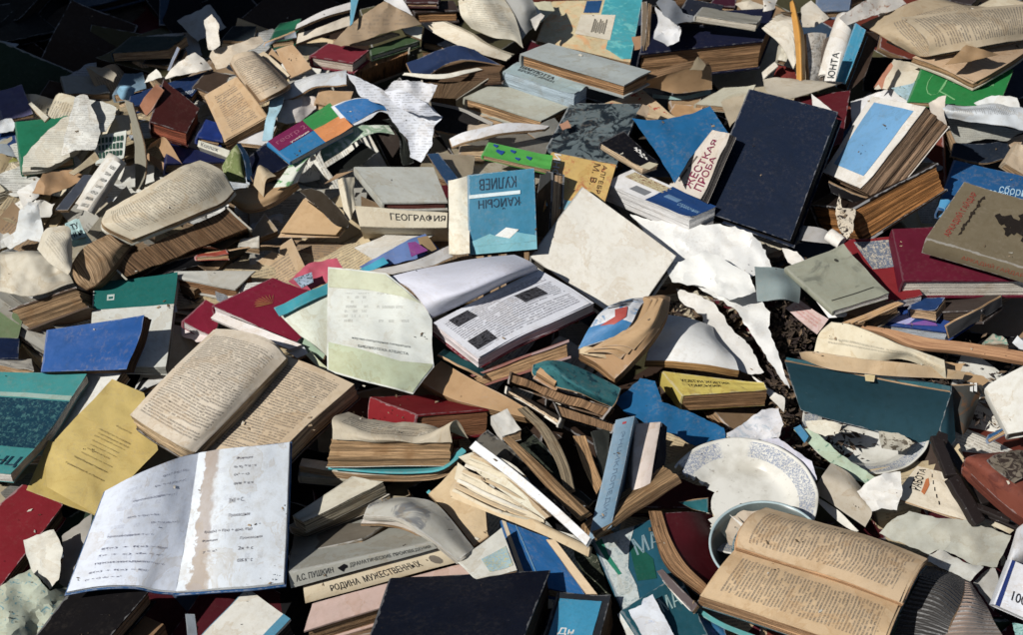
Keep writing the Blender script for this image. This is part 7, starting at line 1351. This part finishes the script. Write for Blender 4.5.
# ================================================================ buried books that fill the heap
pal = [('dark brown', c(60,45,36)), ('tan', c(150,120,86)), ('grey', c(96,96,92)), ('navy', c(20,28,50)), ('dull green', c(44,62,48)), ('wine red', c(80,22,32)), ('cream', c(176,164,136)), ('black', c(22,22,24)), ('slate blue', c(50,70,92)), ('olive', c(78,74,48)), ('near-black', c(18,18,22)), ('rust red', c(110,48,34)), ('umber', c(44,34,28))]  # mostly dark, to put the shade of the gaps into the colours
MAIN = list(THINGS); FILL = []; KEEP = None
KEEP = {2: 'slate blue book buried between the large dark teal cover and the pale crumpled paper', 5: 'near-black book buried between the light blue paper strip and the white thin book sloping up', 7: 'olive book buried between the dark-topped tan book and the dim reddish book', 17: 'near-black book buried between the brown paper cover and the pale bluish booklet', 18: 'wine red book buried between the large dark teal cover and the grey board', 20: 'near-black book buried between the folded white paper and the slate book', 27: 'cream book buried between the cream curled paper and the white crumpled paper corner', 28: 'rust red book buried between the crumpled newspaper top and the long white rolled newspaper', 33: 'umber book buried between the brown paper cover and the pale violet card', 35: 'olive book buried between the large dark teal cover and the pale crumpled paper', 90: 'slate blue book buried between the white paper point and the curved blue-grey card', 92: 'wine red book buried between the glossy red booklet and the old book', 105: 'slate blue book buried between the twisted paperback and the curled teal cover', 122: 'olive book buried between the yellow paperback and the bright blue torn cover', 134: 'tan book buried between the crimson hardcover and the thick coverless page block', 138: 'slate blue book buried between the crumpled translucent whitish wrapper and the yellow paperback', 152: 'wine red book buried between the dark torn tip and the long faded blue cloth spine', 155: 'wine red book buried between the tan-grey folded card band and the large open text book', 178: 'slate blue book buried between the narrow grey-blue strip and the open blue exercise notebook', 209: 'black book buried between the brown paper cover and the pale violet card', 211: 'slate blue book buried between the large dark teal cover and the grey board', 213: 'umber book buried between the light blue paper strip and the brown curled old cover sheet', 216: 'near-black book buried between the narrow grey-brown board and the grey crumpled plastic strip', 217: 'umber book buried between the dark slim book and the grey crumpled plastic strip', 218: 'olive book buried between the cream torn page and the blue-grey book', 220: 'umber book buried between the tan framed board and the dark book', 222: 'near-black book buried between the brown paper cover and the pale violet card', 223: 'dark brown book buried between the pale crumpled paper and the pale bluish booklet', 224: 'olive book buried between the large dark teal cover and the grey board', 225: 'near-black book buried between the folded white paper and the crumpled beige cloth-like paper', 226: 'dark brown book buried between the bluish white sheet edge and the cream page bundle', 227: 'olive book buried between the moss green hardcover and the pale booklet end', 228: 'olive book buried between the open cream book and the white pointed page', 229: 'rust red book buried between the cream green-spotted page and the white pointed page', 230: 'slate blue book buried between the narrow grey-brown board and the crumpled white tissue', 231: 'tan book buried between the cream curled paper and the white crumpled paper corner', 232: 'slate blue book buried between the cream torn page and the long white rolled newspaper', 233: 'rust red book buried between the cream title sheet and the reddish-brown figure printed', 237: 'dull green book buried between the brown paper cover and the pale violet card', 240: 'navy book buried between the tan book and the dark red hardcover', 241: 'olive book buried between the tan page-edged book and the moss green hardcover', 242: 'black book buried between the tan page-edged book and the white crumpled letter', 243: 'wine red book buried between the pale blue book and the white pointed page', 244: 'near-black book buried between the cream cover and the dark blue-grey marbled board', 245: 'black book buried between the pale booklet and the tan leaves', 246: 'cream book buried between the cream paper strip sloping and the dark red cover scrap', 247: 'olive book buried between the printed newspaper strip lettered and the narrow teal blue paperback', 248: 'near-black book buried between the reddish-brown figure printed and the cream title sheet', 249: 'navy book buried between the crumpled pale paper and the crinkled silver-white roll of printed paper', 254: 'olive book buried between the green and white curled magazine pages and the bright blue field', 255: 'umber book buried between the white crumpled letter and the green and white curled magazine pages', 256: 'cream book buried between the dark blue loose spine and the tan clothbound board', 257: 'umber book buried between the orange and yellow textbook and the dark blue-grey marbled board', 258: 'slate blue book buried between the white textbook and the large bright blue sheet folded', 259: 'black book buried between the tan page flap and the pale booklet', 260: 'rust red book buried between the oxblood red hardcover and the white diagram sheet spread', 261: 'rust red book buried between the dark navy cover and the blue book', 262: 'umber book buried between the dark navy cover and the grey printed sheet', 270: 'wine red book buried between the dark blue loose spine and the white folded jacket flap', 271: 'grey book buried between the charcoal spine and the orange and yellow textbook', 272: 'cream book buried between the white textbook and the large blank white hardcover', 274: 'dark brown book buried between the black worn spine flap and the torn cream spine lining', 275: 'grey book buried between the old book and the glossy red booklet', 276: 'cream book buried between the old book and the glossy red booklet', 279: 'grey book buried between the thick volume and the long open book of print curling', 284: 'tan book buried between the open magazine and the blue poetry book', 288: 'slate blue book buried between the grey shaded sheet and the white paper point', 290: 'olive book buried between the charcoal back board raised and the dim brown volume', 293: 'tan book buried between the small whitish booklet and the dark blue book', 296: 'grey book buried between the mint green backing board and the off-white folder leaf', 297: 'near-black book buried between the curling white letter sheet and the crimson hardcover', 298: 'cream book buried between the dark teal cover strip and the open magazine', 299: 'dull green book buried between the dark teal cover strip and the crimson hardcover', 300: 'olive book buried between the twisted paperback and the white-backed book', 301: 'wine red book buried between the torn white strip and the curved blue-grey card', 303: 'dull green book buried between the pinkish card printed and the grey-green booklet', 304: 'near-black book buried between the tiny carton and the ragged tan leaf end', 305: 'tan book buried between the tiny carton and the charcoal back board raised', 308: 'navy book buried between the small white framed card and the plain white booklet', 309: 'cream book buried between the whitish page corner and the crimson corner', 310: 'grey book buried between the flat whitish exercise books and the thin cream booklet pile', 311: 'rust red book buried between the thick coverless page block and the crimson hardcover', 312: 'dark brown book buried between the white-covered thin book and the rounded tan page end', 313: 'dark brown book buried between the grey-covered brown block to the and the thin dark cover', 314: 'dark brown book buried between the twisted paperback and the bright blue torn cover', 315: 'tan book buried between the yellow paperback and the crumpled translucent whitish wrapper', 318: 'rust red book buried between the blue cover strip and the frayed dirty cloth', 321: 'cream book buried between the plain yellow leaf and the dark red cloth book', 324: 'umber book buried between the flat whitish exercise books and the thin cream booklet pile', 326: 'cream book buried between the pale inner pages and the grey soft booklet', 327: 'umber book buried between the slim upright tan page block and the dark torn tip', 329: 'wine red book buried between the teal cover sliver and the broken dark red book cover', 330: 'wine red book buried between the crumpled lavender white paper and the crumpled cream paper', 335: 'slate blue book buried between the plain yellow leaf and the grey folded paper flap', 336: 'cream book buried between the loose yellow title page and the open blue exercise notebook', 338: 'near-black book buried between the flat whitish exercise books and the thin cream booklet pile', 339: 'wine red book buried between the thin cream booklet pile and the flat whitish exercise books', 340: 'black book buried between the grey mottled cover and the bright white thin volume laid', 344: 'olive book buried between the tan-grey folded card band and the pale green paper band running', 345: 'dark brown book buried between the rusty black metal frame and the worn terracotta leather case', 346: 'wine red book buried between the smaller grey torn piece and the curved white packaging flap', 350: 'dull green book buried between the grey folded paper flap and the dark red cloth book', 351: 'wine red book buried between the narrow grey-blue strip and the black hardcover book', 352: 'black book buried between the pale pink hardcover and the dull olive-brown book', 355: 'black book buried between the large dark navy hardcover book and the small card printed', 356: 'near-black book buried between the torn blue-green magazine and the frayed grey fabric hinge', 357: 'wine red book buried between the thin green-blue cover edge and the blue magazine corner', 358: 'rust red book buried between the large open text book and the dirty grey-blue enamel bowl', 360: 'dull green book buried between the ribbed knitted sweater and the grey triangular shred pointing down', 361: 'near-black book buried between the white and blue box lettered and the ribbed knitted sweater', 365: 'wine red book buried between the narrow grey-blue strip and the open blue exercise notebook', 369: 'umber book buried between the cyan-fronted paperback and the white torn slip', 375: 'wine red book buried between the white and blue box lettered and the ribbed knitted sweater', 377: 'cream paper buried between the small whitish box-like booklet and the crimson hardcover', 380: 'white paper buried between the old book and the olive brown hardcover', 387: 'grey paper buried between the curled teal cover and the twisted paperback', 394: 'bluish paper buried between the pale bluish booklet and the pale crumpled paper', 397: 'grey paper buried between the thin green-blue cover edge and the blue magazine corner', 401: 'grey paper buried between the plain yellow leaf and the dark red cloth book', 404: 'bluish paper buried between the white paperback and the dark navy cover', 405: 'cream paper buried between the flat whitish exercise books and the thick coverless page block', 408: 'tan paper buried between the old curled page block without cover and the cream cover', 410: 'pale grey paper buried between the bluish white sheet edge and the cream leaf end', 411: 'pale grey paper buried between the folded white paper and the slate book', 412: 'cream paper buried between the broad tan leaf and the bluish white sheet edge', 413: 'bluish paper buried between the brown paper cover and the pale violet card', 415: 'pale grey paper buried between the white triangular page and the grey board', 416: 'pale grey paper buried between the grey board and the white triangular page', 443: 'tan open book buried between the small photo print stuck and the crumpled pink booklet cover', 444: 'yellowed open book buried between the grey-brown upright board and the curled brown leaf loops', 446: 'yellowed open book buried between the small pale block and the pale grey hardcover', 447: 'yellowed open book buried between the crinkled light blue ribbon of paper and the white sheets', 448: 'grey open book buried between the small royal blue cover and the indigo book', 449: 'grey open book buried between the brown book block and the curled cream pages bulging', 450: 'yellowed open book buried between the cream leaf and the grey-brown upright board', 451: 'cream open book buried between the folded newspaper hat-like sheet and the cream paper strip', 452: 'cream open book buried between the bright green cover and the layered pale newspaper edges', 453: 'white open book buried between the open tan book of poems and the white sheets', 454: 'cream open book buried between the white paper scraps pile and the pale crumpled paper peak', 455: 'brown open book buried between the black glossy sleeve and the thin orange-red book line', 457: 'yellowed open book buried between the small whitish booklet and the dark blue book', 458: 'yellowed open book buried between the cyan corner and the white sheet', 459: 'white open book buried between the green and white curled magazine pages and the cream board', 460: 'cream open book buried between the black letter lines and the dark slate booklet', 461: 'yellowed open book buried between the black glossy sleeve and the pale grey hardcover', 462: 'white open book buried between the crumpled pinkish white magazine page and the cream leaf end', 464: 'cream open book buried between the indigo book and the small royal blue cover', 466: 'yellowed open book buried between the white paper scraps pile and the white torn scraps', 469: 'yellowed open book buried between the bluish white sheet edge and the broad tan leaf', 470: 'brown open book buried between the pale crumpled paper peak and the white torn scraps', 471: 'brown open book buried between the white triangular page and the long navy book', 472: 'yellowed open book buried between the pale crumpled paper peak and the curled cream pages bulging', 473: 'grey open book buried between the tan page fan face and the small pale card', 474: 'grey open book buried between the white rolled poster and the dark slate booklet', 475: 'grey open book buried between the tan book and the long bluish white paper band', 476: 'brown open book buried between the tan page fan face and the crumpled pink booklet cover', 477: 'tan open book buried between the pale crumpled paper and the light blue page curl', 478: 'white open book buried between the white magazine strip and the colourful atlas cover', 481: 'white open book buried between the rounded tan page end and the tan old book', 483: 'brown open book buried between the big torn white wrapping paper and the torn white strip', 486: 'cream open book buried between the torn white strip and the big torn white wrapping paper', 489: 'tan open book buried between the black letter lines and the white torn scraps', 491: 'grey open book buried between the bright blue hardcover and the small card printed', 492: 'tan open book buried between the pale inner pages and the grey soft booklet', 493: 'yellowed open book buried between the large grey torn sheet and the rusty black metal frame', 494: 'yellowed open book buried between the dark navy board and the torn white spine', 495: 'tan open book buried between the thin green-blue cover edge and the blue magazine corner', 497: 'brown open book buried between the brown scrap and the pale stained strip of paper', 498: 'yellowed open book buried between the dark navy board and the teal cover sliver', 500: 'white open book buried between the blue cover strip and the ragged tan leaf end', 501: 'white open book buried between the bright blue hardcover and the bright white thin volume laid', 502: 'cream open book buried between the white paper point and the curved blue-grey card', 503: 'pale grey paper buried between the indigo book and the small royal blue cover', 505: 'white paper buried between the crimson corner and the whitish page corner', 507: 'bluish paper buried between the small royal blue cover and the cream spine', 509: 'bluish paper buried between the printed face of the rolled poster and the white rolled poster', 510: 'bluish paper buried between the small pale card and the flat brown open pages', 511: 'white paper buried between the white folded paper and the pale violet card', 517: 'pale grey paper buried between the tan flap and the folded brown wrapping sheet', 519: 'whitish paper buried between the long open book of print curling and the grey-brown upright board', 520: 'bluish paper buried between the flat brown open pages and the small pale card', 521: 'pale grey paper buried between the thick volume and the long open book of print curling', 523: 'bluish paper buried between the ruffled tan leaf ends and the flat brown open pages', 525: 'whitish paper buried between the pale crumpled paper peak and the curled cream pages bulging', 527: 'pale grey paper buried between the brown book block and the curled cream pages bulging', 528: 'white paper buried between the thick volume and the thin orange-red book line', 529: 'whitish paper buried between the crimson book and the pale grey hardcover', 533: 'pale grey paper buried between the curled cream pages bulging and the pale crumpled paper peak', 534: 'whitish paper buried between the grey-brown upright board and the white rolled poster', 535: 'whitish paper buried between the bright green cover and the white folded paper', 540: 'bluish paper buried between the pale grey hardcover and the crimson corner', 542: 'white paper buried between the white rolled poster and the printed face of the rolled poster', 543: 'bluish paper buried between the dark slate booklet and the folded brown wrapping sheet', 544: 'whitish paper buried between the arched tan book back and the white and dark teal workbook', 545: 'whitish paper buried between the white paper scraps pile and the layered pale newspaper edges', 548: 'bluish paper buried between the white sheets and the black-navy cover', 549: 'bluish paper buried between the grey-brown upright board and the cream leaf', 552: 'bluish paper buried between the white folded paper and the bright green cover'}
def pj(p_):
    d = p_-CAM; z = d.dot(RZ); return (511.5+d.dot(RX)/z/TANH*511.5, 317.5-d.dot(RY)/z/TANH*511.5)
def put(r_, i, nm, px, py):
    if KEEP is None: FILL.append((r_, nm, (px, py), i)); return
    r_['label'] = KEEP[i]; LABELS[KEEP[i]] = 1
    r_['group'] = 'papers buried deep in the heap' if 'paper' in nm else 'books buried deep in the heap'
def filler(i, px, py, h):
    if KEEP is not None and i not in KEEP: return
    rf = random.Random(7000+i)
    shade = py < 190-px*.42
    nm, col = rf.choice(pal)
    if shade and sum(col) > .5: nm, col = 'near-black', c(18,18,22)  # in the shaded corner the shade is painted into near-black covers
    w_ = rf.uniform(11, 16)/100; l_ = w_*rf.uniform(1.3, 1.5); tt = rf.uniform(1.4, 3.8)
    yaw = rf.uniform(0, 6.28); c0 = W(px, py, h); M3 = Matrix.Rotation(yaw, 3, 'Z') @ Matrix.Rotation(R(rf.gauss(0, 13)), 3, 'X') @ Matrix.Rotation(R(rf.gauss(0, 13)), 3, 'Y')
    u = M3 @ Vector((w_/2, 0, 0)); v = M3 @ Vector((0, l_/2, 0))
    q = [pj(c0-u-v), pj(c0+u-v), pj(c0+u+v), pj(c0-u+v)]; lb = 'tmp%d' % i
    r_, on_, _ = bk(q, tt, h, col, lb, 'book', 'buried_book', n=M3 @ Vector((0, 0, 1)), hard=rf.random() < .6, page=rf.choice((c(50,38,28), c(36,30,24)) if shade else (TAN, BRN, DTAN, c(176,140,100))), wear=rf.uniform(.3, .9), curl=rf.gauss(0, .5), wave=rf.uniform(0, .4))  # darkened page edges there deepen the same painted shade
    del LABELS[lb]; put(r_, i, nm, px, py)
def filler_paper(i, px, py, h):
    if KEEP is not None and i not in KEEP: return
    rf = random.Random(7000+i)
    n_ = rf.choice((4, 5, 6)); r0 = rf.uniform(14, 30); a0 = rf.uniform(0, 6)
    poly = [(px+r0*rf.uniform(.7, 1.2)*math.cos(a0+k*6.28/n_)*1.2, py+r0*rf.uniform(.6, 1.1)*math.sin(a0+k*6.28/n_)*.8) for k in range(n_)][::-1]
    nm, col = rf.choice((('white paper', c(212,212,208)), ('pale grey paper', c(176,178,176)), ('whitish paper', c(204,204,196)), ('bluish paper', c(176,186,196))) if px < 280 and py < 320 else (('white paper', c(206,206,200)), ('cream paper', c(196,182,152)), ('bluish paper', c(150,160,170)), ('tan paper', c(160,130,94)), ('grey paper', c(130,128,122))))
    lb = 'tmp%d' % i
    o, _, _ = sheet(poly, col, lb, h, 1.3, 'paper', 'buried_paper', res=6, text=dict(per=.45, mg=.5, st=.5) if rf.random() < .5 else None, seed=i)
    del LABELS[lb]; put(o, i, nm, px, py)
def filler_open(i, px, py, h):
    """an old book lying open, half buried: two bowed halves, loose leaves over them"""
    if KEEP is not None and i not in KEEP: return
    rf = random.Random(7000+i); shade = py < 170-px*.42
    nm, col = rf.choice((('cream open', c(206,196,170)), ('white open', c(212,210,200)), ('tan open', c(184,156,118)), ('brown open', c(150,122,88)), ('grey open', c(172,170,160)), ('yellowed open', c(196,176,136))))
    w_ = rf.uniform(.09, .13); l_ = w_*rf.uniform(1.35, 1.6); c0 = W(px, py, h)
    M3 = Matrix.Rotation(rf.uniform(0, 6.28), 3, 'Z') @ Matrix.Rotation(R(rf.gauss(0, 8)), 3, 'X') @ Matrix.Rotation(R(rf.gauss(0, 8)), 3, 'Y')
    root = thing('buried_open_book', 'tmp%d' % i, 'open book', c0-Vector((0, 0, .03)))
    for sd in (-1, 1):
        bul = rf.uniform(.008, .03); tt = rf.uniform(.8, 2.6)
        for k in range(rf.choice((2, 3, 4))+1):
            lift = k*rf.uniform(.002, .010); cr = rf.uniform(-.008, .014)*k; rows = []
            for a in range(5):
                f = a/4; r_ = []
                for b in range(3):
                    g_ = b/2-.5; p_ = c0+M3 @ Vector((sd*w_*(f*(1-.08*k)), l_*g_, bul*math.sin(math.pi*min(1, f*1.5+.05))+lift*f*f+cr*f*(b-1)))
                    q_ = pj(p_); r_.append((q_[0], q_[1], p_.z*100))
                rows.append(r_)
            if k == 0: leaf(rows, tx(col, rot=0, st=.6), root, 'page_block', tt, 10, 8, h, edges(tuple(v*.72 for v in col)), .1); leaf_under(rows, tt, rf.choice(pal)[1], root, h)
            else: leaf(rows, tx(col, rot=0, st=.6), root, 'page', .04, 10, 8, h, None, .24)
    del LABELS['tmp%d' % i]; put(root, i, nm, px, py)
idx = 0; rp = random.Random(4)
for layer, (h0, sx_, sy_) in enumerate(((-4.5, 74, 58), (-1.0, 84, 62))):
    y = -30; k = 0
    while y < 690:
        x = -60+(k % 2)*sx_/2
        while x < 1090:
            px, py = x+rp.uniform(-.3, .3)*sx_, y+rp.uniform(-.3, .3)*sy_
            soil = (750 < px < 815 and 270 < py < 430) or (800 < px < 965 and 385 < py < 492) or (690 < px < 760 and 290 < py < 330)
            if not soil: filler(idx, px, py, h0+rp.uniform(-1, 1))
            idx += 1; x += sx_
        y += sy_; k += 1
for i in range(34): filler_paper(idx, rp.uniform(-40, 1060), rp.uniform(60, 650), rp.uniform(-1, 1.5)); idx += 1
for i in range(7): filler_paper(idx, rp.uniform(-30, 330), rp.uniform(20, 90), rp.uniform(0, 3)); idx += 1
for i in range(26): filler(idx, rp.uniform(-200, 600), rp.uniform(-150, -30), rp.uniform(-9, -3)); idx += 1
for i in range(36):
    px = rp.uniform(-20, 330); py = rp.uniform(130-px*.22, 330); filler_open(idx, px, py, rp.uniform(-1, 1.6)); idx += 1
for i in range(24):
    px, py = rp.uniform(-20, 1040), rp.uniform(20, 640); h = rp.uniform(-2.6, -.4)
    if py > 190-px*.42 and not (750 < px < 940 and 270 < py < 470): filler_open(idx, px, py, h)
    idx += 1
for i in range(50): filler_paper(idx, rp.uniform(-20, 270), rp.uniform(112, 310), rp.uniform(2, 4.6)); idx += 1
# ================================================================ light
def debris(txt):
    rl = random.Random(3); V = []; Fc = []; MI = []
    for e in txt.split(';'):
        if not e: continue
        x, y, z = (int(v)/2000 for v in e.split(','))
        for n_ in range(rl.choice((1, 1, 2, 4))):
            q = Vector((x+rl.gauss(0, .006)*(n_ > 0), y+rl.gauss(0, .006)*(n_ > 0), z+.0012)); kind = rl.random()
            s = rl.uniform(.0005, .0012) if kind < .7 else rl.uniform(.001, .0027); Mr = Matrix.Rotation(rl.uniform(0, 6.28), 3, 'Z') @ Matrix.Rotation(rl.uniform(-.4, .4), 3, 'X')
            k0 = len(V)
            if kind < .7:
                for d in ((-1, -.7, 0), (1, -.5, 0), (.1, 1, 0), (0, 0, 1)): V.append(q+Mr @ (Vector(d)*s*rl.uniform(.7, 1.3)))
                Fc += [[k0, k0+1, k0+3], [k0+1, k0+2, k0+3], [k0+2, k0, k0+3]]; MI += [rl.choice((0, 0, 1))]*3
            else:
                for d in ((-1.4, -.5, .1), (.9, -.6, 0), (1.3, .5, .2), (-.7, .6, 0)): V.append(q+Mr @ (Vector(d)*s*rl.uniform(.6, 1.3)))
                Fc.append([k0, k0+1, k0+2, k0+3]); MI.append(rl.choice((1, 2, 3)))
    o = mesh_obj('paper_crumbs', V, Fc, None, [flat((.03,.022,.016), .9, 'dirt_crumb'), flat((.12,.085,.05), .9, 'dry_crumb'), flat((.5,.46,.38), .8, 'paper_shred'), flat((.3,.22,.14), .8, 'tan_shred')], MI)
    o['kind'] = 'stuff'; o['label'] = 'crumbs of dirt and tiny paper shreds scattered over the heap'; o['category'] = 'debris'
debris('352,-275,295;-1154,-1055,157;844,-302,309;-925,133,310;788,-1165,272;576,-983,332;-132,889,246;-143,-791,241;798,-1154,275;-73,-760,297;1702,1072,0;-665,860,238;251,1036,174;-1710,1092,63;1440,520,169;-285,-1167,276;-828,-456,277;-1668,997,-1;1079,-153,133;843,488,365;-326,-168,277;505,-708,146;864,-1010,314;-440,-981,157;1168,-788,293;-58,-785,304;1075,83,218;-1117,-980,164;-1257,-634,173;344,-865,225;-129,-445,192;-1235,-583,28;-225,-1169,281;954,1107,180;826,-685,-22;334,-832,172;556,961,214;1383,-32,311;-935,-84,131;-834,-413,262;174,569,222;-755,-526,307;-507,-591,252;448,564,236;854,394,331;-884,689,213;887,-342,306;-605,389,272;-226,-289,259;474,-919,162;479,-768,134;-69,-1027,227;910,1395,-1;1268,-491,154;-987,-1021,238;870,464,367;-1336,-311,112;-1147,-1010,150;-1232,-648,178;-602,-351,288;1218,951,316;843,-761,154;608,2,43;-277,90,-7;-1091,-119,130;683,-1127,280;-481,-168,235;1295,-294,174;249,-876,173;-1283,531,228;1511,507,195;-448,-442,253;-287,541,266;-794,-791,279;-637,87,51;473,-610,168;999,1116,194;-202,222,57;744,-956,331;-743,-483,305;552,1020,278;-1488,403,86;-720,700,276;63,-856,340;-343,996,298;1128,-363,217;-507,-993,181;545,-523,137;-1212,443,45;1037,833,254;-841,51,117;-1376,-8,185;-770,1396,-14;-293,-791,231;1034,-407,273;1004,359,304;-854,175,92;-1141,-1060,148;-266,-446,182;699,417,273;1321,-64,312;1144,-497,81;-221,1155,220;-1560,1091,12;779,-367,273;920,7,-26;186,695,187;-265,-540,218;591,562,230;-300,-504,209;-34,-181,261;-615,-1017,141;-1441,1397,-8;220,474,194;24,148,306;1242,-286,172;-1020,1211,-11;-472,557,283;-614,119,64;-416,561,271;544,-25,184;1556,876,271;522,949,286;-1719,920,-31;1184,-94,149;803,-572,204;-1047,1217,33;-952,-60,131;-704,696,270;-22,-302,255;-956,112,194;705,1044,1;-1300,-620,0;914,159,255;317,955,18;1128,1062,297;-691,-566,298;-1158,-757,116;-960,852,226;-245,1023,246;-1439,470,94;411,-1073,228;-919,-1072,171;1262,-28,314;266,-1017,-15;-592,1049,263;886,1193,28;1456,386,170;-1042,-601,175;1418,991,327;1180,-1062,238;-342,308,239;-1039,33,153;-273,-620,268;-495,-498,255;-1486,418,91;-857,737,231;640,322,207;-504,486,220;319,428,233;-645,-594,249;-605,-1022,222;832,906,253;-594,-886,264;1303,-41,223;1079,-1075,189;653,-985,339;445,1044,210;1041,835,255;-146,-885,241;251,-732,333;-1128,-1058,141;590,-1029,293;-537,-916,243;807,1106,254;-149,1007,348;211,834,271;-509,957,36;272,1141,171;1022,137,175;1120,309,310;-373,-555,240;343,-460,172;-1723,971,0;-549,-1012,213;-814,-902,274;-1343,926,59;-357,-457,265;-257,614,282;-546,-994,219;799,426,319;-299,-801,239;-596,-425,238;66,89,261;-1242,-941,125;-546,-974,224;-1118,1152,86;719,-17,214;-843,-536,283;298,961,17;-330,-244,-24;527,-862,216;-980,-1126,173;-198,-936,190;-1157,-805,116;70,-870,298;-618,-1088,157;-982,1260,-27;330,-838,173;1058,388,364;122,284,257;-1612,1361,-92;52,-542,275;-917,190,320;987,-200,177;-432,-978,193;-38,-752,333;-1144,-28,168;-26,-867,291;556,-1005,16;-994,853,67;429,-1075,187;-202,-528,231;-1204,-773,117;214,-854,255;1510,448,167;517,-303,-54;-729,248,125;646,-82,135;-1117,1281,11;-806,135,70;-98,630,180;132,-841,293;666,37,150;-1410,369,120;-1474,13,57;540,-586,171;461,-496,37;976,473,271;614,-174,110;1036,537,339;-1363,348,177;844,254,1;638,-278,101;247,318,204;750,521,339;28,-794,327;-650,-39,168;-499,-554,255;-1392,1432,-25;-233,-298,258;1317,11,312;821,-320,288;827,-329,284;-898,706,215;-1452,367,86;1214,-267,176;-1092,-247,226;-682,-521,309;-181,-540,187;712,327,242;-644,-454,304;909,136,255;14,-845,297;-740,-785,258;584,438,288;-534,-845,262;-1210,-895,123;-365,557,291;-330,1206,-25;-59,-856,192;-179,-456,181;-248,-918,228;350,-908,227;-901,276,306;-508,240,57;-82,-873,185;-253,-89,282;862,387,332;926,-757,208')
SUN_AZ = R(33)      # the way the light travels, from +x towards +y
EL = R(47)
dirv = Vector((math.cos(SUN_AZ)*math.cos(EL), math.sin(SUN_AZ)*math.cos(EL), -math.sin(EL)))
ld = bpy.data.lights.new('sun', 'SUN'); ld.energy = 5.0; ld.angle = R(.53); ld.color = (1, .968, .915)
lo = bpy.data.objects.new('sun', ld); COL.objects.link(lo); lo.rotation_euler = dirv.to_track_quat('-Z', 'Y').to_euler(); lo.location = (-3, -2, 4)
wd = bpy.data.worlds.new('World'); scn.world = wd; wd.use_nodes = True; t = wd.node_tree; t.nodes.clear()
sk = t.nodes.new('ShaderNodeTexSky'); sk.sky_type = 'NISHITA'; sk.sun_disc = False; sk.sun_elevation = EL
sv = -dirv; sk.sun_rotation = math.atan2(sv.x, sv.y)
bg = t.nodes.new('ShaderNodeBackground'); bg.inputs[1].default_value = .05; wo = t.nodes.new('ShaderNodeOutputWorld')
t.links.new(sk.outputs[0], bg.inputs[0]); t.links.new(bg.outputs[0], wo.inputs[0])
# unseen blocker, added and shaped to shade the far left part of the heap
BLOCKER = flat(c(120,116,108), .9, 'blocker_grey')
shade_blocker = thing('shade_blocker', 'unseen shade blocker added behind the heap on the left to darken the far books', 'shade_blocker', Vector((-2.2, 1.2, -.33)))
def boxm(name, co, M_, parent):
    V = [Vector(v) for v in co]; Fc = [[0,3,2,1],[4,5,6,7],[0,1,5,4],[1,2,6,5],[2,3,7,6],[3,0,4,7]]
    o = mesh_obj(name, V, Fc, [[(0,0),(1,0),(1,1),(0,1)]]*6, [M_], None, parent); fixn(o); return o
scn.view_settings.view_transform = 'Standard'; scn.view_settings.look = 'None'; scn.view_settings.gamma = 1; scn.view_settings.exposure = 0
# shadow edge runs on the heap from photo point a to b; the top blocker's front edge is that line moved back along the light
ea, eb = W(-60, 152, 4), W(400, -32, 4); ed = (eb-ea).normalized(); RH = 1.5
def up_(p_, z): return p_ - dirv*((z-p_.z)/(-dirv.z))
r0 = up_(ea-ed*2.2, RH); r1 = up_(eb+ed*.9, RH); back = Vector((-ed.y, ed.x, 0)).normalized()*4.0
def slab_(a, b, bk_, z0, z1, nm):
    q = [a, b, b+bk_, a+bk_]; return boxm(nm, [(p_.x, p_.y, z0) for p_ in q]+[(p_.x, p_.y, z1) for p_ in q], BLOCKER, shade_blocker)
slab_(r0, r1, back, RH, RH+.15, 'top_blocker')
ub = back.normalized()
slab_(r0+back*.98, r1+back*.98, ub*.15, -.33, RH-.003, 'rear_blocker')
slab_(r0+ed*.003, r0+ed*.15, back*.97, -.33, RH-.003, 'side_blocker')
